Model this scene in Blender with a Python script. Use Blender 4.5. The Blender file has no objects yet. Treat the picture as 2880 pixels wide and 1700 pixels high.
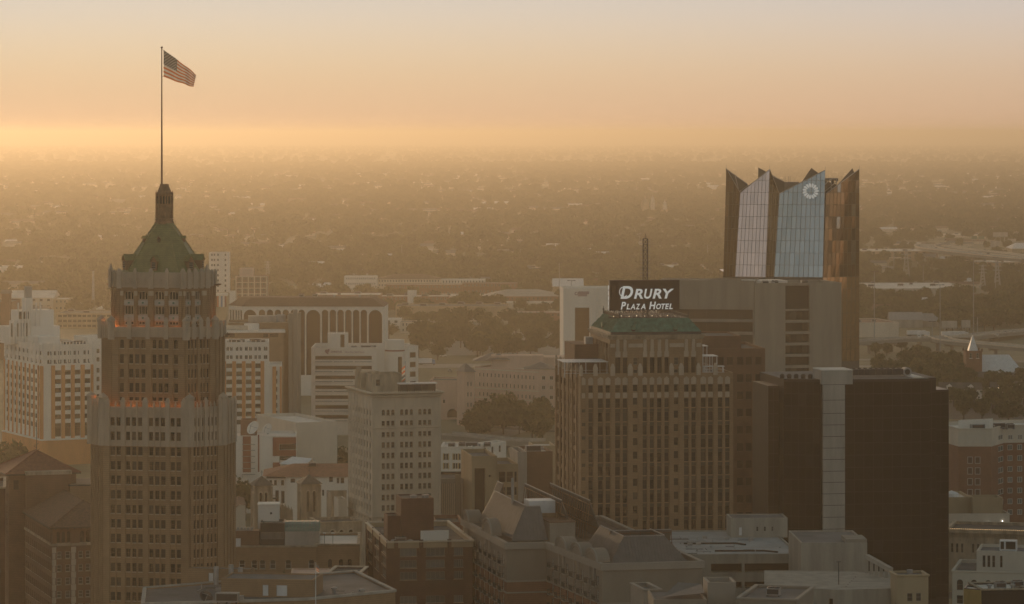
import bpy, math, random
import numpy as np
from mathutils import Vector, Matrix
R = math.radians
# ---------------------------------------------------------------- camera
F = 10000.0      # focal length in photograph pixels (2880 wide)
EYE = 376.0      # photograph row of the eye level
H = 140.0        # camera height in metres
sc = bpy.context.scene
cam = bpy.data.cameras.new('camera'); camo = bpy.data.objects.new('camera', cam); sc.collection.objects.link(camo)
camo.location = (0, 0, H); camo.rotation_euler = (math.pi/2, 0, 0)
cam.sensor_width = 36; cam.lens = 36*F/2880; cam.shift_y = -(850-EYE)/2880
cam.clip_start = 1; cam.clip_end = 200000
sc.camera = camo
# ---------------------------------------------------------------- sky and sun
SUN_AZ, SUN_EL = R(14), R(3.5)         # left of the view axis, above the horizon
w = bpy.data.worlds.new('World'); sc.world = w; w.use_nodes = True
nt = w.node_tree; N = nt.nodes; L = nt.links
bg = N['Background']
sky = N.new('ShaderNodeTexSky'); sky.sky_type = 'NISHITA'; sky.sun_disc = False
sky.sun_elevation = SUN_EL; sky.sun_rotation = -SUN_AZ
sky.altitude = 200; sky.air_density = 1.4; sky.dust_density = 2.5; sky.ozone_density = 2.0
sk = N.new('ShaderNodeVectorMath'); sk.operation = 'SCALE'; sk.inputs['Scale'].default_value = 0.30
tint = N.new('ShaderNodeMix'); tint.data_type = 'RGBA'; tint.blend_type = 'MULTIPLY'; tint.inputs['Factor'].default_value = 1; tint.inputs['B'].default_value = (1, .82, .62, 1)
L.new(sky.outputs[0], tint.inputs['A']); L.new(tint.outputs['Result'], sk.inputs[0])
tc = N.new('ShaderNodeTexCoord'); sep = N.new('ShaderNodeSeparateXYZ'); L.new(tc.outputs['Generated'], sep.inputs[0])
el = N.new('ShaderNodeMath'); el.operation = 'ARCSINE'; L.new(sep.outputs[2], el.inputs[0])
e10 = N.new('ShaderNodeMapRange'); L.new(el.outputs[0], e10.inputs['Value'])
e10.inputs['From Min'].default_value = 0; e10.inputs['From Max'].default_value = R(10)
def ramp(stops):
    r = N.new('ShaderNodeValToRGB'); L.new(e10.outputs[0], r.inputs[0]); r.color_ramp.interpolation = 'B_SPLINE'
    while len(r.color_ramp.elements) < len(stops): r.color_ramp.elements.new(.5)
    for e, (p, c) in zip(r.color_ramp.elements, stops): e.position = p; e.color = (*c, 1)
    return r
warm = ramp([(0, (.74, .47, .30)), (.045, (.74, .49, .30)), (.12, (.77, .58, .36)), (.21, (.72, .63, .52)), (.45, (.55, .53, .50)), (1, (.36, .37, .40))])
cool = ramp([(0, (.56, .37, .26)), (.045, (.58, .39, .27)), (.12, (.60, .44, .33)), (.21, (.58, .52, .49)), (.45, (.46, .45, .46)), (1, (.30, .31, .35))])
# away from the sun the afterglow cools and dims
sd = N.new('ShaderNodeVectorMath'); sd.operation = 'DOT_PRODUCT'; L.new(tc.outputs['Generated'], sd.inputs[0])
sd.inputs[1].default_value = (-math.sin(SUN_AZ), math.cos(SUN_AZ), 0)
az = N.new('ShaderNodeMapRange'); L.new(sd.outputs['Value'], az.inputs['Value'])
az.inputs['From Min'].default_value = math.cos(R(27)); az.inputs['From Max'].default_value = math.cos(R(8))
mx = N.new('ShaderNodeMix'); mx.data_type = 'RGBA'; L.new(az.outputs[0], mx.inputs['Factor'])
L.new(cool.outputs[0], mx.inputs['A']); L.new(warm.outputs[0], mx.inputs['B'])
dim = N.new('ShaderNodeMapRange'); L.new(sd.outputs['Value'], dim.inputs['Value'])
dim.inputs['From Min'].default_value = -1; dim.inputs['From Max'].default_value = .8
dim.inputs['To Min'].default_value = 1.0; dim.inputs['To Max'].default_value = 1
gl = N.new('ShaderNodeVectorMath'); gl.operation = 'SCALE'; L.new(mx.outputs['Result'], gl.inputs[0]); L.new(dim.outputs[0], gl.inputs['Scale'])
hi = N.new('ShaderNodeMapRange'); L.new(el.outputs[0], hi.inputs['Value']); hi.interpolation_type = 'SMOOTHSTEP'
hi.inputs['From Min'].default_value = R(4); hi.inputs['From Max'].default_value = R(25)
mix = N.new('ShaderNodeMix'); mix.data_type = 'RGBA'; L.new(hi.outputs[0], mix.inputs['Factor'])
L.new(gl.outputs[0], mix.inputs['A']); L.new(sk.outputs[0], mix.inputs['B'])
L.new(mix.outputs['Result'], bg.inputs[0]); bg.inputs[1].default_value = 1.0
sl = bpy.data.lights.new('sun', 'SUN'); sl.energy = 0.72; sl.angle = R(.8); sl.color = (1, .66, .36)
so = bpy.data.objects.new('sun', sl); sc.collection.objects.link(so)
so.rotation_euler = Vector((-math.sin(SUN_AZ)*math.cos(SUN_EL), math.cos(SUN_AZ)*math.cos(SUN_EL), math.sin(SUN_EL))).to_track_quat('Z', 'Y').to_euler()
vs = sc.view_settings; vs.view_transform = 'Standard'; vs.look = 'None'; vs.exposure = 0.05; vs.gamma = 1
sc.cycles.use_denoising = True
sc.cycles.max_bounces = 6; sc.cycles.diffuse_bounces = 2; sc.cycles.glossy_bounces = 3; sc.cycles.volume_bounces = 0
HAZE = dict(density=9.6e-5, g=.70, color=(.97, .86, .67))
# ---------------------------------------------------------------- helpers
rnd = random.Random(7)
COL = sc.collection
def X(px, Y): return (px-1440)/F*Y
def Z(py, Y): return H-(py-EYE)/F*Y
def GY(py, z=0): return (H-z)*F/(py-EYE)          # distance of a point at height z seen in photograph row py
class MB:
    def __init__(s): s.v = []; s.f = []; s.m = []
    def face(s, pts, m=0):
        n = len(s.v); s.v += [tuple(p) for p in pts]; s.f.append(tuple(range(n, n+len(pts)))); s.m.append(m)
    def box(s, x0, x1, y0, y1, z0, z1, m=0):
        if x0 > x1: x0, x1 = x1, x0
        if y0 > y1: y0, y1 = y1, y0
        n = len(s.v); s.v += [(x, y, z) for z in (z0, z1) for y in (y0, y1) for x in (x0, x1)]
        for f in ((0,2,3,1),(4,5,7,6),(0,1,5,4),(2,6,7,3),(0,4,6,2),(1,3,7,5)): s.f.append(tuple(n+i for i in f)); s.m.append(m)
    def loft(s, A, B, m=0, top=True, bottom=False, mt=None):
        n = len(A)
        for i in range(n): s.face((A[i], A[(i+1) % n], B[(i+1) % n], B[i]), m)
        if top: s.face(B, m if mt is None else mt)
        if bottom: s.face(A[::-1], m)
    def prism(s, poly, z0, z1, m=0, mt=None, bottom=False):
        s.loft([(x, y, z0) for x, y in poly], [(x, y, z1) for x, y in poly], m, True, bottom, mt)
    def tube(s, p, q, r, n=6, m=0, r2=None, cap=True):
        p = Vector(p); q = Vector(q); d = (q-p).normalized(); r2 = r if r2 is None else r2
        a = d.orthogonal().normalized(); b = d.cross(a)
        A = [p+(a*math.cos(t)+b*math.sin(t))*r for t in [2*math.pi*i/n for i in range(n)]]
        B_ = [q+(a*math.cos(t)+b*math.sin(t))*r2 for t in [2*math.pi*i/n for i in range(n)]]
        s.loft(A, B_, m, cap, cap)
    def bar(s, p, q, wd, m=0): s.tube(p, q, wd*.7071, 4, m)
    def lathe(s, prof, n=12, c=(0, 0), m=0):
        for (r0, z0), (r1, z1) in zip(prof, prof[1:]):
            for i in range(n):
                a, b = 2*math.pi*i/n, 2*math.pi*(i+1)/n
                s.face([(c[0]+r*math.cos(t), c[1]+r*math.sin(t), z) for r, t, z in ((r0, a, z0), (r0, b, z0), (r1, b, z1), (r1, a, z1))], m)
    def mesh(s, name, mats):
        me = bpy.data.meshes.new(name); me.from_pydata(s.v, [], s.f)
        for m in (mats if isinstance(mats, (list, tuple)) else [mats]): me.materials.append(m)
        if any(s.m): me.polygons.foreach_set('material_index', s.m)
        return me
def link(name, data, parent=None, loc=(0, 0, 0), rz=0, sc_=None):
    o = bpy.data.objects.new(name, data); COL.objects.link(o); o.location = loc; o.rotation_euler = (0, 0, rz)
    if parent is not None: o.parent = parent
    if sc_: o.scale = sc_ if isinstance(sc_, tuple) else (sc_,)*3
    return o
def part(name, mb, mats, parent, loc=(0, 0, 0), rz=0, label=None, kind=None):
    o = link(name, mb.mesh(name, mats), parent, loc, rz)
    if label: o['label'] = label
    if kind: o['kind'] = kind
    return o
def tag(o, label, cat, group=None):
    o['label'] = label; o['category'] = cat
    if group: o['group'] = group
    return o
def thing(name, label, cat, loc=(0, 0, 0), rz=0, group=None): return tag(link(name, None, None, loc, rz), label, cat, group)
def copy_thing(o, loc, rz=0, label=None, scl=None):
    c = o.copy(); COL.objects.link(c); c.location = loc; c.rotation_euler = (0, 0, rz)
    if label: c['label'] = label
    if scl: c.scale = scl if isinstance(scl, tuple) else (scl,)*3
    for ch in o.children:
        d = ch.copy(); COL.objects.link(d); d.parent = c
        for g in ch.children: e = g.copy(); COL.objects.link(e); e.parent = d
    return c
def inset(poly, t):
    out = []; n = len(poly)
    for i in range(n):
        p0, p1, p2 = Vector(poly[i-1]), Vector(poly[i]), Vector(poly[(i+1) % n])
        d1 = (p1-p0).normalized(); d2 = (p2-p1).normalized()
        n1 = Vector((-d1.y, d1.x)); n2 = Vector((-d2.y, d2.x))
        b = n1+n2; k = t/max(.2, 1+n1.dot(n2))
        out.append((p1.x+b.x*k, p1.y+b.y*k))
    return out
def rect(w_, d_, x=0, y=0): return [(x, y), (x+w_, y), (x+w_, y+d_), (x, y+d_)]
# ---------------------------------------------------------------- materials
MATS = {}
def mat(name, c, rough=.85, var=.18, scale=.25, bump=0., bscale=3., metal=0., streak=0., c2=None, spec=.5, courses=0.):
    if name in MATS: return MATS[name]
    m = bpy.data.materials.new(name); m.use_nodes = True; t = m.node_tree; b = t.nodes['Principled BSDF']; MATS[name] = m
    b.inputs['Roughness'].default_value = rough; b.inputs['Metallic'].default_value = metal; b.inputs['Specular IOR Level'].default_value = spec
    g = t.nodes.new('ShaderNodeNewGeometry')
    n = t.nodes.new('ShaderNodeTexNoise'); n.inputs['Scale'].default_value = scale; n.inputs['Detail'].default_value = 6; n.inputs['Roughness'].default_value = .65
    mp = t.nodes.new('ShaderNodeMapping'); t.links.new(g.outputs['Position'], mp.inputs[0]); t.links.new(mp.outputs[0], n.inputs['Vector'])
    if streak: mp.inputs['Scale'].default_value = (1, 1, streak)
    cr = t.nodes.new('ShaderNodeValToRGB'); t.links.new(n.outputs['Fac'], cr.inputs[0])
    lo = c2 or tuple(x*(1-var*1.3) for x in c); hi_ = c if c2 else tuple(min(1, x*(1+var)) for x in c)
    cr.color_ramp.elements[0].position = .30; cr.color_ramp.elements[0].color = (*lo, 1)
    cr.color_ramp.elements[1].position = .70; cr.color_ramp.elements[1].color = (*hi_, 1)
    out = cr.outputs[0]
    if courses:                      # fine horizontal joints
        sx = t.nodes.new('ShaderNodeSeparateXYZ'); t.links.new(g.outputs['Position'], sx.inputs[0])
        f1 = t.nodes.new('ShaderNodeMath'); f1.operation = 'DIVIDE'; t.links.new(sx.outputs[2], f1.inputs[0]); f1.inputs[1].default_value = courses
        f2 = t.nodes.new('ShaderNodeMath'); f2.operation = 'FRACT'; t.links.new(f1.outputs[0], f2.inputs[0])
        f3 = t.nodes.new('ShaderNodeMath'); f3.operation = 'GREATER_THAN'; t.links.new(f2.outputs[0], f3.inputs[0]); f3.inputs[1].default_value = .88
        mm = t.nodes.new('ShaderNodeMix'); mm.data_type = 'RGBA'; t.links.new(f3.outputs[0], mm.inputs['Factor']); t.links.new(out, mm.inputs['A'])
        mm.inputs['B'].default_value = (*[x*.6 for x in c], 1); out = mm.outputs['Result']
    t.links.new(out, b.inputs['Base Color'])
    if bump:
        n2 = t.nodes.new('ShaderNodeTexNoise'); n2.inputs['Scale'].default_value = bscale; n2.inputs['Detail'].default_value = 4
        t.links.new(g.outputs['Position'], n2.inputs['Vector'])
        bp = t.nodes.new('ShaderNodeBump'); bp.inputs['Strength'].default_value = bump; bp.inputs['Distance'].default_value = .3
        t.links.new(n2.outputs['Fac'], bp.inputs['Height']); t.links.new(bp.outputs[0], b.inputs['Normal'])
    return m
def glass(name, c, blind=(.35, .33, .30), share=.22, rough=.08, spec=.6):
    """window glass over a dark room; some windows have pale blinds down"""
    if name in MATS: return MATS[name]
    m = bpy.data.materials.new(name); m.use_nodes = True; t = m.node_tree; b = t.nodes['Principled BSDF']; MATS[name] = m
    oi = t.nodes.new('ShaderNodeObjectInfo'); cr = t.nodes.new('ShaderNodeValToRGB'); t.links.new(oi.outputs['Random'], cr.inputs[0])
    cr.color_ramp.interpolation = 'CONSTANT'; e = cr.color_ramp.elements; e[0].color = (*c, 1)
    e[1].position = 1-share; e[1].color = (*[a*.45+q*.3 for a, q in zip(blind, c)], 1)
    e2 = e.new(1-share*.35); e2.color = (*[a*.7 for a in blind], 1); e3 = e.new(.4); e3.color = (*[x*1.7 for x in c], 1)
    t.links.new(cr.outputs[0], b.inputs['Base Color'])
    b.inputs['Roughness'].default_value = rough; b.inputs['Specular IOR Level'].default_value = spec
    return m
def emit(name, c, s):
    m = bpy.data.materials.new(name); m.use_nodes = True; b = m.node_tree.nodes['Principled BSDF']
    b.inputs['Base Color'].default_value = (*c, 1); b.inputs['Emission Color'].default_value = (*c, 1); b.inputs['Emission Strength'].default_value = s; return m
mat('brick_tan', (.32, .205, .12), .9, .14, .35, .25, 4, courses=.45)
mat('brick_brown', (.19, .105, .065), .9, .16, .35, .25, 4, courses=.45)
mat('brick_red', (.105, .045, .032), .9, .18, .4, .2, 4, courses=.5)
mat('brick_red_light', (.25, .12, .075), .9, .18, .4, .2, 4, courses=.5)
mat('terracotta', (.46, .37, .285), .8, .16, .4, .3, 3, streak=.3)
mat('limestone', (.58, .50, .40), .85, .12, .3, .2, 3, streak=.35)
mat('limestone_weathered', (.42, .34, .25), .9, .35, .5, .4, 2, streak=.25)
mat('concrete', (.30, .265, .22), .9, .14, .25, .3, 4, streak=.12)
mat('concrete_pale', (.42, .39, .35), .9, .2, .3, .2, 3, streak=.15)
mat('stucco_white', (.80, .75, .68), .85, .07, .12, .05, 3, streak=.3)
mat('stucco_cream', (.62, .55, .46), .88, .10, .15, .1, 3, streak=.25)
mat('stucco_tan', (.40, .31, .20), .88, .12, .2, .1, 3, streak=.25)
mat('stucco_pink', (.60, .44, .36), .88, .10, .2, .1, 3, streak=.3)
mat('orange_panel', (.60, .27, .10), .85, .10, .3, 0, 3, streak=.3)
mat('red_panel', (.26, .07, .04), .7, .12, .3)
mat('yellow_panel', (.55, .38, .14), .8, .10, .3)
mat('roof_gravel', (.125, .12, .115), .95, .35, .15, .3, 6)
mat('roof_grey', (.15, .15, .152), .9, .25, .12, .1, 4)
mat('roof_white', (.72, .68, .62), .8, .18, .08)
mat('roof_dark', (.08, .078, .075), .9, .3, .15)
mat('copper_green', (.085, .21, .15), .6, .35, .8, .2, 3, metal=.0)
mat('tile_green', (.19, .205, .085), .38, .22, .7, .4, 5, courses=.42)
mat('tile_red', (.22, .085, .05), .8, .30, 1.2, .5, 5)
mat('tile_orange', (.33, .145, .085), .8, .22, .8, .4, 5)
mat('tile_brown', (.15, .085, .055), .85, .4, 1.5, .5, 5)
mat('metal_dark', (.055, .056, .058), .5, .2, .5, metal=.6)
mat('metal_roof_grey', (.15, .145, .14), .55, .15, .5, metal=.2)
mat('metal_grey', (.33, .33, .33), .5, .2, .5, metal=.4)
mat('metal_white', (.70, .70, .70), .5, .08, .5)
mat('bronze_stone', (.24, .145, .085), .75, .3, .8, .3, 3)
mat('pole_brown', (.20, .09, .055), .5, .1, 1)
mat('sign_maroon', (.045, .022, .017), .6, .15, 1)
mat('sign_white', (.82, .80, .76), .6, .04, 1)
mat('frame_white', (.62, .60, .56), .6, .05, 1)
mat('frame_brown', (.075, .055, .04), .6, .1, 1)
mat('frame_grey', (.30, .28, .25), .6, .1, 1)
mat('soffit_dark', (.02, .017, .014), .8, .1, 1)
mat('asphalt', (.055, .053, .05), .95, .25, .05, .1, 8)
mat('concrete_road', (.30, .275, .24), .9, .15, .06)
mat('paint_white', (.75, .74, .70), .8, .1, .5)
mat('bark', (.075, .055, .04), .95, .3, 3)
G_dark = glass('glass_dark', (.014, .012, .011), share=.18, blind=(.11, .095, .08))
G_mid = glass('glass_mid', (.03, .028, .025), share=.3, blind=(.16, .145, .13))
G_blue = glass('glass_blue', (.085, .095, .095), share=.35, blind=(.30, .31, .31))
G_bronze = glass('glass_bronze', (.045, .022, .010), share=.1, blind=(.12, .07, .04), rough=.14, spec=.3)
G_black = glass('glass_black', (.006, .006, .006), share=.06, blind=(.03, .03, .03), rough=.12, spec=.15)
# window styles: glass, frame material, frame width, vertical and horizontal glazing bars
WS = {'dark': (G_dark, 'frame_brown', .07, 0, 1), 'darkbare': (G_dark, None, 0, 0, 0), 'sash': (G_mid, 'frame_white', .10, 0, 1),
      'mid': (G_mid, 'frame_grey', .08, 0, 1), 'pair': (G_mid, 'frame_white', .12, 1, 0), 'blue': (G_blue, 'frame_grey', .1, 3, 0),
      'bronze': (G_bronze, 'frame_brown', .1, 0, 6), 'band': (G_bronze, 'frame_brown', .08, 9, 0), 'banddark': (G_dark, 'frame_brown', .08, 7, 0),
      'three': (G_dark, 'terracotta', .22, 2, 0), 'black': (G_black, None, 0, 0, 0), 'midd': (G_dark, 'frame_brown', .07, 0, 1), 'blueframe': (G_blue, 'frame_white', .16, 1, 0),
      'french': (G_dark, 'frame_white', .09, 1, 2), 'blank': ('brick_red', 'frame_white', .16, 0, 0), 'blankc': ('stucco_cream', 'frame_white', .1, 0, 0),
      'void': ('soffit_dark', None, 0, 0, 0), 'door': ('metal_white', 'frame_grey', .08, 0, 0)}
WM = {}
def wmesh(w_, h_, st):
    k = (round(w_, 1), round(h_, 1), st)
    if k in WM: return WM[k]
    gm, fm, fw, nx, nz = WS[st]; mb = MB(); a = w_/2+.06
    mb.face([(-a, 0, -.06), (a, 0, -.06), (a, 0, h_+.06), (-a, 0, h_+.06)], 0)
    if fm:
        y0, y1 = -.09, .01
        mb.box(-w_/2-.03, -w_/2+fw, y0, y1, -.03, h_, 1); mb.box(w_/2-fw, w_/2+.03, y0, y1, -.03, h_, 1)
        mb.box(-w_/2+fw, w_/2-fw, y0, y1, -.03, fw, 1); mb.box(-w_/2+fw, w_/2-fw, y0, y1, h_-fw, h_+.03, 1)
        for i in range(nx):
            x = -w_/2+w_*(i+1)/(nx+1); mb.box(x-fw*.35, x+fw*.35, y0+.02, y1, fw, h_-fw, 1)
        for i in range(nz):
            z = h_*(i+1)/(nz+1); mb.box(-w_/2+fw, w_/2-fw, y0+.03, y1, z-fw*.35, z+fw*.35, 1)
    WM[k] = mb.mesh('window', [MATS[gm] if isinstance(gm, str) else gm]+([MATS[fm]] if fm else [])); return WM[k]
SILL = {}
def rows(ztop, pitch, n, h): return [(ztop-i*pitch-h, ztop-i*pitch) for i in range(n)]
def grid(cols, rws, arch=False): return [(a, b, c, d, arch) for c, d in rws for a, b in cols]
def spaced(a, b, n, frac=.5):
    w_ = (b-a)/n; return [(a+w_*(i+.5-frac/2), a+w_*(i+.5+frac/2)) for i in range(n)]
class Bld:
    CAP = 296
    def __init__(s, name, label, cat, px, Y, ang=0, group=None):
        s.a = R(ang); s.Y = Y; s.o = thing(name, label, cat, (X(px, Y), Y, 0), s.a, group); s.n = 0; s.extra = MB(); s.extram = []
        s.c, s.s_ = math.cos(s.a), math.sin(s.a); s.x = X(px, Y)
    def w2(s, p): return (s.x+p[0]*s.c-p[1]*s.s_, s.Y+p[0]*s.s_+p[1]*s.c)
    def z(s, py, p=(0, 0)): return Z(py, s.w2(p)[1])
    def l(s, px, p=(0, 0), d=(1, 0)):
        """length along local direction d from local point p that reaches photograph column px"""
        P = s.w2(p); D = (d[0]*s.c-d[1]*s.s_, d[0]*s.s_+d[1]*s.c); k = (px-1440)/F
        return (k*P[1]-P[0])/(D[0]-k*D[1])
    def cols(s, prs, p=(0, 0), d=(1, 0)):
        r = [tuple(sorted((s.l(a, p, d), s.l(b, p, d)))) for a, b in prs]; return sorted(r)
    def part(s, name, mb, m, parent=None, label=None, kind=None):
        ms = [MATS[q] if isinstance(q, str) else q for q in (m if isinstance(m, (list, tuple)) else [m])]
        return part(name, mb, ms, parent or s.o, label=label, kind=kind)
    def window(s, p, ang, w_, h_, st, z, parent=None, name='window'):
        if s.n >= s.CAP:
            me = wmesh(w_, h_, st); n0 = len(s.extra.v); c, sn = math.cos(ang), math.sin(ang)
            s.extra.v += [(p[0]+v.co.x*c-v.co.y*sn, p[1]+v.co.x*sn+v.co.y*c, z+v.co.z) for v in me.vertices]
            for q in me.polygons:
                mm = me.materials[q.material_index]
                if mm not in s.extram: s.extram.append(mm)
                s.extra.f.append(tuple(n0+i for i in q.vertices)); s.extra.m.append(s.extram.index(mm))
            return
        s.n += 1; return link(name, wmesh(w_, h_, st), parent or s.o, (p[0], p[1], z), ang)
    def done(s):
        if s.extra.f:
            o = link('window_rows', s.extra.mesh('window_rows', s.extram), s.o); o['kind'] = 'stuff'
    def mass(s, poly, z0, z1, wm, sides=None, depth=.3, roof='roof_gravel', par=.9, th=.4, name='wall', coping=None, cop_h=.35, cop_o=.25, sill=None):
        """one block: walls with real openings, a parapet and a flat roof behind it"""
        sides = sides or {}; mb = MB(); n = len(poly); sl = MB()
        for i in range(n):
            p0, p1 = Vector(poly[i]), Vector(poly[(i+1) % n]); d = p1-p0; Ln = d.length; d.normalize(); nn = Vector((d.y, -d.x)); ang = math.atan2(d.y, d.x)
            ops = []
            for grp, st in sides.get(i, []):
                for g in grp: ops.append((*g[:4], (g[4] if len(g) > 4 else False), st))
            ops = [o for o in ops if o[0] > .02 and o[1] < Ln-.02 and o[2] > z0 and o[3] < z1]
            P = lambda u, z, dd=0: (p0.x+d.x*u-nn.x*dd, p0.y+d.y*u-nn.y*dd, z)
            zs = sorted({z0, z1} | {round(o[2], 4) for o in ops} | {round(o[3], 4) for o in ops})
            for za, zb in zip(zs, zs[1:]):
                if zb-za < 1e-4: continue
                cur = 0; zm = (za+zb)/2
                for o in sorted(o for o in ops if o[2] < zm < o[3]):
                    if o[0] > cur+1e-4: mb.face((P(cur, za), P(o[0], za), P(o[0], zb), P(cur, zb)))
                    cur = max(cur, o[1])
                if Ln > cur+1e-4: mb.face((P(cur, za), P(Ln, za), P(Ln, zb), P(cur, zb)))
            for u0, u1, a, b, arch, st in ops:
                if not arch:
                    mb.face((P(u0, b), P(u1, b), P(u1, b, depth), P(u0, b, depth)))
                    top = b
                else:
                    r = (u1-u0)/2; c = (u0+u1)/2; top = b-r; pts = [(c-r*math.cos(t), top+r*math.sin(t)) for t in [math.pi*k/10 for k in range(11)]]
                    for (ua, va), (ub, vb) in zip(pts, pts[1:]):
                        mb.face((P(ua, va), P(ub, vb), P(ub, b), P(ua, b))); mb.face((P(ua, va, depth), P(ub, vb, depth), P(ub, vb), P(ua, va)))
                mb.face((P(u0, a), P(u0, top), P(u0, top, depth), P(u0, a, depth)))
                mb.face((P(u1, a, depth), P(u1, top, depth), P(u1, top), P(u1, a)))
                mb.face((P(u0, a, depth), P(u1, a, depth), P(u1, a), P(u0, a)))
                q = P((u0+u1)/2, a, depth-.005); s.window((q[0], q[1]), ang, u1-u0, b-a, st, a)
                if sill:
                    A, B_ = P(u0-.12, a-.16, -.12), P(u1+.12, a-.16, 0); n0 = len(sl.v)
                    c4 = [P(u0-.12, 0, .02), P(u1+.12, 0, .02), P(u1+.12, 0, -.12), P(u0-.12, 0, -.12)]
                    sl.loft([(x, y, a-.17) for x, y, _ in c4][::-1], [(x, y, a-.004) for x, y, _ in c4][::-1], 0, True, True)
        inn = inset(poly, th); zr = z1-par
        mb.loft([(x, y, z1) for x, y in poly], [(x, y, z1+.003) for x, y in inn], 0, False)
        for i in range(n):
            a, b = inn[i], inn[(i+1) % n]; mb.face(((b[0], b[1], zr), (a[0], a[1], zr), (a[0], a[1], z1), (b[0], b[1], z1)))
        wall = s.part(name, mb, wm)
        if sill and sl.f: s.part('window_sills', sl, sill, wall, kind='stuff')
        rb = MB(); rb.face([(x, y, zr+.01) for x, y in inset(poly, th-.05)]); s.part('roof', rb, roof)
        if coping:
            cb = MB(); out = inset(poly, -cop_o); i2 = inset(poly, th+.08)
            cb.loft([(x, y, z1-cop_h) for x, y in poly], [(x, y, z1-cop_h+.12) for x, y in out], 0, False)
            cb.loft([(x, y, z1-cop_h+.12) for x, y in out], [(x, y, z1+.1) for x, y in out], 0, False)
            cb.loft([(x, y, z1+.1) for x, y in out], [(x, y, z1+.1) for x, y in i2], 0, False)
            for i in range(n):
                a, b = i2[i], i2[(i+1) % n]; cb.face(((b[0], b[1], z1-.2), (a[0], a[1], z1-.2), (a[0], a[1], z1+.1), (b[0], b[1], z1+.1)))
            s.part('cornice', cb, coping)
        return wall
    def pbox(s, name, m, x0, x1, y0, y1, z0, z1, parent=None, label=None):
        mb = MB(); mb.box(x0, x1, y0, y1, z0, z1); return s.part(name, mb, m, parent, label)
AC = {}
def acmesh(k):
    if k in AC: return AC[k]
    mb = MB()
    if k == 0:
        mb.box(-1.4, 1.4, -1, 1, .25, 1.7, 0); mb.box(-1.2, 1.2, -1.03, -1.0, .5, 1.5, 1); mb.lathe([(.0, 1.95), (.6, 1.95), (.7, 1.7)], 10, (-.6, 0), 1); mb.lathe([(.0, 1.95), (.6, 1.95), (.7, 1.7)], 10, (.7, 0), 1)
        mb.box(-1.3, -1.1, -.9, .9, 0, .25, 1); mb.box(1.1, 1.3, -.9, .9, 0, .25, 1)
    elif k == 1:
        mb.lathe([(.45, 0), (.45, .8), (.75, .9), (.75, 1.25), (.2, 1.45), (0, 1.45)], 12)
    else:
        mb.box(-2.4, 2.4, -1.1, 1.1, .3, 2.2, 0); mb.box(-2.2, 2.2, -1.13, -1.1, .6, 2.0, 1); mb.box(2.4, 3.4, -.6, .6, .6, 1.6, 0)
        for x in (-2, 0, 2): mb.box(x-.15, x+.15, -1, 1, 0, .3, 1)
    AC[k] = mb.mesh('air_handler', [MATS['metal_grey'], MATS['metal_dark']]); return AC[k]
def units(b, zr, spots):
    for x, y, k in spots: link(('air_conditioner', 'roof_vent', 'air_handler')[k], acmesh(k), b.o, (x, y, zr), rnd.uniform(-.1, .1))
def clutter(b, x0, x1, y0, y1, z, n, seed=1):
    """pipes, hatches and membrane patches on a near flat roof"""
    r = random.Random(seed)
    for k in range(n):
        x, y = r.uniform(x0, x1), r.uniform(y0, y1); c = k % 4; mb = MB()
        if c == 0:
            l_ = r.uniform(2, 7); a = r.choice((0, 1)); q = (x+l_*(1-a), y+l_*a); mb.tube((x, y, z+.25), (*q, z+.25), .09, 6)
            for f in (.1, .5, .9): px_, py_ = x+(q[0]-x)*f, y+(q[1]-y)*f; mb.box(px_-.12, px_+.12, py_-.12, py_+.12, z-.02, z+.2)
            b.part('roof_pipe', mb, 'metal_grey')
        elif c == 1: w_, d_ = r.uniform(1.5, 5), r.uniform(1, 4); mb.box(x, x+w_, y, y+d_, z-.03, z+.035+.004*(k % 7)); b.part('membrane_patch', mb, r.choice(['roof_dark', 'roof_gravel', 'roof_grey']))
        elif c == 2: mb.box(x, x+1.1, y, y+1.1, z-.02, z+.5); mb.box(x-.08, x+1.18, y-.08, y+1.18, z+.5, z+.58); b.part('roof_hatch', mb, 'metal_grey')
        else: mb.tube((x, y, z-.02), (x, y, z+r.uniform(.6, 1.4)), .1, 6); b.part('vent_pipe', mb, 'metal_grey')
def text_mesh(body, size, mats, name, parent, loc, rot, shear=0., bold=0., depth=.06, align='LEFT', space=1.0):
    cu = bpy.data.curves.new(name, 'FONT'); cu.body = body; cu.size = size; cu.shear = shear; cu.offset = bold; cu.extrude = depth; cu.align_x = align; cu.space_character = space
    o = bpy.data.objects.new(name, cu); COL.objects.link(o)
    me = bpy.data.meshes.new_from_object(o.evaluated_get(bpy.context.evaluated_depsgraph_get())); me.materials.clear(); me.materials.append(mats)
    bpy.data.objects.remove(o); bpy.data.curves.remove(cu)
    q = link(name, me, parent, loc); q.rotation_euler = rot; return q
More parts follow.
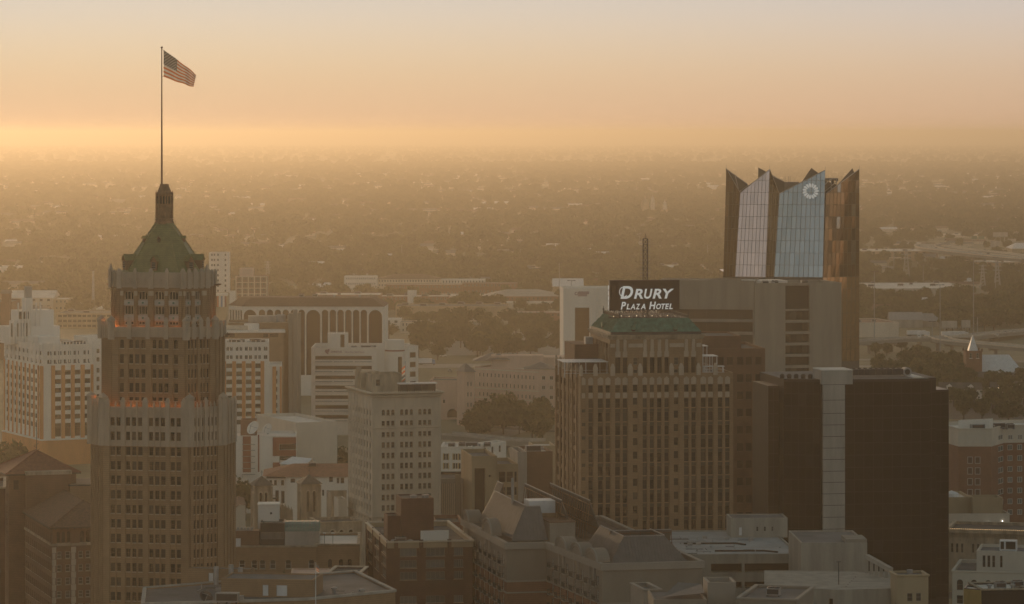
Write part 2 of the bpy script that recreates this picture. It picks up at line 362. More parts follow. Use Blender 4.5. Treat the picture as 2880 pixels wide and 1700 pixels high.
# ---------------------------------------------------------------- ground
def ground():
    m = bpy.data.materials.new('ground'); m.use_nodes = True; t = m.node_tree; b = t.nodes['Principled BSDF']; b.inputs['Roughness'].default_value = .95
    g = t.nodes.new('ShaderNodeNewGeometry')
    def noise(s, d): n = t.nodes.new('ShaderNodeTexNoise'); n.inputs['Scale'].default_value = s; n.inputs['Detail'].default_value = d; t.links.new(g.outputs['Position'], n.inputs['Vector']); return n
    n1 = noise(.004, 6); n2 = noise(.05, 5)
    cr = t.nodes.new('ShaderNodeValToRGB'); t.links.new(n1.outputs['Fac'], cr.inputs[0]); e = cr.color_ramp.elements
    e[0].position = .35; e[0].color = (.13, .13, .07, 1); e[1].position = .68; e[1].color = (.36, .31, .22, 1); k = e.new(.5); k.color = (.22, .20, .12, 1)
    mx_ = t.nodes.new('ShaderNodeMix'); mx_.data_type = 'RGBA'; mx_.blend_type = 'MULTIPLY'; mx_.inputs['Factor'].default_value = .6
    t.links.new(cr.outputs[0], mx_.inputs['A']); c2 = t.nodes.new('ShaderNodeValToRGB'); t.links.new(n2.outputs['Fac'], c2.inputs[0])
    c2.color_ramp.elements[0].position = .3; c2.color_ramp.elements[0].color = (.55, .55, .55, 1); c2.color_ramp.elements[1].position = .7
    t.links.new(c2.outputs[0], mx_.inputs['B']); t.links.new(mx_.outputs['Result'], b.inputs['Base Color'])
    me = bpy.data.meshes.new('ground'); xs = [-30000, -6000, -1500, 0, 1500, 6000, 30000]; ys = [-21000, -3000, 0, 800, 1600, 3000, 8000, 20000, 62000]
    me.from_pydata([(x, y, 0) for y in ys for x in xs], [], [(j*7+i, j*7+i+1, (j+1)*7+i+1, (j+1)*7+i) for j in range(8) for i in range(6)])
    me.materials.append(m); o = link('ground', me); o['kind'] = 'structure'
ground()
# ---------------------------------------------------------------- the octagonal brick tower with the green roof
def tower():
    Y0 = 805.0; axx = X(453, 812); axy = 812.0
    o = thing('octagonal_tower', 'tall brown brick octagonal tower with green tiled pyramid roof and stone lantern', 'tower', (axx, axy, 0))
    m = MATS
    # ground plan round the tower axis; front turned a little to the left
    a = R(-11)
    def fr(n): return Vector((math.cos(a+n), math.sin(a+n)))
    A = Vector((X(290, 806)-axx, 806-axy)); W = 0
    B_ = A+fr(0)*20.35; C = B_+fr(R(45))*8.6; D = C+fr(R(90))*10.5; E = D+fr(R(135))*8.0
    Lc = A+fr(R(135))*5.8; Ls = Lc+fr(R(90))*11.0; Fb = Ls+fr(R(45))*7
    P0 = [A, B_, C, D, E, Fb, Ls, Lc]
    c0 = Vector((0, 0)); P0 = [(p.x, p.y) for p in P0]
    def S(k, dy=0):
        # scale round the axis of the tower, midway in depth
        cx, cy = 0.1, 6.2
        return [(cx+(x-cx)*k, cy+(y-cy)*k) for x, y in P0]
    b = Bld.__new__(Bld); b.o = o; b.n = 0; b.extra = MB(); b.extram = []; b.CAP = 299; b.a = 0; b.x = axx; b.Y = axy; b.c = 1; b.s_ = 0
    def sidecols(poly, i, prs):
        p0, p1 = Vector(poly[i]), Vector(poly[(i+1) % 8]); d = (p1-p0).normalized(); return b.cols(prs, tuple(p0), tuple(d)), p0, d, (p1-p0).length
    zz = lambda py, Y=803.: Z(py, Y)
    q = lambda l, o_=0, s_=2.968: [(o_+x/s_, o_+y/s_) for x, y in l]
    def piers(poly, i, us, wds, z0, z1, mt, proud=.35, name='pier', cap=0):
        p0, p1 = Vector(poly[i]), Vector(poly[(i+1) % 8]); d = (p1-p0).normalized(); ang = math.atan2(d.y, d.x)
        for u, wd in zip(us, wds):
            mb = MB(); mb.box(-wd/2, wd/2, -proud, .05, z0, z1)
            if cap: mb.loft([(-wd/2-.06, -proud-.06, z1), (wd/2+.06, -proud-.06, z1), (wd/2+.06, .3, z1), (-wd/2-.06, .3, z1)], [(-wd*.2, -proud*.5, z1+cap), (wd*.2, -proud*.5, z1+cap), (wd*.2, .1, z1+cap), (-wd*.2, .1, z1+cap)])
            k = p0+d*u; part(name, mb, m[mt], o, (k.x, k.y, 0), ang)
    # --- shaft
    P1 = S(1.0); zt = zz(1257); z78 = zz(1146)
    cf, _, _, LF = sidecols(P1, 0, q([(925, 962), (975, 1010), (1052, 1090), (1103, 1140), (1152, 1190), (1245, 1282), (1295, 1332), (1343, 1382), (1425, 1462), (1475, 1510)]))
    cr, _, _, LR = sidecols(P1, 1, q([(1612, 1630), (1645, 1662), (1677, 1694), (1725, 1742), (1757, 1774), (1789, 1806)]))
    cl, _, _, LL = [(.9, 1.6), (2.3, 3.0), (3.7, 4.4)], 0, 0, 5.8
    rw = rows(zz(1259), 3.29, 12, 1.95); rt = rows(zz(1176), 3.25, 2, 1.95)
    wall = b.mass(P1, 0, zt, 'brick_tan', {0: [(grid(cf, rw), 'dark')], 1: [(grid(cr, rw), 'dark')]}, .35, par=.05, sill='terracotta')
    b.mass(S(1.012), zt, z78, 'terracotta', {0: [(grid([(x+.12, y+.12) for x, y in cf], rt), 'dark')], 1: [(grid([(x+.05, y+.05) for x, y in cr], rt), 'dark')]}, .4, par=1.6, roof='roof_dark', name='terracotta_band')
    def mids(c, L_): e = [0]+[v for ab in c for v in ab]+[L_]; return [((e[i]+e[i+1])/2, e[i+1]-e[i]) for i in range(0, len(e), 2)]
    for i, c, L_ in ((0, cf, LF), (1, cr, LR)):
        mm_ = mids(c, L_); wide = [x for x in mm_ if x[1] > (1.0 if i == 0 else .75)]; thin = [x for x in mm_ if x not in wide]
        for lst, pr, cap in ((wide, .42, 0), (thin, .22, 0)):
            piers(P1, i, [x[0] for x in lst], [max(.25, x[1]*.82) for x in lst], 0, zt-.05, 'brick_tan', pr)
            piers(S(1.012), i, [x[0]+.1 for x in lst], [max(.28, x[1]*.84) for x in lst], zt+.02, zz(1132 if pr > .3 else 1141), 'terracotta', pr+.05, 'stone_pier', 1.0 if pr > .3 else .8)
    # closely set ribs on the narrow chamfers
    for i, n in ((7, 7), (2, 4), (6, 6)):
        p0, p1 = Vector(P1[i]), Vector(P1[(i+1) % 8]); Ln = (p1-p0).length
        us = [Ln*(k+.5)/n for k in range(n)]
        piers(P1, i, us, [Ln/n*.5]*n, 0, zt-.05, 'brick_tan', .3)
        piers(S(1.012), i, us, [Ln/n*.5]*n, zt+.02, zz(1136), 'terracotta', .35, 'stone_pier', .8)
    def corner_posts(poly, idx, r, z0, z1, mt, cap, name='corner_pinnacle', fin=True):
        for i in idx:
            x, y = poly[i]; mb = MB(); mb.lathe([(r, z0), (r, z1), (r*1.15, z1+.1), (r*1.15, z1+.45), (r*.75, z1+.8), (r*.45, z1+cap*.7), (0, z1+cap)], 8); part(name, mb, m[mt], o, (x, y, 0))
    corner_posts(S(1.0), (0, 1, 2, 7), 1.0, zt+.05, zz(1124), 'terracotta', 1.4)
    # parapet tracery between the posts of the lower crown
    def tracery(poly, i, z0, z1, n, mt, name='parapet_tracery'):
        p0, p1 = Vector(poly[i]), Vector(poly[(i+1) % 8]); d = (p1-p0).normalized(); L_ = (p1-p0).length; ang = math.atan2(d.y, d.x)
        for k in range(n):
            c = L_*(k+.5)/n; wd = L_/n*.84; mb = MB(); h = z1-z0
            mb.box(-wd/2, wd/2, -.22, -.06, z0, z0+h*.14); mb.box(-wd/2, wd/2, -.22, -.06, z1-h*.12, z1)
            for s in (-1, 1):
                mb.bar((s*wd*.42, -.14, z0+h*.1), (0, -.14, z0+h*.62), .13); mb.bar((s*wd*.42, -.14, z0+h*.35), (s*wd*.1, -.14, z1-h*.08), .11)
            mb.tube((0, -.24, z0+h*.66), (0, -.06, z0+h*.66), wd*.2, 8); k2 = p0+d*c; part(name, mb, m[mt], o, (k2.x, k2.y, 0), ang)
    tracery(S(1.012), 0, zz(1168), zz(1148), 10, 'terracotta'); tracery(S(1.012), 1, zz(1168), zz(1148), 6, 'terracotta')
    # --- second tier
    P2 = S(.853); z2 = zz(951); z2p = zz(922)
    q1 = lambda l: [(200+x/2.12, 200+y/2.12) for x, y in l]
    c2f, _, _, L2 = sidecols(P2, 0, q1([(290, 315), (346, 370), (382, 407), (418, 443), (484, 508), (520, 545), (555, 580), (612, 637)]))
    c2r, _, _, L2r = sidecols(P2, 1, q1([(697, 708), (715, 726), (735, 747), (767, 778), (787, 798), (808, 820)]))
    r2 = [(zz(1131), zz(1121)), (zz(1107), zz(1081)), (zz(1066), zz(1041)), (zz(1026), zz(1000))]
    r2a = [(zz(983), zz(958))]
    b.mass(P2, z78-1.6, z2, 'brick_tan', {0: [(grid(c2f, r2), 'dark'), (grid(c2f, r2a, True), 'dark')], 1: [(grid(c2r, r2), 'dark'), (grid(c2r, r2a, True), 'dark')]}, .35, par=.05, sill='terracotta', name='second_tier')
    b.mass(S(.872), z2, z2p, 'terracotta', {}, .3, par=1.5, roof='roof_dark', name='second_parapet')
    for i, c, L_ in ((0, c2f, L2), (1, c2r, L2r)):
        mm_ = mids(c, L_); wide = [x for x in mm_ if x[1] > (.85 if i == 0 else .6)]; thin = [x for x in mm_ if x not in wide]
        piers(P2, i, [x[0] for x in thin], [x[1]*.75 for x in thin], z78, z2-.1, 'brick_tan', .18)
        piers(P2, i, [x[0] for x in wide], [x[1]*.8 for x in wide], z78, zz(1005), 'brick_tan', .55, 'buttress', .5)
        piers(P2, i, [x[0] for x in wide], [x[1]*.7 for x in wide], zz(1005), z2-.1, 'brick_tan', .3)
        us = [L_*k/4 for k in range(1, 4)]; piers(S(.872), i, us, [1.0]*3, z2-.4, zz(906), 'terracotta', .35, 'stone_pier', .9)
    for i, n in ((7, 5), (2, 3)):
        p0, p1 = Vector(P2[i]), Vector(P2[(i+1) % 8]); Ln = (p1-p0).length; us = [Ln*(k+.5)/n for k in range(n)]
        piers(P2, i, us, [Ln/n*.5]*n, z78, z2-.1, 'brick_tan', .3); piers(S(.872), i, us, [Ln/n*.5]*n, z2-.3, zz(915), 'terracotta', .3, 'stone_pier', .6)
    tracery(S(.872), 0, zz(945), zz(925), 8, 'terracotta'); tracery(S(.872), 1, zz(945), zz(925), 5, 'terracotta')
    corner_posts(S(.865), (0, 1, 2, 7), .85, z2-.6, zz(908), 'terracotta', 1.5)
    # --- crown tier with tall three-light windows
    P3 = S(.725); z3 = zz(811); z3p = zz(769)
    c3f, _, _, L3 = sidecols(P3, 0, q1([(316, 374), (400, 457), (498, 556), (582, 640)]))
    c3r, _, _, L3r = sidecols(P3, 1, q1([(681, 713), (738, 771)]))
    r3 = [(zz(919), zz(907)), (zz(890), zz(863))]; r3a = [(zz(848), zz(822))]
    b.mass(P3, z2p-1.6, z3, 'brick_tan', {0: [(grid(c3f, r3), 'three'), (grid(c3f, r3a, True), 'three')], 1: [(grid(c3r, r3), 'three'), (grid(c3r, r3a, True), 'three')]}, .45, par=.05, name='crown_tier')
    # carved panels between the window rows
    for i, c in ((0, c3f), (1, c3r)):
        p0, p1 = Vector(P3[i]), Vector(P3[(i+1) % 8]); d = (p1-p0).normalized(); ang = math.atan2(d.y, d.x)
        for u0, u1 in c:
            for za, zb in ((zz(906.5), zz(890.5)), (zz(862.5), zz(848.5))):
                wd = u1-u0; mb = MB(); mb.box(-wd/2, wd/2, -.05, .1, za, zb); h = zb-za
                mb.box(-wd*.16, wd*.16, -.14, -.05, za+h*.2, zb-h*.2); mb.box(-wd*.10, wd*.10, -.16, -.14, za+h*.32, zb-h*.32, 1)
                for s in (-1, 1): mb.box(s*wd*.36-.1, s*wd*.36+.1, -.12, -.05, za+h*.15, zb-h*.15)
                k = p0+d*((u0+u1)/2); part('carved_panel', mb, [mat('stone_pale', (.46, .43, .40), .8, .12, .6), m['copper_green']], o, (k.x, k.y, 0), ang)
        mm_ = mids(c, L3 if i == 0 else L3r); piers(P3, i, [x[0] for x in mm_], [x[1]*.62 for x in mm_], z2p, zz(835), 'brick_tan', .35, 'pier')
        piers(P3, i, [x[0] for x in mm_], [x[1]*.68 for x in mm_], zz(835), zz(822), 'terracotta', .42, 'stone_block')
    b.mass(S(.737), z3, z3p, 'terracotta', {}, .3, par=1.4, roof='roof_dark', name='crown_parapet')
    for i, nb in ((0, 8), (1, 4)):
        p0, p1 = Vector(S(.737)[i]), Vector(S(.737)[(i+1) % 8]); L_ = (p1-p0).length
        tracery(S(.737), i, zz(812), zz(783), nb//2, 'terracotta'); us = [L_*k/4 for k in range(0, 5)]
        piers(S(.737), i, us, [1.15 if k % 2 == 0 else .85 for k in range(5)], zz(815), zz(770), 'terracotta', .38, 'stone_pier', 1.0)
    for i, n in ((7, 4), (2, 3)):
        p0, p1 = Vector(P3[i]), Vector(P3[(i+1) % 8]); Ln = (p1-p0).length; us = [Ln*(k+.5)/n for k in range(n)]
        piers(P3, i, us, [Ln/n*.5]*n, z2p, z3-.1, 'brick_tan', .25); piers(S(.737), i, us, [Ln/n*.5]*n, z3, zz(772), 'terracotta', .3, 'stone_pier', .7)
    corner_posts(S(.735), (2, 7), .55, z3-.3, zz(768), 'terracotta', 1.9)
    # gargoyles
    for px, py, s, k in ((306, 807, -1, .737), (604, 807, 1, .737), (280, 950, -1, .872), (624, 950, 1, .872)):
        mb = MB(); Pk = S(k); x = min(p[0] for p in Pk) if s < 0 else max(p[0] for p in Pk); y = 3.5; z = zz(py)
        mb.tube((x-s*.8, y, z-.35), (x+s*.7, y, z), .32, 6, 0, .22); mb.tube((x+s*.6, y, z-.05), (x+s*1.25, y, z+.06), .26, 6, 0, .12)
        mb.tube((x+s*.5, y, z+.2), (x+s*.35, y, z+.55), .1, 5, 0, .03); part('gargoyle', mb, m['bronze_stone'], o)
    # --- roof
    zr0 = z3p-.55; zr1 = zz(633)
    RB = S(.60); cx, cy = 0.15, 6.2
    RT = [(cx+(x-cx)*.215, cy+(y-cy)*.215) for x, y in RB]
    zf = zr0+.9
    RM = [(cx+(x-cx)*.95, cy+(y-cy)*.95) for x, y in RB]
    mb = MB(); mb.loft([(x, y, zr0) for x, y in RB], [(x, y, zr0+1.0) for x, y in RM], 0, False); mb.loft([(x, y, zr0+1.0) for x, y in RM], [(x, y, zr1) for x, y in RT], 0)
    rf = part('roof', mb, m['tile_green'], o)
    for i in range(8):        # hip rolls
        mb = MB(); mb.tube((*RM[i], zr0+1.0), (*RT[i], zr1), .16, 6); part('hip_roll', mb, m['tile_green'], rf)
    # dormers
    def dormer(c, ang, zb, sz, nm):
        mb = MB(); wd, h, dp = 1.25*sz, 1.9*sz, 2.6*sz
        mb.box(-wd/2, wd/2, 0, dp, 0, h, 1); mb.face([(-wd/2, -.02, h), (wd/2, -.02, h), (0, -.02, h+.9*sz)], 1)
        for s in (-1, 1):
            mb.face([(s*(wd/2+.2), -.25, h-.15), (s*(wd/2+.2), dp+.3, h-.15), (0, dp+.3, h+1.05*sz), (0, -.25, h+1.05*sz)][::s], 0)
        mb.box(-wd*.3, wd*.3, -.03, 0, .25*sz, h*.85, 2)
        for k in range(4): mb.box(-wd*.3, wd*.3, -.07, -.03, (.35+.35*k)*sz, (.45+.35*k)*sz, 3)
        part(nm, mb, [m['tile_green'], m['bronze_stone'], m['soffit_dark'], m['frame_grey']], rf, (c[0], c[1], zb), ang)
    def onface(i, t, zq, out=0):
        k = (zq-zr0-1)/(zr1-zr0-1); p0, p1 = Vector(RM[i]), Vector(RM[(i+1) % 8]); t0, t1 = Vector(RT[i]), Vector(RT[(i+1) % 8])
        a_, b_ = p0.lerp(t0, k), p1.lerp(t1, k); d = (b_-a_).normalized(); n = Vector((d.y, -d.x)); c = a_.lerp(b_, t)+n*out; return (c.x, c.y), math.atan2(d.y, d.x)
    c, an = onface(0, .5, zr0+1.2, .5); dormer(c, an, zr0+.9, 1.15, 'dormer')
    c, an = onface(1, .62, zr0+1.2, .5); dormer(c, an, zr0+.9, 1.15, 'dormer')
    c, an = onface(0, .5, zr0+7.4, .25); dormer(c, an, zr0+7.2, .5, 'dormer')
    c, an = onface(7, .5, zr0+2.0, 1.3); dormer(c, an, zr0+1.0, 1.2, 'dormer'); c, an = onface(2, .35, zr0+2.0, 1.3); dormer(c, an, zr0+1.0, 1.2, 'dormer')
    c, an = onface(2, .5, zr0+7.4, .3); dormer(c, an, zr0+7.2, .5, 'dormer'); c, an = onface(7, .5, zr0+7.4, .3); dormer(c, an, zr0+7.2, .5, 'dormer')
    # --- stone lantern
    def oc(r): return [(cx+r*math.cos(R(22.5+45*k-11)), cy+r*math.sin(R(22.5+45*k-11))) for k in range(8)]
    mb = MB()
    lv = [(633, 2.15), (629, 2.3), (624, 2.05), (620, 2.15), (616, 1.8), (582, 1.72), (580, 1.9), (577, 1.72), (552, 1.72), (549, 2.0), (545, 1.9)]
    for (ya, ra), (yb, rb) in zip(lv, lv[1:]): mb.loft([(x, y, Z(ya, 811)) for x, y in oc(ra)], [(x, y, Z(yb, 811)) for x, y in oc(rb)], 0, False)
    ln = part('lantern', mb, m['bronze_stone'], o)
    mb = MB(); lv = [(545, 2.0), (541, 1.55), (522, 1.0), (520, 1.05), (519, .6)]
    for (ya, ra), (yb, rb) in zip(lv, lv[1:]): mb.loft([(x, y, Z(ya, 811)) for x, y in oc(ra)], [(x, y, Z(yb, 811)) for x, y in oc(rb)], 0, yb == 519)
    part('lantern_cap', mb, m['bronze_stone'], ln)
    for k in range(8):
        am = R(45*k-11); nx_, ny_ = math.cos(am), math.sin(am); wx, wy = -ny_, nx_; r = 1.6
        for s in (-.36, .36):
            mb = MB(); pts = []
            c0_ = (cx+nx_*r+wx*s, cy+ny_*r+wy*s)
            mb.box(-.22, .22, -.06, .1, Z(575, 811), Z(556, 811)); mb.tube((0, -.06, Z(556, 811)), (0, .1, Z(556, 811)), .22, 10)
            part('arched_opening', mb, m['soffit_dark'], ln, (*c0_, 0), am+math.pi/2)
        mb = MB(); x, y = oc(1.88)[k]; mb.lathe([(.17, Z(616, 811)), (.17, Z(547, 811)), (.24, Z(546, 811)), (.1, Z(541, 811)), (0, Z(536, 811))], 6); part('colonnette', mb, m['bronze_stone'], ln, (x, y, 0))
    # uplights behind the parapets: they wash the brick orange
    lamps = [(1, 't1', .1, .3), (0, 't1', .55, .4), (0, 't1', .82, .5), (0, 't1', .12, .35)]
    b.done()
    warm = emit('lamp_glow', (1, .32, .08), 6)
    def up(poly, i, t, z, e, off=1.0):
        p0, p1 = Vector(poly[i]), Vector(poly[(i+1) % 8]); d = (p1-p0).normalized(); n = Vector((d.y, -d.x)); c = p0.lerp(p1, t)+n*off
        mb = MB(); mb.lathe([(.18, 0), (.22, .25), (0, .26)], 8); q_ = part('uplight', mb, warm, o, (c.x, c.y, z))
        l = bpy.data.lights.new('uplight_lamp', 'POINT'); l.energy = e; l.color = (1, .30, .07); l.shadow_soft_size = .2
        lo = bpy.data.objects.new('uplight_lamp', l); COL.objects.link(lo); lo.parent = q_; lo.location = (0, 0, .6)
    for t in (.06, .28, .5, .72, .94): up(P2, 0, t, z78-1.5, 60)
    up(P2, 7, .5, z78-1.5, 200); up(P2, 1, .2, z78-1.5, 80)
    for t in (.1, .37, .63, .9): up(P3, 0, t, z2p-1.4, 38)
    up(P3, 7, .5, z2p-1.4, 180); up(P3, 2, .5, z2p-1.4, 180)
    # --- flagpole and flag
    fx, fy = axx+cx, axy+cy; zb = Z(519, fy)
    fp = thing('flagpole', 'tall thin brown flagpole rising from the stone lantern of the octagonal tower', 'flagpole', (fx, fy, 0))
    fp.location.x = X(455, fy)
    mb = MB(); mb.tube((0, 0, zb-.6), (0, 0, Z(330, fy)), .24, 10, 0, .17); mb.tube((0, 0, Z(330, fy)), (0, 0, Z(136, fy)), .17, 10, 0, .12); part('pole', mb, m['pole_brown'], fp)
    mb = MB(); zt_ = Z(134, fy); mb.lathe([(0.02, zt_-.25), (.2, zt_-.17), (.27, zt_), (.2, zt_+.17), (0, zt_+.26)], 12); part('finial', mb, m['pole_brown'], fp)
    # flag, flying to the right and drooping
    fl = thing('american_flag', 'red and white striped flag with starred canton flying from the tower flagpole', 'flag', (X(458, fy), fy, 0))
    TL, BL, TR, BR = (460, 141), (460, 216), (554, 211), (546, 245)
    nu, nv = 40, 13; ks = .0818
    def fpnt(u, v):
        x = TL[0]+(TR[0]-TL[0])*u if v == 0 else 0
        top = Vector((TL[0]+(TR[0]-TL[0])*u, TL[1]+(TR[1]-TL[1])*(u*.9+.1*u*u))); bot = Vector((BL[0]+(BR[0]-BL[0])*u, BL[1]+(BR[1]-BL[1])*(u*1.25-.25*u*u)))
        p_ = top.lerp(bot, v); wv = .35*math.sin(u*11+v*1.6)*u+.25*math.sin(u*23-v*3)*u
        return Vector(((p_.x-458)*fy/F, wv-u*1.6, Z(p_.y+1.5*math.sin(u*14+v*2)*u, fy)))
    red, white, blue = mat('flag_red_backlit', (.70, .24, .11), .9, .1, 1), mat('flag_white', (.78, .74, .68), .9, .05, 1), mat('flag_blue_backlit', (.24, .23, .22), .9, .1, 1)  # red and blue paled: light through the cloth is put into their colour
    for q_ in (red, white, blue):
        bs = q_.node_tree.nodes['Principled BSDF']; bs.inputs['Subsurface Weight'].default_value = 0; bs.inputs['Transmission Weight'].default_value = 0
        tr = q_.node_tree.nodes.new('ShaderNodeBsdfTranslucent'); ms = q_.node_tree.nodes.new('ShaderNodeMixShader'); ms.inputs[0].default_value = .7
        src = bs.inputs['Base Color'].links[0].from_socket; q_.node_tree.links.new(src, tr.inputs[0])
        q_.node_tree.links.new(bs.outputs[0], ms.inputs[1]); q_.node_tree.links.new(tr.outputs[0], ms.inputs[2]); q_.node_tree.links.new(ms.outputs[0], q_.node_tree.nodes['Material Output'].inputs[0])
    for sidx in range(13):
        mb = MB(); v0, v1 = sidx/13, (sidx+1)/13; us = [i/nu for i in range(nu+1)]; u_in = .42 if sidx < 7 else 0
        us = [u_in+(1-u_in)*i/nu for i in range(nu+1)]
        for ua, ub in zip(us, us[1:]): mb.face((fpnt(ua, v1), fpnt(ub, v1), fpnt(ub, v0), fpnt(ua, v0)))
        part('stripe', mb, red if sidx % 2 == 0 else white, fl)
    mb = MB(); us = [.42*i/14 for i in range(15)]
    for ua, ub in zip(us, us[1:]):
        for j in range(7): mb.face((fpnt(ua, (j+1)/13), fpnt(ub, (j+1)/13), fpnt(ub, j/13), fpnt(ua, j/13)))
    cn = part('canton', mb, blue, fl)
    mb = MB()
    for r_ in range(9):
        for c_ in range(6 if r_ % 2 == 0 else 5):
            u = .035+.07*c_+(.035 if r_ % 2 else 0); v = (r_+.8)/9*7/13-.02; ctr = fpnt(u, v)
            for sgn in (-1, 1):
                mb.face([ctr+Vector(((.16 if k % 2 == 0 else .065)*math.sin(R(36*k)), .03*sgn, (.16 if k % 2 == 0 else .065)*math.cos(R(36*k)))) for k in range(10)][::-sgn])
    part('stars', mb, white, cn, kind='stuff')
    # halyard ties flag to pole
    mb = MB(); mb.tube((-.25, 0, Z(141, fy)), (.2, 0, Z(141, fy)), .04, 5); mb.tube((-.25, 0, Z(216, fy)), (.2, 0, Z(216, fy)), .04, 5); part('halyard_clips', mb, m['pole_brown'], fl)
tower()
# ---------------------------------------------------------------- hotel tower with rooftop sign
def hotel():
    b = Bld('hotel_tower', 'tall tan brick hotel tower with green copper mansard roof below a rooftop sign', 'hotel', 1635, 950, 8)
    W = b.l(2062); Dp = b.l(1565, (0, 0), (0, 1)); zt = b.z(1052)
    q = lambda l: [(1500+x/1.7457, 1500+y/1.7457) for x, y in l]
    fc = q([(233, 254), (271, 292), (317, 341), (355, 377), (402, 426), (439, 461), (489, 511), (537, 557), (572, 592), (608, 628), (644, 665), (690, 711), (740, 762), (776, 798), (822, 846), (858, 881), (906, 928), (942, 963)])
    cols = b.cols(fc); narrow = [cols[6], cols[11]]; wide = [c for c in cols if c not in narrow]
    zr = lambda y: Z(650+y/1.7457, 950)
    pitch = 3.63; top = zr(760); n = 14
    rw = [(zr(795), zr(760))]+rows(zr(826), pitch, n, 2.5); rwn = [(zr(790), zr(758))]+rows(zr(820), pitch, n, 2.0)
    sc_ = b.cols(q([(115, 124), (131, 140), (150, 158), (164, 172), (182, 190), (197, 204)]), (0, Dp), (0, -1))
    side = {0: [(grid(wide, rw), 'midd'), (grid(narrow, rwn), 'midd')], 3: [(grid(sc_, rw[:9]), 'dark')]}
    b.mass(rect(W, Dp), 0, zt, 'brick_tan', side, .4, par=1.1)
    e = [0]+[v for ab in cols for v in ab]+[W]; gaps = [((e[i]+e[i+1])/2, e[i+1]-e[i]) for i in range(0, len(e), 2)]
    for u, wd in gaps:
        big = wd > 1.15; mb = MB(); mb.box(u-wd*.36, u+wd*.36, -.35 if big else -.2, .02, 0, zt-(.2 if big else 1.2)); b.part('pier', mb, 'brick_tan')
        if big:
            mb = MB(); w2 = wd*.42; mb.box(u-w2, u+w2, -.45, .3, zt-.6, zt+1.4); mb.loft([(u-w2*1.1, -.5, zt+1.4), (u+w2*1.1, -.5, zt+1.4), (u+w2*1.1, .35, zt+1.4), (u-w2*1.1, .35, zt+1.4)], [(u-w2*.4, -.2, zt+2.6), (u+w2*.4, -.2, zt+2.6), (u+w2*.4, .1, zt+2.6), (u-w2*.4, .1, zt+2.6)])
            b.part('pinnacle', mb, 'terracotta')
    # pale spandrels under the top windows and pointed stone tops over them
    for u0, u1 in cols:
        mb = MB(); mb.box(u0, u1, -.06, .05, zr(822), zr(797)); b.part('stone_panel', mb, 'terracotta')
        mb = MB(); mb.box(u0-.1, u1+.1, -.15, .1, zr(757), zr(728)); mb.face([(u0-.1, -.15, zr(728)), (u1+.1, -.15, zr(728)), ((u0+u1)/2, -.15, zr(718))]); mb.face([(u0-.1, .1, zr(728)), ((u0+u1)/2, .1, zr(718)), (u1+.1, .1, zr(728))]); b.part('stone_panel', mb, 'terracotta')
    for k in range(7):
        v = Dp*(k)/6; mb = MB(); mb.box(-.35, .02, v-.55, v+.55, 0, zt-.2); b.part('pier', mb, 'brick_tan')
        mb = MB(); mb.box(-.45, .3, v-.6, v+.6, zt-.6, zt+1.3); mb.loft([(-.5, v-.65, zt+1.3), (.35, v-.65, zt+1.3), (.35, v+.65, zt+1.3), (-.5, v+.65, zt+1.3)], [(-.2, v-.2, zt+2.4), (.1, v-.2, zt+2.4), (.1, v+.2, zt+2.4), (-.2, v+.2, zt+2.4)]); b.part('pinnacle', mb, 'terracotta')
    mat('spandrel_brown', (.075, .056, .038), .8, .15, .5)
    for u0, u1 in wide:
        for (za, _), (_, zb_) in zip(rw[1:], rw[2:]): mb = MB(); mb.box(u0-.02, u1+.02, -.05, .02, zb_+.05, za-.2); b.part('spandrel', mb, 'spandrel_brown')
    # upper block, set back from the left and right
    x0 = b.l(1712, (0, 3)); x1 = b.l(1971, (0, 3)); y0 = .9; yd = y0+b.l(1660, (x0, y0), (0, 1)); yd = min(max(yd, 20), 34); zt2 = zr(520)
    q2 = lambda l: b.cols([(1580+x/4.8346, 1580+y/4.8346) for x, y in l], (x0, y0))
    uc = q2([(728, 793), (830, 887), (1105, 1157), (1200, 1254), (1300, 1352), (1397, 1450), (1663, 1720), (1760, 1818)]); un = q2([(973, 1030), (1528, 1583)])
    z5 = lambda y: Z(880+y/4.8346, 950)
    Wd = x1-x0
    sc2 = spaced(2, yd-y0-2, 6, .35)
    b.mass([(x0, y0), (x1, y0), (x1, yd), (x0, yd)], zt-1.1, zt2, 'brick_tan', {0: [(grid(uc, [(z5(880), z5(620))]), 'midd'), (grid(un, [(z5(720), z5(622)), (z5(875), z5(785))]), 'mid')], 3: [(grid(sc2, [(z5(880), z5(600)), (z5(500), z5(430))]), 'dark')]}, .4, par=.4, name='upper_block', roof='roof_dark')
    for u0, u1 in uc:
        mb = MB(); c = (u0+u1)/2; mb.box(x0+u0-.05, x0+u1+.05, y0-.18, y0, z5(612), z5(535)); mb.box(x0+c-.42, x0+c+.42, y0-.3, y0, z5(535), z5(380)); mb.lathe([(.5, z5(400)), (.3, z5(375)), (0, z5(372))], 6, (x0+c, y0-.1)); b.part('carved_statue_niche', mb, 'terracotta')
    for a_, c_ in ((905, 1100), (1465, 1660), (640, 725), (1832, 1895)):
        u0, u1 = b.l(1580+a_/4.8346, (x0, y0)), b.l(1580+c_/4.8346, (x0, y0)); mb = MB(); mb.box(x0+u0, x0+u1, y0-.22, y0, z5(480), z5(430)); b.part('stone_band', mb, 'terracotta')
    cols_all = sorted(uc+un); e = [0]+[v for ab in cols_all for v in ab]+[Wd]
    for i in range(0, len(e), 2):
        u, wd = (e[i]+e[i+1])/2, e[i+1]-e[i]; mb = MB(); mb.box(x0+u-wd*.34, x0+u+wd*.34, y0-.3, y0+.02, zt-1, z5(615)); b.part('pier', mb, 'brick_tan')
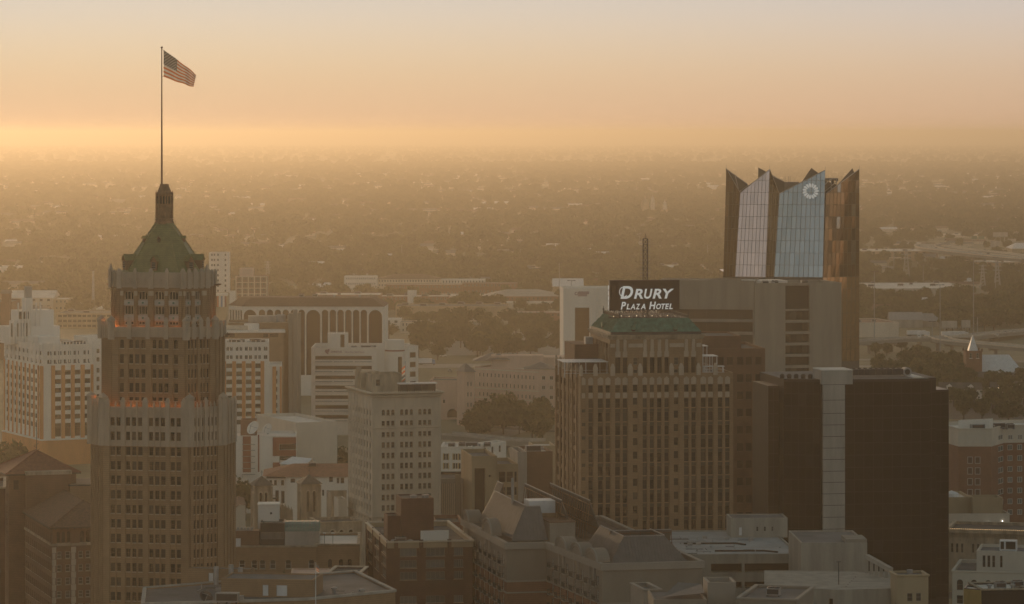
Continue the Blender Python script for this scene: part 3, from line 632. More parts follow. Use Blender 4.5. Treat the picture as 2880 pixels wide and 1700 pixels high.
    for k in range(7):
        v = y0+(yd-y0)*k/6; mb = MB(); mb.box(x0-.3, x0+.02, v-.5, v+.5, zt-1, z5(430)); b.part('pier', mb, 'brick_tan')
    # cornice
    pl = [(x0-.5, y0-.5), (x1+.5, y0-.5), (x1+.5, yd+.5), (x0-.5, yd+.5)]
    mb = MB(); mb.loft([(x, y, z5(375)) for x, y in inset(pl, .45)], [(x, y, z5(340)) for x, y in pl], 0, False); mb.loft([(x, y, z5(340)) for x, y in pl], [(x, y, z5(310)) for x, y in inset(pl, -.25)], 0, True); b.part('cornice', mb, 'limestone_weathered')
    # copper mansard with standing seams and dormers
    pb = inset(pl, .7); zb_, zt_ = z5(312), z5(90); ins = 3.0; pt = inset(pb, ins)
    mb = MB(); mb.loft([(x, y, zb_) for x, y in pb], [(x, y, zb_+.8) for x, y in pb], 1, False); mb.loft([(x, y, zb_+.8) for x, y in pb], [(x, y, zt_) for x, y in pt], 0, True, mt=1)
    rf = b.part('mansard_roof', mb, ['copper_green', 'metal_dark'])
    for i in (0, 3, 1):
        pA, pB, tA, tB = map(Vector, (pb[i], pb[(i+1) % 4], pt[i], pt[(i+1) % 4])); L_ = (pB-pA).length; n = int(L_/.95); d = (pB-pA)/L_; nn = Vector((d.y, -d.x))
        for k in range(1, n):
            s = k/n; u = s*L_; a2 = pA+d*u
            # seams run straight up the slope and stop at the hips
            t = min(1, u/ins, (L_-u)/ins); c2 = a2-nn*ins*t; zc = zb_+.8+(zt_-zb_-.8)*t
            mb = MB(); mb.bar((a2.x+nn.x*.03, a2.y+nn.y*.03, zb_+.85), (c2.x+nn.x*.03, c2.y+nn.y*.03, zc), .13); b.part('roof_seam', mb, 'copper_green', rf)
    def dorm(x, y, ang):
        mb = MB(); mb.box(-.55, .55, 0, 2.2, 0, 1.9); mb.tube((0, -.1, 1.9), (0, 2.2, 1.9), .7, 10, 1); mb.tube((0, .4, 2.4), (0, .4, 3.4), .18, 6, 1, .02); mb.box(-.36, .36, -.05, 0, .3, 1.7, 2); part('dormer', mb, [MATS['metal_dark'], MATS['copper_green'], MATS['soffit_dark']], rf, (x, y, zb_+.1), ang)
    for px in (1782, 1900): u = b.l(px, pb[0]); dorm(pb[0][0]+u, pb[0][1]+.15, 0)
    dorm(pb[0][0]+.15, (pb[0][1]+pb[3][1])/2-1, -math.pi/2)
    # cresting rail round the roof top
    mb = MB()
    for i in range(4):
        p, q_ = Vector((*pt[i], zt_)), Vector((*pt[(i+1) % 4], zt_)); mb.box(0, 0, 0, 0, 0, 0) if 0 else None
        n = int((q_-p).length/.6); mb.bar(p+Vector((0, 0, .75)), q_+Vector((0, 0, .75)), .09)
        for k in range(n): c = p.lerp(q_, k/n); mb.bar(c, c+Vector((0, 0, .95 if k % 2 else .75)), .10)
    b.part('roof_cresting', mb, 'metal_dark', rf)
    for i in range(4): mb = MB(); mb.lathe([(.2, zt_), (.15, zt_+.9), (.28, zt_+1.1), (.1, zt_+1.5), (0, zt_+2.2)], 6, pt[i]); b.part('finial', mb, 'metal_dark', rf)
    # white terrace canopies
    def canopy(xa, xb, ya, yb, z0, h, nm):
        mb = MB(); mb.box(xa, xb, ya, yb, z0+h, z0+h+.18)
        for x in (xa+.3, (xa+xb)/2, xb-.3):
            for y in (ya+.3, yb-.3): mb.bar((x, y, z0), (x, y, z0+h), .16)
        mb.bar((xa, ya, z0+1.1), (xb, ya, z0+1.1), .08); mb.bar((xa, ya, z0+1.9), (xb, ya, z0+1.9), .06)
        for k in range(8): x = xa+(xb-xa)*k/7; mb.bar((x, ya, z0), (x, ya, z0+1.1), .05)
        b.part(nm, mb, 'metal_white')
    zd = zt-1.1
    canopy(b.l(1591)-.2, x0-.3, 2, 14, zd, 4.0, 'terrace_canopy')
    xa = x1+.3; canopy(xa, xa+b.l(2026, (xa, 0)), 3, 10, zd, 5.2, 'terrace_canopy'); canopy(xa, xa+b.l(2040, (xa, 0)), .8, 2.6, zd, 2.6, 'terrace_canopy')
    canopy(xa, xa+3.5, 12, 18, zd, 7.4, 'terrace_canopy')
    b.pbox('stair_block', 'brick_brown', b.l(1616, (0, 20), (1, 0)), x0+2, 20, yd+4, zt-2, zr(580))
    b.pbox('air_handler', 'metal_grey', x0-3.2, x0-1.2, 22, 25, zr(580), zr(545))
    b.done()
    # ---- sign on its lattice over the roof
    sy = (pt[0][1]+1.2); O = b.w2((pt[0][0], sy)); Ys = O[1]
    k = thing('rooftop_sign', 'maroon louvred rooftop sign with white hotel lettering above the copper mansard', 'sign', (X(1716, Ys), Ys, 0), b.a)
    sw = (1915-1716)/F*Ys/math.cos(b.a)*.985; zs0, zs1 = Z(873, Ys), Z(791, Ys); dp = 2.6
    mb = MB(); mb.box(.1, sw-.1, .12, dp-.12, zs0, zs1); part('panel', mb, MATS['sign_maroon'], k)
    ns = 26
    for i in range(ns):
        z = zs0+(zs1-zs0)*(i+.5)/ns; mb = MB(); mb.box(-.08, sw+.08, 0, .13, z-.10, z+.10); mb.box(-.08, .13, .13, dp, z-.10, z+.10); mb.box(sw-.13, sw+.08, .13, dp, z-.10, z+.10); part('louvre_slat', mb, MATS['sign_maroon'], k)
    mb = MB(); mb.box(-.1, sw+.1, -.05, dp+.05, zs1, zs1+.18); part('cap_strip', mb, MATS['sign_maroon'], k)
    px2 = lambda p: (p-1716)/F*Ys/math.cos(b.a); zz = lambda y: Z(650+y/1.7457, Ys)
    WM_ = emit('lit_letter', (.80, .80, .77), .28); rot = (math.pi/2, 0, 0)
    def word(lets, base):
        for ch, pxa, hgt, wid in lets:
            q_ = text_mesh(ch, 1.0, WM_, 'letter', k, (0, 0, 0), rot, shear=.22, bold=.028, depth=.05)
            co_ = [v.co for v in q_.data.vertices]; xs = [c.x for c in co_]; ys = [c.y for c in co_]; w0, h0 = max(xs)-min(xs), max(ys)-min(ys)
            mx0, my0 = min(xs), min(ys)
            for v in q_.data.vertices: v.co.x = (v.co.x-mx0)/w0*wid; v.co.y = (v.co.y-my0)/h0*hgt
            q_.location = (px2(pxa), -.12, base)
    u = .95/F*950/10*1.0
    s_ = Ys/F/1.7457/math.cos(b.a)   # metres per pixel of the enlarged view
    word([(c, 1500+x/1.7457, h*s_, w_*s_) for c, x, w_, h in (('D', 428, 62, 62), ('R', 494, 46, 48), ('U', 544, 42, 48), ('R', 586, 46, 48), ('Y', 636, 56, 48))], zz(334))
    # swash ring of the initial
    mb = MB(); c0 = (px2(1500+443/1.7457), zz(300)); n = 20
    for i in range(n):
        t0, t1 = R(70+250*i/n), R(70+250*(i+1)/n); rr = lambda t: (c0[0]+20*s_*math.cos(t), c0[1]+24*s_*math.sin(t))
        a_, b_ = rr(t0), rr(t1); mb.bar((a_[0], -.1, a_[1]), (b_[0], -.1, b_[1]), .2)
    part('letter_swash', mb, WM_, k)
    word([(c, 1500+x/1.7457, h*s_, w_*s_) for c, x, w_, h in (('P', 429, 26, 37), ('L', 457, 18, 27), ('A', 476, 24, 27), ('Z', 503, 22, 27), ('A', 527, 25, 27), ('H', 569, 34, 37), ('O', 604, 24, 27), ('T', 629, 22, 27), ('E', 648, 20, 27), ('L', 668, 18, 27))], zz(386))
    for i, ch in enumerate('DRURY'):
        q_ = text_mesh(ch, 1.7, WM_, 'letter', k, (-.14, dp*.85, zz(290+i*26)), (math.pi/2, 0, -math.pi/2), bold=.02, depth=.04)
    # lattice legs with small bulbs
    mb = MB(); zb2 = zt_-.1; n = 14
    for y in (.3, dp-.3):
        for i in range(n):
            xa_, xb_ = sw*i/n, sw*(i+1)/n; mb.bar((xa_, y, zb2), (xb_, y, zs0+.1), .10); mb.bar((xb_, y, zb2), (xa_, y, zs0+.1), .10); mb.bar((xa_, y, zb2), (xa_, y, zs0), .12)
        mb.bar((0, y, zs0-.05), (sw, y, zs0-.05), .16); mb.bar((0, y, zb2+.1), (sw, y, zb2+.1), .16)
    part('support_lattice', mb, MATS['metal_dark'], k)
    bulb = emit('bulb', (1, .86, .6), 1.5)
    for i in range(9): mb = MB(); mb.lathe([(.02, -.12), (.12, 0), (.02, .12)], 8); part('lamp', mb, bulb, k, (sw*(i+.4)/9, -.5, zb2+.55+.15*(i % 2)))
    # ---- antenna mast behind the sign
    Ym = Ys+6; am = thing('antenna_mast', 'dark lattice antenna mast with rungs of small aerials behind the rooftop sign', 'antenna', (X(1815, Ym), Ym, 0))
    zb3, zt3 = zt_-.2, Z(672, Ym); mb = MB(); r = .62
    cs = [(r, r), (-r, r), (-r, -r), (r, -r)]; nseg = 13
    for x, y in cs: mb.bar((x, y, zb3), (x, y, zt3), .24)
    for i in range(nseg):
        za, zb = zb3+(zt3-zb3)*i/nseg, zb3+(zt3-zb3)*(i+1)/nseg
        for j in range(4): (xa, ya), (xb, yb) = cs[j], cs[(j+1) % 4]; mb.bar((xa, ya, za), (xb, yb, zb), .15); mb.bar((xa, ya, zb), (xb, yb, zb), .15)
    part('lattice', mb, MATS['metal_dark'], am)
    for i in range(12):
        z = Z(782, Ym)+(zt3-Z(782, Ym))*(i+.5)/12; mb = MB(); mb.bar((-1.35, 0, z), (1.35, 0, z), .09)
        for s in (-1, 1): mb.bar((s*1.2, 0, z-.25), (s*1.2, 0, z+.25), .1)
        part('aerial', mb, MATS['metal_grey'], am)
    mb = MB(); mb.bar((0, 0, zt3), (0, 0, zt3+1.4), .14); mb.bar((-.35, 0, zt3), (-.35, 0, zt3+.8), .07); mb.bar((.35, 0, zt3), (.35, 0, zt3+.9), .07); part('tip', mb, MATS['metal_dark'], am)
hotel()

def brown_block():
    b = Bld('office_block', 'reddish brown office block with square windows directly behind the tan hotel tower', 'building', 1966, 1060, 6)
    W = b.l(2152); q = lambda l: [(1500+x/1.7457, 1500+y/1.7457) for x, y in l]
    cols = b.cols(q([(905, 935), (950, 980), (1000, 1030), (1043, 1073), (1090, 1120)])); z = lambda y: Z(650+y/1.7457, 1060)
    b.mass(rect(W, 34), 0, z(578), 'brick_brown', {0: [(grid(cols, rows(z(620), 5.15, 13, 2.4)), 'bronze')]}, .35, par=.8)
    b.mass(rect(b.l(2092), 24, .2, 6), z(578)-.8, z(522), 'brick_brown', {}, par=.5, name='penthouse'); b.done()
brown_block()

def concrete_block():
    b = Bld('concrete_office', 'grey concrete office building with dark recessed window strips below the glass tower', 'building', 2123, 1450, 12)
    z = lambda y: Z(440+y/2.318, 1450); zx = lambda x: 1980+x/2.318
    W = b.l(zx(897)); left = b.l(1848, (0, 0), (-1, 0))
    top = z(828); H_ = top
    # plan: front right block with dark slot; long wing to the left, set back
    sl0, sl1 = b.l(zx(531)), b.l(zx(688))
    wing_l = b.l(1846, (0, 5), (0, 1)) if False else 40
    # the left wing runs away from the corner
    rwin = [(z(1075+74*i), z(1015+74*i)) for i in range(7)]
    strip = [(sl0, sl1, z(1075+74*i)+.2, z(1010+74*i)) for i in range(6)]+[(sl0, sl1, z(1000), z(842))]
    b.mass(rect(W, 30), 0, top, 'concrete', {0: [(strip, 'void')]}, 1.4, par=1.2, roof='roof_grey')
    for i in range(7): mb = MB(); mb.box(sl0-.1, sl1+.9, -.25, .3, z(1083+74*i)-.35, z(1083+74*i)+.35); b.part('spandrel', mb, 'concrete')
    # windows in the slot
    for i in range(6):
        for k in range(4): u = sl0+(sl1-sl0)*(k+.5)/4; b.window((u, 1.38), 0, (sl1-sl0)/4-.2, 3.0, 'darkbare', z(1070+74*i)+.4)
    # left wing: angled face with panels on top and four dark window bands
    b2 = b; u0 = b.l(zx(331)); 
    ang = R(-4); L_ = 42.0
    # direction in local coordinates of the wing's front, running left and away
    P0 = Vector((.0, 1.0)); d = Vector((-math.cos(R(20)), math.sin(R(20)))); Lw = b.l(1848, tuple(P0), tuple(d)); P1 = P0+d*Lw; n = Vector((-d.y, d.x))
    if n.y > 0: n = -n
    back = -n*26
    poly = [tuple(P1), tuple(P0), tuple(P0+back), tuple(P1+back)]
    zp = z(815); npan = 7
    bands = [(1.2, Lw-.6, z(1066+82*i)+.1, z(1003+82*i)+.1) for i in range(4)]
    b.mass(poly, 0, zp, 'concrete', {0: [(bands, 'banddark')]}, .9, par=.8, roof='roof_grey', name='left_wing')
    dd = (P0-P1).normalized(); an = math.atan2(dd.y, dd.x)
    for k in range(npan):
        u = Lw*k/npan; mb = MB(); mb.box(.12, Lw/npan-.12, -.3, .02, z(985), zp+.3); c = P1+dd*u; part('concrete_panel', mb, MATS['concrete'], b.o, (c.x, c.y, 0), an)
    b.pbox('roof_screen', 'concrete', -32, -14, 14, 20, zp-.5, Z(782, 1480)); b.pbox('roof_deck', 'roof_white', 2, 18, 14, 28, top-1.0, top+.4)
    units(b, top-1.2, [(6, 6, 0), (11, 9, 0), (9, 4, 1), (24, 10, 0)]); b.done()
concrete_block()

def frost():
    Y = 1650.; o = thing('glass_tower', 'faceted mirror glass tower with a pointed folded crown and white round emblem', 'tower', (X(2228, Y), Y, 0))
    ox = X(2228, Y)
    px = lambda x: X(1980+x/2.318, Y)-ox; pz = lambda y: Z(440+y/2.318, Y)
    gm = bpy.data.materials.new('mirror_glass'); gm.use_nodes = True; t = gm.node_tree; bs = t.nodes['Principled BSDF']
    oi = t.nodes.new('ShaderNodeObjectInfo'); cr = t.nodes.new('ShaderNodeValToRGB'); t.links.new(oi.outputs['Random'], cr.inputs[0])
    cr.color_ramp.elements[0].color = (.21, .31, .33, 1); cr.color_ramp.elements[1].color = (.29, .40, .42, 1); t.links.new(cr.outputs[0], bs.inputs['Base Color'])
    bs.inputs['Metallic'].default_value = .85; bs.inputs['Roughness'].default_value = .04
    gb = gm.copy(); gb.name = 'brown_reflection_glass'; e_ = [n for n in gb.node_tree.nodes if n.type == 'VALTORGB'][0].color_ramp.elements; e_[0].color = (.05, .035, .02, 1); e_[1].color = (.50, .29, .14, 1); e_.new(.88).color = (.30, .17, .08, 1); e_.new(.94).color = (.30, .30, .27, 1)  # brown city reflections put into the tint of the glass
    gp_ = gm.copy(); gp_.name = 'pale_reflection_glass'; e_ = [n for n in gp_.node_tree.nodes if n.type == 'VALTORGB'][0].color_ramp.elements; e_[0].color = (.42, .39, .36, 1); e_[1].color = (.52, .47, .43, 1)  # pale sky reflection put into the tint of the same glass
    GF = {0: gb, 1: gp_, 2: gb, 3: gm, 4: gb, 5: gb}
    mull = mat('mullion', (.05, .05, .05), .5, .1, 1)
    # facet corners: (x, depth) at the level of the shoulder and at the top, with the height of the top
    # bottom (x, d), top (x, d), top height row
    ridge = {0: ((130, 5), (150, 5.5), 80), 1: ((210, 8.5), (245, 10), 240), 2: ((402, .5), (432, 3.2), 85), 3: ((462, 5.2), (500, 8.6), 245),
             4: ((775, 0), (795, 3.2), 90), 5: ((776, .2), (800, 3.4), 245), 6: ((1027, 10.5), (1027, 10.5), 85), 7: ((1026, 22), (1026, 22), 240)}
    zb = pz(790)
    def pt(i, z):
        (xb, db), (xt, dt), yt = ridge[i]; k = (z-zb)/(pz(yt)-zb); return Vector((px(xb+(xt-xb)*k), db+(dt-db)*k, z))
    z0 = pz(1420); zlow = {0: zb-10, 1: zb-10, 2: zb-10, 3: zb-10, 4: zb-10, 5: z0, 6: z0}
    rs = random.Random(3); panes = []
    zrows = [pz(790-79*j) for j in range(-8, 10)]
    facets = [(0, 1, 4), (1, 2, 8), (2, 3, 3), (3, 4, 10), (5, 6, 9), (6, 7, 5)]
    for fi, (i, j, nc) in enumerate(facets):
        hA, hB = pz(ridge[i][2]), pz(ridge[j][2]); zst = pz(1400) if fi >= 4 else pz(850)
        zr_ = [z for z in zrows if z >= zst-.1]
        for c in range(nc):
            s0, s1 = c/nc, (c+1)/nc; g = .5*.08/ nc if 0 else .012*4/nc
            h = lambda s: hA+(hB-hA)*s
            for za, zc in zip(zr_, zr_[1:]):
                poly = [(s0+g, za+.07), (s1-g, za+.07), (s1-g, zc-.07), (s0+g, zc-.07)]
                out = []
                for k in range(4):
                    p, q = poly[k], poly[(k+1) % 4]; fp, fq = h(p[0])-p[1], h(q[0])-q[1]
                    if fp >= 0: out.append(p)
                    if fp*fq < 0: t_ = fp/(fp-fq); out.append((p[0]+(q[0]-p[0])*t_, p[1]+(q[1]-p[1])*t_))
                if len(out) < 3: continue
                area = abs(sum(out[k][0]*out[(k+1) % len(out)][1]-out[(k+1) % len(out)][0]*out[k][1] for k in range(len(out))))/2
                if area*nc < .12: continue
                panes.append((fi, i, j, out, min(p[1] for p in out)))
    jit = lambda: rs.uniform(-.012, .012)
    vis = [p for p in panes if p[0] < 5 and p[4] > pz(800)][:299]; ids = set(map(id, vis)); low = MB()
    for p in panes:
        fi, i, j, out, _ = p; pts = [pt(i, z).lerp(pt(j, z), s) for s, z in out]; tilt = (jit(), jit())
        cx_ = sum((q for q in pts), Vector())/len(pts); pts = [q+Vector((0, (q.x-cx_.x)*tilt[0]+(q.z-cx_.z)*tilt[1]-.05, 0)) for q in pts]
        if id(p) in ids: mb = MB(); mb.face(pts); part('pane', mb, GF[fi], o)
        else: low.face(pts)
    if low.f: part('lower_panes', low, gb, o, kind='stuff')
    # dark structure right behind the panes
    mb = MB()
    for fi, (i, j, nc) in enumerate(facets):
        zst = pz(1420) if fi >= 4 else pz(860); off = Vector((0, .22, 0)); hA, hB = pz(ridge[i][2]), pz(ridge[j][2])
        zl = [zst+(min(hA, hB)-zst)*k/20 for k in range(21)]
        for za, zc in zip(zl, zl[1:]): mb.face([pt(i, za)+off, pt(j, za)+off, pt(j, zc)+off, pt(i, zc)+off])
        if hA > hB: mb.face([pt(i, hB)+off, pt(j, hB)+off, pt(i, hA)+off])
        else: mb.face([pt(i, hA)+off, pt(j, hA)+off, pt(j, hB)+off])
    mb.box(px(250), px(960), 12, 45, 0, pz(300)); part('structure', mb, mull, o)
    b_ = MB(); b_.box(px(135), px(1020), 13, 44, 0, pz(760)); part('lower_shaft', b_, G_bronze, o)
    # edge trims along folded crown
    for i, j in ((0, 1), (1, 2), (2, 3), (3, 4), (5, 6)):
        mb = MB(); mb.bar(pt(i, pz(ridge[i][2])), pt(j, pz(ridge[j][2])), .3); part('crown_edge', mb, MATS['metal_grey'], o)
    # rear petals of the crown with trusses
    for pts in ([(155, 80), (300, 190), (300, 300), (160, 300)], [(368, 75), (470, 130), (540, 170), (540, 300), (368, 300)], [(640, 190), (718, 78), (800, 140), (800, 300), (640, 300)], [(800, 160), (890, 190), (988, 80), (1000, 110), (1000, 300), (800, 300)]):
        mb = MB(); f_ = [(px(x), 15.0, pz(y)) for x, y in pts]; k_ = [(x, y+.4, z) for x, y, z in f_]; mb.loft(f_[::-1], k_[::-1], 0, True, True); part('rear_crown_panel', mb, mull, o)
    for a_, c_ in (((165, 95), (240, 235)), ((240, 235), (300, 190)), ((170, 95), (295, 185)), ((215, 130), (235, 215)), ((440, 120), (530, 165)), ((800, 235), (890, 160)), ((800, 150), (890, 150)), ((845, 150), (845, 220)), ((800, 190), (845, 150)), ((880, 150), (880, 190))):
        mb = MB(); mb.bar((px(a_[0]), 12.5, pz(a_[1])), (px(c_[0]), 12.5, pz(c_[1])), .35); part('truss_member', mb, MATS['metal_grey'], o)
    mb = MB(); mb.box(px(480), px(640), 18, 30, pz(300), pz(172)); part('plant_room', mb, MATS['metal_roof_grey'], o)
    for x in (550, 572, 583): mb = MB(); mb.bar((px(x), 20, pz(172)), (px(x), 20, pz(135)), .12); part('rooftop_aerial', mb, MATS['metal_dark'], o)
    mb = MB(); mb.box(px(800), px(893), 14, 17, pz(162), pz(145)); mb.box(px(845), px(865), 14, 17, pz(200), pz(160)); part('maintenance_crane', mb, MATS['metal_dark'], o)
    for i, x, y in ((0, 152, 80), (2, 432, 85), (4, 795, 90), (6, 1027, 85)): c = pt(i, pz(y)); mb = MB(); mb.bar(c, c+Vector((0, 0, 1.6)), .12); part('lightning_rod', mb, MATS['metal_grey'], o)
    # emblem: ring of white petals, a faint glow added to brighten them
    lem = emit('emblem_added_glow', (.8, .8, .78), .2); lg = link('emblem', None, o); cA = pz(228)
    def face4(x, y, off=.35):
        z = pz(y); a_, c_ = pt(3, z), pt(4, z); s = (px(x)-a_.x)/(c_.x-a_.x); p = a_.lerp(c_, s); return p+Vector((0, -off, 0))
    for k in range(15):
        t0 = 2*math.pi*k/15; mb = MB(); f_ = []
        for r_, w_ in ((24, 2.2), (32, 5.4), (42, 7.4), (49, 6.2), (52, 0), ): f_.append((r_, w_))
        loop = [(r_, w_) for r_, w_ in f_]+[(r_, -w_) for r_, w_ in f_[-2::-1]]
        fr = [face4(700+r_*math.cos(t0)-w_*math.sin(t0+.25), 228+r_*math.sin(t0)+w_*math.cos(t0+.25)) for r_, w_ in loop]
        bk = [p+Vector((0, .25, 0)) for p in fr]; mb.loft(fr[::-1], bk[::-1], 0, True, True); part('petal', mb, lem, lg)
frost()

mat('dark_wall', (.016, .015, .014), .35, .2, .4, spec=.3)
def dark_glass():
    b = Bld('dark_glass_building', 'black glass office building with a bare concrete shaft up its front', 'building', 2310, 1000, 9)
    z = lambda y: Z(1020+y/4.489, 1000); px = lambda x: 2140+x/4.489
    xL = b.l(px(280), (0, 0), (-1, 0)); xR = b.l(px(2255)); zt = z(218); D = 40
    x3 = b.l(px(2135))
    fl = b.l(px(285), (0, 1.2), (-math.cos(R(21)), math.sin(R(21))))
    dl = Vector((-math.cos(R(21)), math.sin(R(21)))); PL = Vector((0, .8))+dl*fl; PL2 = PL+Vector((-.36, .93))*22
    # main block plan: right front long face, left face turned away, stepped ends
    main = [tuple(PL), (0, .8), (0, .0), (x3, 0), (x3, 3.5), (xR, 3.5), (xR, D), tuple(PL+Vector((0, D-10)))]
    blk = MB()
    blk.prism(main, 0, zt, 0, 1); bo = b.part('core', blk, ['dark_wall', 'roof_grey'])
    # lower stepped ends
    zl = z(385); xr2 = b.l(px(2372), (0, 7)); e = MB(); e.box(xR-1, xr2, 7, D-4, 0, zl); e.face([(xR-1, 7, zl+.02), (xr2, 7, zl+.02), (xr2, D-4, zl+.02), (xR-1, D-4, zl+.02)]); b.part('stepped_end', e, 'dark_wall')
    zl2 = z(322); l2 = b.l(px(92), tuple(PL+Vector((0, 6))), (-1, 0)); e = MB(); P_ = PL+Vector((0, 6)); e.box(P_.x-l2, P_.x+2, P_.y, P_.y+20, 0, zl2); b.part('stepped_end', e, 'dark_wall')
    # curtain wall: glass panels floor by floor
    def skin(p0, p1, z0, z1, nh, nv):
        p0, p1 = Vector(p0), Vector(p1); d = p1-p0; L_ = d.length; d /= L_; ang = math.atan2(d.y, d.x); n = Vector((d.y, -d.x))
        w_, h_ = L_/nh, (z1-z0)/nv
        for j in range(nv-1, -1, -1):
            for i in range(nh): c = p0+d*(w_*(i+.5))+n*.06; b.window((c.x, c.y), ang, w_-.26, h_-.3, 'black', z0+h_*j+.12, name='glass_panel')
    zb = 8.0
    skin((x3*.36*0+b.l(px(1060)), 0), (x3, 0), zb, zt-.6, 9, 18); skin(main[0], main[1], zb, zt-.6, 5, 18); skin((xR, 7), (xr2, 7), zb, zl-.4, 2, 16); skin((x3, 3.5), (xR, 3.5), zb, zt-.6, 2, 18)
    skin((P_.x-l2, P_.y), (P_.x, P_.y), zb, zl2-.4, 2, 16)
    # concrete shaft, cast in lifts
    s0, s1 = b.l(px(785), (0, -1.2)), b.l(px(1060), (0, -1.2)); zs = z(60+45); zsb = 12
    edges = [zsb]+[z(y) for y in (2100, 1950, 1800, 1655, 1510, 1370, 1222, 1078, 932, 786, 640, 473, 278)]
    for za, zc in zip(edges, edges[1:]):
        mb = MB(); mb.box(s0, s1, -1.3, 3, za+.08, zc-.08); b.part('concrete_lift', mb, 'concrete_pale')
    mb = MB(); mb.box(s0+.15, s1-.15, -1.15, 2.9, zsb, zs); b.part('shaft_core', mb, 'dark_wall')
    c0, c1 = b.l(px(600), (0, 2)), b.l(px(1145), (0, 0)); mb = MB(); mb.box(s0-.4, c1, -1.35, 9, z(278)+.06, z(100)); b.part('shaft_head', mb, 'concrete_pale')
    mb = MB(); mb.box(s0-.45, c1+.05, -1.4, 9.1, z(100), z(100)+.2); b.part('head_slab', mb, 'roof_white')
    # rooftop plant: long cooling units, clutter
    zr = zt
    xa, xb = b.l(px(1150), (0, 10)), b.l(px(1790), (0, 10)); n = 9
    for k in range(n): u0, u1 = xa+(xb-xa)*k/n, xa+(xb-xa)*(k+1)/n; mb = MB(); mb.box(u0+.06, u1-.06, 9, 13, zr+.5, zr+2.2); mb.lathe([(.5, zr+2.2), (.55, zr+2.5), (.1, zr+2.5)], 8, ((u0+u1)/2, 11)); b.part('cooling_unit', mb, 'metal_dark')
    mb = MB(); c = (xb+1.2, 9.2, zr+1.3); mb.tube((c[0], c[1], c[2]), (c[0], c[1]+3, c[2]), 1.25, 16); b.part('fan_drum', mb, 'metal_grey')
    mb = MB(); mb.tube((c[0], c[1]-.05, c[2]), (c[0], c[1], c[2]), .8, 14); b.part('fan_opening', mb, 'soffit_dark')
    b.pbox('roof_deck', 'roof_white', xb+1, x3-1, 2.5, 20, zr+.02, zr+.25)
    for k in range(5): mb = MB(); x = -2-k*1.9; mb.lathe([(.6, zr), (.7, zr+.9), (.4, zr+1.3), (0, zr+1.4)], 8, (x, 5+k*.5)); b.part('roof_vent', mb, 'metal_dark')
    b.done()
dark_glass()
# ---------------------------------------------------------------- left side and bottom edge
def hip_roof(b, poly, z, ridge, mt, eave=.8, name='roof', tiles=True):
    """hip roof over a 4-corner plan; ridge = two (x, y, z) points parallel to side 1"""
    e = inset(poly, -eave); E = [Vector((x, y, z)) for x, y in e]; r0, r1 = Vector(ridge[0]), Vector(ridge[1]); mb = MB()
    mb.face((E[0], E[1], r0)); mb.face((E[1], E[2], r1, r0)); mb.face((E[2], E[3], r1)); mb.face((E[3], E[0], r0, r1))
    mb.loft([v-Vector((0, 0, .35)) for v in E], E, 1, False); mb.face([v-Vector((0, 0, .35)) for v in E[::-1]], 1)
    rf = b.part(name, mb, [mt, 'frame_brown'])
    for p, q in ((E[0], r0), (E[1], r0), (E[2], r1), (E[3], r1), (r0, r1)): mb = MB(); mb.tube(p+Vector((0, 0, .05)), q+Vector((0, 0, .05)), .16, 6); b.part('ridge_tiles', mb, mt, rf)
    return rf
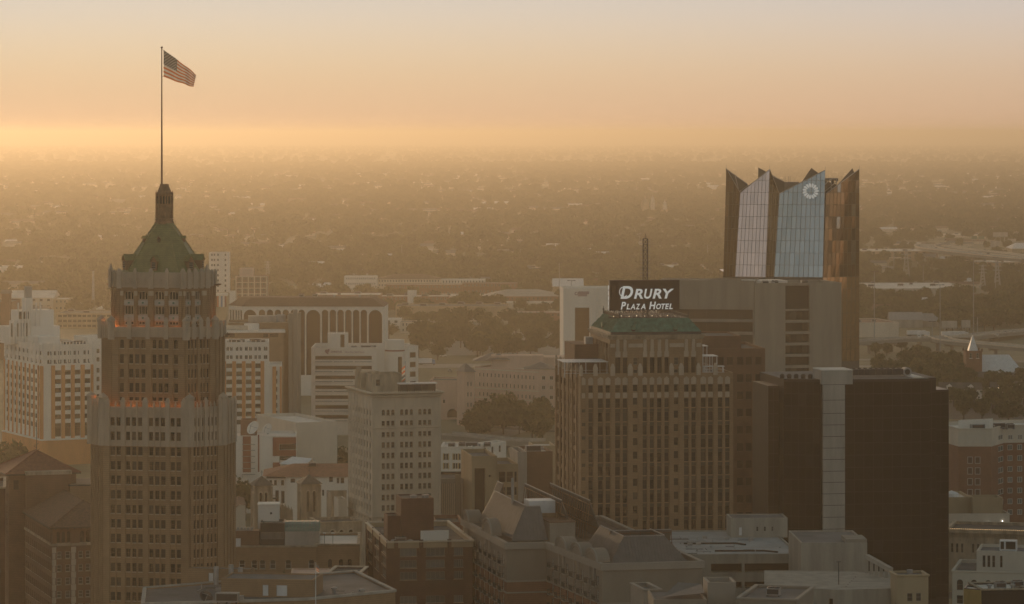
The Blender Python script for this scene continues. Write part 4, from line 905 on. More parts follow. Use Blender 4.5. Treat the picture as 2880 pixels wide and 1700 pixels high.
def granada():
    b = Bld('brick_apartment_hotel', 'brown brick block with tiled hip roofs beside the octagonal tower', 'building', 148, 880, 17.5)
    W = 19; L_ = 46; ze = b.z(1484)
    z = lambda y: Z(1200+y/2.968, 880)
    fr = b.cols([(x/2.968, y/2.968) for x, y in ((475, 513), (545, 586), (655, 692), (715, 752))])
    fa = b.cols([(x/2.968, y/2.968) for x, y in ((472, 500), (514, 544), (557, 586), (668, 702), (717, 752))])
    rws = rows(z(1048), 3.25, 9, 1.7); lf = spaced(1, L_-2, 15, .42)
    b.mass(rect(W, L_), 0, ze, 'brick_brown', {0: [(grid(fr, rws), 'sash'), (grid(fa, [(z(975), z(880))], True), 'dark')], 3: [(grid(lf, [(z(1000), z(900))]), 'dark'), (grid(lf, rws), 'dark')]}, .3, par=.05, sill='limestone_weathered')
    mb = MB(); mb.box(-.25, W+.2, -.3, .0, z(1000), z(980)); mb.box(-.3, .0, -.3, L_, z(1000), z(980)); b.part('belt_course', mb, 'limestone_weathered')
    for x0, x1 in ((-.15, .85), (4.6, 5.8)):
        for k in range(13): mb = MB(); j = .18 if k % 2 else 0; mb.box(x0-.0+j*.5, x1-j, -.16, .05, z(1010)-1.55*(k+1)+.08, z(1010)-1.55*k); b.part('quoin', mb, 'limestone')
    for k in range(22): mb = MB(); y = L_*(k+.3)/22; mb.box(-.75, 0, y, y+.3, ze-.55, ze-.1); b.part('eave_bracket', mb, 'frame_brown')
    for k in range(12): mb = MB(); x = W*(k+.3)/12; mb.box(x, x+.3, -.75, 0, ze-.55, ze-.1); b.part('eave_bracket', mb, 'frame_brown')
    hip_roof(b, rect(W, L_), ze+.05, ((W/2, 10, ze+5.4), (W/2, L_-8, ze+5.4)), 'tile_brown')
    # taller rear block with its own pyramid roof
    x0, y0 = -4.2, 40; z2 = Z(1330, 921)
    b.mass(rect(17.5, 18, x0, y0), 0, z2, 'brick_brown', {3: [(grid(spaced(1, 17, 4, .35), rows(z2-2, 3.25, 6, 1.9)), 'dark')], 0: [(grid([(1.2, 2.6)], [(z2-4, z2-1.6)]), 'dark')]}, .3, par=.05, name='rear_block')
    hip_roof(b, rect(17.5, 18, x0, y0), z2+.05, ((x0+8.7, y0+8.0, z2+5.2), (x0+8.7, y0+9.6, z2+5.2)), 'tile_red', 1.1, 'rear_roof')
    b.pbox('stair_tower', 'brick_brown', 0, 11.5, 37.5, 41.2, ze-2, z2-.2); b.pbox('stair_tower_cap', 'limestone_weathered', -.2, 11.7, 37.3, 41.4, z2-.2, z2+.7)
    b.pbox('side_block', 'brick_tan', 11, 24, 36, 52, ze, z2-3.2); b.pbox('side_block_parapet', 'roof_dark', 10.8, 24.2, 35.8, 52.2, z2-3.2, z2-2.8)
    mb = MB(); mb.bar((x0+8.7, y0+8.7, z2+5), (x0+8.7, y0+8.7, z2+13), .12)
    for k in range(5): mb.bar((x0+8.7, y0+8.7, z2+5+k*.4), (x0+8.7+.8*math.cos(k*1.3), y0+8.7+.8*math.sin(k*1.3), z2+5.6+k*.4), .07)
    b.part('roof_aerial', mb, 'metal_dark')
    # lower far wing at the left
    z3 = Z(1363, 935); b.mass(rect(12, 26, x0-5.2, y0+14), 0, z3, 'brick_brown', {3: [(grid(spaced(1, 25, 9, .4), rows(z3-1.5, 3.25, 9, 1.8)), 'dark')], 0: [(grid(spaced(.5, 5, 2, .35), rows(z3-1.5, 3.25, 9, 1.8)), 'dark')]}, .3, par=.5, coping='limestone_weathered', name='far_wing'); b.done()
granada()
b = Bld('dark_red_block', 'dark red brick block glimpsed at the edge left of the tiled apartment hotel', 'building', -60, 860, 8); b.mass(rect(b.l(14), 26), 0, b.z(1372), 'brick_red', {}, .3, coping='limestone_weathered'); b.mass(rect(b.l(14)-1, 14, 0, -8), 0, b.z(1600), 'brick_red', {}, .3, roof='roof_white', name='low_wing')

def white_orange():
    # hospital of white and orange piers, left block with stepped pinnacled turret
    s = 2.8543; zx = lambda x: x/s; zy = lambda y: 780+y/s
    b = Bld('white_orange_hospital', 'white and orange striped hospital block with pinnacled turret behind the octagonal tower', 'building', 121, 1500, 26)
    z = lambda y: Z(zy(y), 1500)
    W = b.l(zx(745)); Dp = b.l(zx(28), (0, 0), (0, 1)); Dp = min(Dp, 52); zt = z(545)
    pairs = [(380, 415), (432, 460), (468, 495), (512, 540), (548, 572), (590, 617), (626, 643), (670, 697), (705, 725)]
    cols = b.cols([(zx(a), zx(c)) for a, c in pairs]); wide = b.cols([(zx(a), zx(c)) for a, c in ((342, 408), (442, 490), (522, 568), (600, 645), (680, 725))])
    rt = [(z(632), z(597)), (z(700), z(665))]; rl = [(z(790+71*i), z(752+71*i)) for i in range(7)]
    side = spaced(.5, Dp-1, 9, .5)
    b.mass(rect(W, Dp), 0, zt, 'stucco_white', {0: [(grid(cols, rt), 'pair'), (grid(wide, rl), 'banddark'), (grid(wide, [(z(1285), z(1205))], False), 'banddark')], 3: [(grid(side, rt), 'pair'), (grid(side, rl), 'mid')]}, .35, par=1.4, roof='roof_white')
    for a, c in ((318, 338), (411, 440), (492, 520), (570, 598), (647, 678), (728, 748)):
        u0, u1 = b.l(zx(a)), b.l(zx(c)); mb = MB(); mb.box(u0, u1, -.4, .02, z(1300), z(712)); b.part('orange_pier', mb, 'orange_panel')
    for k in range(10): mb = MB(); v = Dp*k/9.0; mb.box(-.4, .02, v-.55, v+.55, z(1300), z(715)); b.part('orange_pier', mb, 'orange_panel')
    mb = MB(); mb.box(-1.2, W+.5, -1.4, Dp, 0, z(1305)); b.part('podium', mb, 'orange_panel'); mb = MB(); mb.box(-1.4, W+.7, -1.6, Dp, z(1312), z(1300)); b.part('podium_cap', mb, 'stucco_white')
    for k in range(16): u = W*k/15; mb = MB(); mb.box(u-.2, u+.2, -.25, .2, z(690), zt+1.0); b.part('white_fin', mb, 'stucco_white')
    for k in range(12): v = Dp*k/11; mb = MB(); mb.box(-.25, .2, v-.2, v+.2, z(690), zt+1.0); b.part('white_fin', mb, 'stucco_white')
    # stepped turret
    Wx = b.l(330, (0, 7)); b.mass(rect(Wx-W, 18, W+.05, 7), 0, z(500), 'stucco_white', {0: [(grid(spaced(.8, 14, 5, .5), [(z(632), z(597)), (z(700), z(665))]+rl), 'mid')]}, .35, par=1, roof='roof_white', name='rear_wing')
    zt0 = zt
    def blk(px0, px1, y0, y1, dep0, dep1, nm='turret_block', m='stucco_white'):
        u0, u1 = b.l(zx(px0), (0, dep0)), b.l(zx(px1), (0, dep0)); mb = MB(); mb.box(u0, u1, dep0, dep1, y0, y1); return b.part(nm, mb, m), u0, u1
    d0 = 34
    _, u0, u1 = blk(80, 480, zt-1.4, z(430), d0, d0+14)
    for i in range(8): u = u0+(u1-u0)*.42*i/7; mb = MB(); mb.box(u-.3, u+.3, d0-.6, d0, zt-1, z(375)); b.part('pinnacle', mb, 'stucco_white')
    for i in range(4): u = u0+(u1-u0)*.42*(i+.5)/4.3; mb = MB(); mb.box(u-.55, u+.55, d0-.1, d0, z(510), z(400)); b.part('turret_window', mb, G_mid)
    _, u0, u1 = blk(145, 432, z(430), z(300), d0+2, d0+12)
    for i in range(6): u = u0+(u1-u0)*.62*i/5; mb = MB(); mb.box(u-.25, u+.25, d0+1.5, d0+2, z(430), z(235)); b.part('pinnacle', mb, 'stucco_white')
    for i in range(3): u = u0+(u1-u0)*.3*(i+.6)/3; mb = MB(); mb.box(u-.6, u+.6, d0+1.9, d0+2, z(370), z(310)); b.part('turret_window', mb, G_mid)
    blk(205, 262, z(300), z(200), d0+3, d0+8, 'turret_top'); blk(210, 257, z(200), z(105), d0+4, d0+7, 'turret_top', 'concrete_pale')
    for px in (222, 233, 243): u = b.l(zx(px), (0, d0+5)); mb = MB(); mb.bar((u, d0+5, z(105)), (u, d0+5, z(95)), .15); b.part('finial', mb, 'metal_dark')
    blk(310, 480, zt-1.2, z(490), 8, 22, 'roof_block', 'stucco_white'); units(b, zt-1.4, [(W*.62, 8, 2), (W*.72, 10, 0), (W*.8, 7, 0), (W*.86, 12, 2), (W*.93, 8, 0)])
    b.done()
    # right part of the same complex, seen on the other side of the octagonal tower
    s2 = 2.4733; zx2 = lambda x: 600+x/s2; z2 = lambda y: Z(700+y/s2, 1500)
    b = Bld('white_orange_wing', 'white and orange striped wing with pale paired windows right of the octagonal tower', 'building', zx2(44)-40, 1500, 4)
    W = b.l(zx2(478)); zt = z2(652)
    wide = b.cols([(zx2(a), zx2(c)) for a, c in ((52, 64), (90, 130), (160, 200), (226, 266), (292, 330), (354, 410), (436, 462))]); prs = b.cols([(zx2(a), zx2(c)) for a, c in ((90, 110), (115, 135), (155, 175), (182, 202), (218, 240), (247, 270), (285, 305), (312, 332), (350, 377))])
    Wt = b.l(zx2(388))
    b.mass(rect(Wt, 26), 0, zt, 'stucco_white', {0: [(grid(prs, [(z2(712), z2(683)), (z2(770), z2(742))]), 'pair'), (grid(wide, [(z2(832+56*i), z2(800+56*i)) for i in range(8)]), 'banddark')]}, .35, par=1.2, roof='roof_white')
    b.mass(rect(W-Wt-.05, 26, Wt+.05, .3), 0, z2(815), 'stucco_white', {0: [(grid([(1.6, 3.4)], [(z2(885+56*i), z2(853+56*i)) for i in range(7)]), 'banddark')]}, .3, roof='roof_white', name='side_bay')
    for a, c in ((64, 88), (131, 158), (199, 224), (265, 290), (328, 354), (411, 437), (462, 476)):
        u0, u1 = b.l(zx2(a)), b.l(zx2(c)); mb = MB(); mb.box(u0, u1, -.4, .02, 6, z2(784 if c < 400 else 822)); b.part('orange_pier', mb, 'orange_panel')
    for k in range(13): u = Wt*(k+.3)/13; mb = MB(); mb.box(u-.15, u+.15, -.2, .2, z2(690), zt+.8); b.part('white_fin', mb, 'stucco_white')
    units(b, zt-1.2, [(W*(.2+.09*i), 4+(i*5) % 9, i % 3) for i in range(7)]); b.done()
white_orange()

def tan_wing():
    # tan block with white roof rim behind the wing, and its grey duct shafts
    s = 4.6556; zx = lambda x: 560+x/s; z = lambda y: Z(680+y/s, 1600)
    b = Bld('tan_hospital_block', 'tan brick hospital block with white overhanging roof slab and grey duct shafts', 'building', 605, 1600, 5)
    W = b.l(zx(1110)); b.mass(rect(W, 24), 0, z(1195), 'brick_tan', {0: [(grid(b.cols([(zx(a), zx(c)) for a, c in ((300, 385), (395, 470), (840, 905), (925, 1035))]), [(z(1255), z(1200)-.3)]), 'banddark'), (grid(b.cols([(zx(a), zx(c)) for a, c in ((1105, 1130),)]), [(z(1215), z(1175))]), 'pair')]}, .3, par=.5, roof='roof_white')
    mb = MB(); mb.box(-2, W+.6, -2, 24, z(1195), z(1165)); b.part('roof_slab', mb, 'stucco_white')
    b.mass(rect(b.l(zx(1180))-4, 22, 6, 10), 0, z(1075), 'brick_tan', {0: [(grid(b.cols([(zx(1015), zx(1040))]), [(z(1150), z(1115))]), 'mid')]}, .3, name='rear_part', coping='limestone_weathered')
    u0, u1, u2, u3 = [b.l(zx(x)) for x in (1175, 1230, 1295, 1340)]
    for a, c, t in ((u0, u1, 950), (u1+.1, u2, 905), (u2+.1, u3, 945)): mb = MB(); mb.box(a, c-.1, 4, 9, 0, z(t)); b.part('duct_shaft', mb, 'concrete')
    u = b.l(zx(660)); mb = MB(); mb.lathe([(3.4, z(1165)), (3.4, z(1085)), (0, z(1080))], 20, (b.l(zx(690)), 6)); b.part('white_drum', mb, 'stucco_white')
    mb = MB(); mb.box(b.l(zx(340)), b.l(zx(640)), 3, 8, z(1160), z(1110)); b.part('air_handler', mb, 'limestone')
    mb = MB(); mb.box(b.l(zx(650)), b.l(zx(1050)), 14, 22, z(1075), z(1000)); b.part('penthouse', mb, 'concrete_pale')
    for px in (1050, 1100, 1205): mb = MB(); mb.lathe([(1.4, z(1070)), (1.4, z(990)), (.7, z(975)), (0, z(970))], 12, (b.l(zx(px)), 12)); b.part('vent_drum', mb, 'metal_grey')
    b.done()
tan_wing()

def arcade():
    s = 4.6556; zx = lambda x: 560+x/s; z = lambda y: Z(680+y/s, 1900)
    b = Bld('arched_office_building', 'long building of tall white arches over bronze glass below a brown mansard roof', 'building', zx(570), 1900, -2.5)
    W = b.l(zx(2410)); Ll = 34
    big = lambda a, c, t, dn=0: (b.l(zx(a)), b.l(zx(c)), dn, t, True)
    zt = z(848); zb = Z(1055, 1900)
    sm = [(780, 866), (884, 970), (988, 1072), (1092, 1176), (1196, 1280), (1298, 1384), (1606, 1690), (1708, 1792), (1810, 1894), (1912, 1996), (2014, 2098), (2115, 2199)]
    ops = [(*t, zb, z(890), True) for t in b.cols([(zx(a), zx(c)) for a, c in sm])]+[(*t, zb, z(892), True) for t in b.cols([(zx(a), zx(c)) for a, c in ((582, 750), (1402, 1586), (2219, 2395))])]
    lc = spaced(1, Ll-1, 6, .75)
    b.mass([(0, 0), (W, 0), (W, 40), (-8, 40), (-8, 20)][:4] if False else [(0, 0), (W, 0), (W, 34), (-9, 34), (-9, 12)], 0, zt, 'stucco_white', {0: [(ops, 'bronze')], 4: [([(a, c, zb, z(895), True) for a, c in spaced(.3, 14.7, 5, .78)], 'bronze')]}, .8, par=.05)
    mp = [(0, 0), (W, 0), (W, 34), (-9, 34), (-9, 12)]; mb = MB(); e = inset(mp, -.5); t = inset(mp, 6.5); mb.loft([(x, y, zt) for x, y in e], [(x, y, z(740)) for x, y in t], 0, True); b.part('mansard_roof', mb, 'tile_brown')
    units(b, z(742), [(W*.5, 12, 0), (W*.64, 10, 1), (W*.4, 14, 0), (W*.82, 12, 1)]); b.done()
arcade()

def christus():
    s = 5.709; zx = lambda x: 870+x/s; z = lambda y: Z(960+y/s, 1650)
    b = Bld('white_clinic_building', 'white clinic building with bronze window bands and lettering along its top', 'building', zx(30), 1650, 0)
    u = lambda x: b.l(zx(x)); W = u(1085); zt = z(100); bands = [(z(298+158*i)+.0, z(238+158*i)) for i in range(7)]
    b.mass([(0, 0), (W, 0), (W, 3), (u(1580), 3), (u(1580), 6), (u(1580)+.01, 34), (0, 34)], 0, zt, 'stucco_white', {0: [([(u(95), u(1003), a, c) for a, c in bands], 'band')]}, .5, par=1.8, roof='roof_grey', th=.5)
    for i in range(7):
        for a, c in ((95, 370), (392, 704), (728, 1003)): mb = MB(); mb.box(u(a), u(c), -.35, .02, z(338+158*i), z(326+158*i)); b.part('sun_shade', mb, 'frame_grey')
    # round stair drum
    uc = (u(1210)+u(1525))/2; r = (u(1525)-u(1210))/2; mb = MB(); mb.lathe([(r, 0), (r, z(-20)), (r-.4, z(-20)), (r-.4, z(-15)), (0, z(-15))], 32, (uc, 3)); b.part('stair_drum', mb, 'stucco_white')
    mb = MB(); mb.lathe([(r+.03, z(165)), (r+.06, z(163)), (r+.06, z(145)), (r+.03, z(143))], 32, (uc, 3)); b.part('red_band', mb, 'red_panel')
    mb = MB(); an0, an1 = math.acos((u(1425)-uc)/r), math.acos((u(1485)-uc)/r); pts = [(uc+(r+.05)*math.cos(-t), 3+(r+.05)*math.sin(-t)) for t in [an0+(an1-an0)*k/5 for k in range(6)]]
    for p, q in zip(pts, pts[1:]): mb.face([(*p, z(900)), (*q, z(900)), (*q, z(250)), (*p, z(250))])
    b.part('stair_window', mb, G_bronze)
    # right wing turned to the right
    p0 = (u(1580), 3.0); d = (math.cos(R(42)), math.sin(R(42))); L_ = b.l(zx(1748), p0, d); p1 = (p0[0]+d[0]*L_, p0[1]+d[1]*L_)
    rb = [(1.2, L_-1.4, z(275+155*i)+.0, z(238+155*i)+1.4) for i in range(4)]
    b.mass([p0, p1, (p1[0]-6, p1[1]+12), (p0[0]-6, p0[1]+22)], 0, zt+.5, 'stucco_white', {0: [(rb, 'band')]}, .4, par=1.5, roof='roof_grey', name='right_wing')
    # penthouse
    mb = MB(); mb.box(u(280), u(600), 8, 16, zt-1.8, z(-108)); b.part('penthouse', mb, 'stucco_white'); mb = MB(); mb.box(u(487), u(550), 7.9, 8, zt-1, z(-90)); b.part('penthouse_louvre', mb, G_bronze)
    mb = MB()
    for k in range(9): x = u(280)+(u(600)-u(280))*k/8; mb.bar((x, 8, z(-108)), (x, 8, z(-150)), .1)
    mb.bar((u(280), 8, z(-135)), (u(600), 8, z(-135)), .1); b.part('roof_railing', mb, 'metal_grey')
    units(b, zt-1.8, [(u(700), 10, 0), (u(900), 9, 2), (u(1010), 12, 0)])
    tm = mat('letter_mauve', (.30, .17, .20), .7, .05, 1); rot = (math.pi/2, 0, 0)
    text_mesh('CHRISTUS', 1.15, tm, 'lettering', b.o, (u(340), -.12, z(185)), rot, bold=.03, space=1.0)
    text_mesh('Santa Rosa Health System', .95, tm, 'lettering', b.o, (u(578), -.12, z(185)), rot, bold=.0, space=.92)
    mb = MB()
    for k, (x, y, r_) in enumerate(((285, 165, 30), (310, 140, 18), (262, 158, 16), (295, 195, 14))):
        for j in range(3): t = k+j*2.1; mb.tube((u(x)+.3*math.cos(t)*r_/18, -.2, z(y)+.3*math.sin(t)*r_/18), (u(x)+.3*math.cos(t)*r_/18, .02, z(y)+.3*math.sin(t)*r_/18), r_/62, 10)
    b.part('emblem', mb, tm); b.done()
christus()

def radar_building():
    s = 2.4733; zx = lambda x: 600+x/s; z = lambda y: Z(700+y/s, 1330)
    b = Bld('grey_studio_building', 'plain grey box building with white and red panelled front and roof dishes', 'building', zx(578), 1330, 24)
    W = b.l(zx(862)); L_ = min(b.l(zx(295), (0, 0), (0, 1)), 60)
    b.mass(rect(W, L_), 0, z(1210), 'stucco_cream', {}, .3, par=1.2, roof='roof_white'); b.done()
    b = Bld('studio_front_wing', 'white panelled low wing with red panels and dark window strips before the grey box', 'building', zx(100), 1310, 3)
    q = 2.968; px = lambda x: 600+x/q; z = lambda y: Z(1200+y/q, 1310)
    W = b.l(px(692)); wl = b.l(px(494))
    def op(a, c, y0, y1): return (b.l(px(a)), b.l(px(c)), z(y1), z(y0))
    b.mass(rect(W, 22), 0, z(78), 'stucco_white', {0: [([op(60, 207, 125+102*i, 175+102*i) for i in range(3)]+[op(552, 690, 150, 196), op(552, 690, 250, 300)], 'banddark')]}, .4, par=.8, roof='roof_white')
    for a, c, t in ((246, 313, 82), (496, 690, 92)):
        if a == 496: segs = [(z(148), z(t)), (z(248), z(198)), (z(360), z(302))]
        else: segs = [(z(383), z(t))]
        for z0, z1 in segs: mb = MB(); mb.box(b.l(px(a)), b.l(px(c)), -.25, .02, z0, z1); b.part('red_panel', mb, 'red_panel')
    mb = MB(); mb.box(b.l(px(496)), b.l(px(550)), -.25, .02, z(248), z(148)); b.part('red_panel', mb, 'red_panel')
    for i in range(6): mb = MB(); mb.box(b.l(px(240)), b.l(px(350)), -.7, .0, z(152+50*i), z(148+50*i)); b.part('sun_shade', mb, 'frame_grey')
    mb = MB(); mb.box(b.l(px(372)), b.l(px(384)), -.25, .02, z(380), z(70)); b.part('red_strip', mb, 'red_panel')
    b.mass(rect(b.l(zx(298))-b.l(zx(185)), 10, b.l(zx(185)), 10), 0, Z(700+1195/s, 1320), 'brick_red_light', {}, .3, name='plant_room'); b.done()
    for i, (x, y, r_, lab) in enumerate(((283, 1255, 2.7, 'large white satellite dish on the studio wing roof beside the plant room'), (380, 1265, 2.2, 'smaller white satellite dish on the studio wing roof near the red panels'))):
        Y = 1318; dish((X(zx(x), Y), Y, Z(78/q+1200, 1310)), r_, R(-40), R(30), lab)
def dish(loc, r, az_, el_, lab, m='stucco_white'):
    t = thing('satellite_dish', lab, 'satellite dish', loc, 0)
    h = r*.75; mb = MB(); mb.tube((0, 0, -.05), (0, 0, h), r*.07, 8, 0, r*.05); mb.box(-r*.18, r*.18, -r*.18, r*.18, -.05, .12); part('stand', mb, MATS['metal_grey'], t)
    mb = MB(); n = 18; pr = [(0, 0), (r*.35, r*.035), (r*.7, r*.15), (r, r*.30)]; pr2 = [(a_, b_-.05) for a_, b_ in pr]
    mb.lathe(pr, n); mb.lathe(pr2[::-1], n); mb.lathe([(r, r*.30), (r, r*.30-.05)], n)
    d = part('reflector', mb, MATS[m], t, (0, 0, h)); d.rotation_euler = (math.pi/2-el_, 0, az_)
    mb = MB(); f = (0, 0, r*.75)
    for k in range(3): mb.bar((r*.8*math.cos(k*2.1), r*.8*math.sin(k*2.1), r*.2), f, .05*r)
    mb.tube((0, 0, r*.7), (0, 0, r*.85), r*.06, 8); part('feed_horn', mb, MATS['metal_grey'], d)
radar_building()
# ---------------------------------------------------------------- middle of the city
def beige_tower():
    s = 2.4733; zx = lambda x: 600+x/s; z = lambda y: Z(700+y/s, 1100)
    b = Bld('beige_office_tower', 'beige limestone office tower with projecting cornice and arched top windows', 'building', zx(1108), 1100, 17)
    W = b.l(1240); Dp = min(b.l(zx(940), (0, 0), (0, 1)), 45); zt = z(1005)
    q = 2.968; px = lambda x: 600+x/q; zq = lambda y: Z(1200+y/q, 1100)
    fc = b.cols([(px(a), px(a+27)) for a in (1406, 1446, 1486, 1560, 1600, 1640, 1712, 1752, 1792)])
    sc_ = spaced(1.0, Dp-1.2, 8, .42)
    ra = [(z(1162), z(1122))]; rw = [(z(1235), z(1200)), (z(1312), z(1278))]+rows(zq(135), 3.25, 8, 1.75)
    b.mass(rect(W, Dp), 0, zt, 'limestone', {0: [(grid(fc, ra, True), 'mid'), (grid(fc, rw), 'mid')], 3: [(grid(sc_, ra, True), 'mid'), (grid(sc_, rw), 'mid')]}, .35, par=1.0, sill='limestone_weathered', roof='roof_white')
    # cornice with dentils and belt courses
    pl = rect(W, Dp)
    for z0, z1, o in ((z(1040), z(1022), .25), (z(1022), z(1003), .95), (z(1256), z(1248), .3), (zq(770), zq(750), .35)):
        mb = MB(); e = inset(pl, -o); mb.loft([(x, y, z0) for x, y in inset(pl, -.05)], [(x, y, z0+(z1-z0)*.6) for x, y in e], 0, False); mb.loft([(x, y, z0+(z1-z0)*.6) for x, y in e], [(x, y, z1) for x, y in e], 0, False); mb.loft([(x, y, z1) for x, y in e], [(x, y, z1+.02) for x, y in inset(pl, .3)], 0, False); b.part('cornice', mb, 'limestone')
    mb = MB(); n = 34
    for k in range(n): u = W*(k+.3)/n; mb.box(u, u+.35, -.8, 0, z(1034), z(1023))
    for k in range(26): v = Dp*(k+.3)/26; mb.box(-.8, 0, v, v+.35, z(1034), z(1023))
    b.part('dentils', mb, 'limestone')
    for k in range(30): u = W*(k+.5)/30; mb = MB(); mb.lathe([(.22, z(1003)), (.28, z(1000)), (.0, z(992))], 6, (u, -.6)); b.part('cresting', mb, 'limestone')
    for u in [0]+[ (fc[i][1]+fc[i+1][0])/2 for i in (2, 5)]+[W]:
        mb = MB(); mb.box(max(0, u-.8), min(W, u+.8), -.14, .02, 3, z(1045)); b.part('pilaster', mb, 'limestone')
    for k in range(9): v = Dp*k/8; mb = MB(); mb.box(-.14, .02, max(0, v-.4), min(Dp, v+.4), 3, z(1045)); b.part('pilaster', mb, 'limestone')
    # penthouse, chimney and roof fence
    b.mass(rect(b.l(zx(1335), (0, 12))-b.l(zx(1105), (0, 12)), 12, b.l(zx(1105), (0, 12)), 12), zt-1, z(895), 'limestone_weathered', {0: [(grid([(1.2, 2.6)], [(z(975), z(930))]), 'mid')]}, .3, name='penthouse', roof='roof_gravel')
    x0 = b.l(zx(1028), (0, 20)); b.pbox('elevator_house', 'limestone_weathered', x0, x0+6, 20, 28, zt-1, z(885)); x1 = b.l(zx(1000), (0, 22)); b.pbox('chimney', 'limestone_weathered', x1, x1+1.4, 22, 23.4, zt-1, z(855))
    for k in range(5): mb = MB(); x = b.l(zx(1300), (0, 4))+k*2.3; mb.box(x, x+2.1, 3.5, 6.5, zt-.9, zt+2.2); b.part('cooling_unit', mb, 'metal_dark')
    x = b.l(zx(1300), (0, 4)); b.pbox('unit_roof', 'metal_white', x-.3, x+11.8, 3.2, 6.8, zt+2.25, zt+2.6); b.done()
    # flags on the roof: one pole, two flags
    Y = 1112; t = thing('roof_flagpole', 'thin flagpole on the beige office tower roof', 'flagpole', (X(zx(1336), Y), Y, 0)); mb = MB(); mb.tube((0, 0, zt-1.2), (0, 0, z(805)), .09, 6, 0, .05); part('pole', mb, MATS['metal_grey'], t); mb = MB(); mb.lathe([(0, z(805)-.1), (.14, z(805)), (0, z(805)+.14)], 8); part('finial', mb, MATS['metal_grey'], t)
    for lab, x, y0, y1, cols in (('limp striped red and white flag high on the beige tower flagpole', 1318, 812, 872, ('flag_red_backlit', 'flag_white', 'flag_red_backlit', 'flag_white')), ('limp red white and blue state flag low on the beige tower flagpole', 1310, 878, 910, ('flag_blue_backlit', 'flag_white', 'flag_red_backlit'))):
        f = thing('limp_flag', lab, 'flag', (X(zx(1336), Y), Y, 0)); n = len(cols); h = Z(700+y0/s, Y)-Z(700+y1/s, Y)
        for i, c in enumerate(cols):
            mb = MB(); zt_ = Z(700+y0/s, Y)-h*i/n
            for j in range(6):
                ua, ub = j/6, (j+1)/6; f_ = lambda u, zz: (-.05-1.1*u, .15*math.sin(u*9+i), zz-.9*u); mb.face((f_(ua, zt_-h/n), f_(ub, zt_-h/n), f_(ub, zt_), f_(ua, zt_)))
            part('stripe', mb, MATS[c], f)
    # low arcaded hall at its foot
    b = Bld('arcaded_hall', 'low stone hall with round arched windows at the foot of the beige office tower', 'building', px(900), 1085, 17)
    W2 = b.l(px(1240)); zt = zq(690); oc = b.cols([(px(a-17), px(a+17)) for a in (995, 1070, 1148, 1224)], (0, 0))
    oc = [(a, c) for a, c in oc if c < W2]
    b.mass(rect(W2, 14), 0, zt-2.5, 'limestone_weathered', {0: [([(a, c, zt-11, zt-5.0, True) for a, c in oc], 'dark')]}, .5, par=.8, roof='roof_gravel', coping='limestone_weathered')
    for a, c in oc: mb = MB(); u = (a+c)/2; r_ = (c-a)/2+.25; pts = [(u-r_*math.cos(math.pi*k/8), zt-5-(c-a)/2+r_*math.sin(math.pi*k/8)) for k in range(9)]; [mb.bar((p[0], -.1, p[1]), (q_[0], -.1, q_[1]), .3) for p, q_ in zip(pts, pts[1:])]; b.part('arch_moulding', mb, 'limestone')
    b.done()
beige_tower()

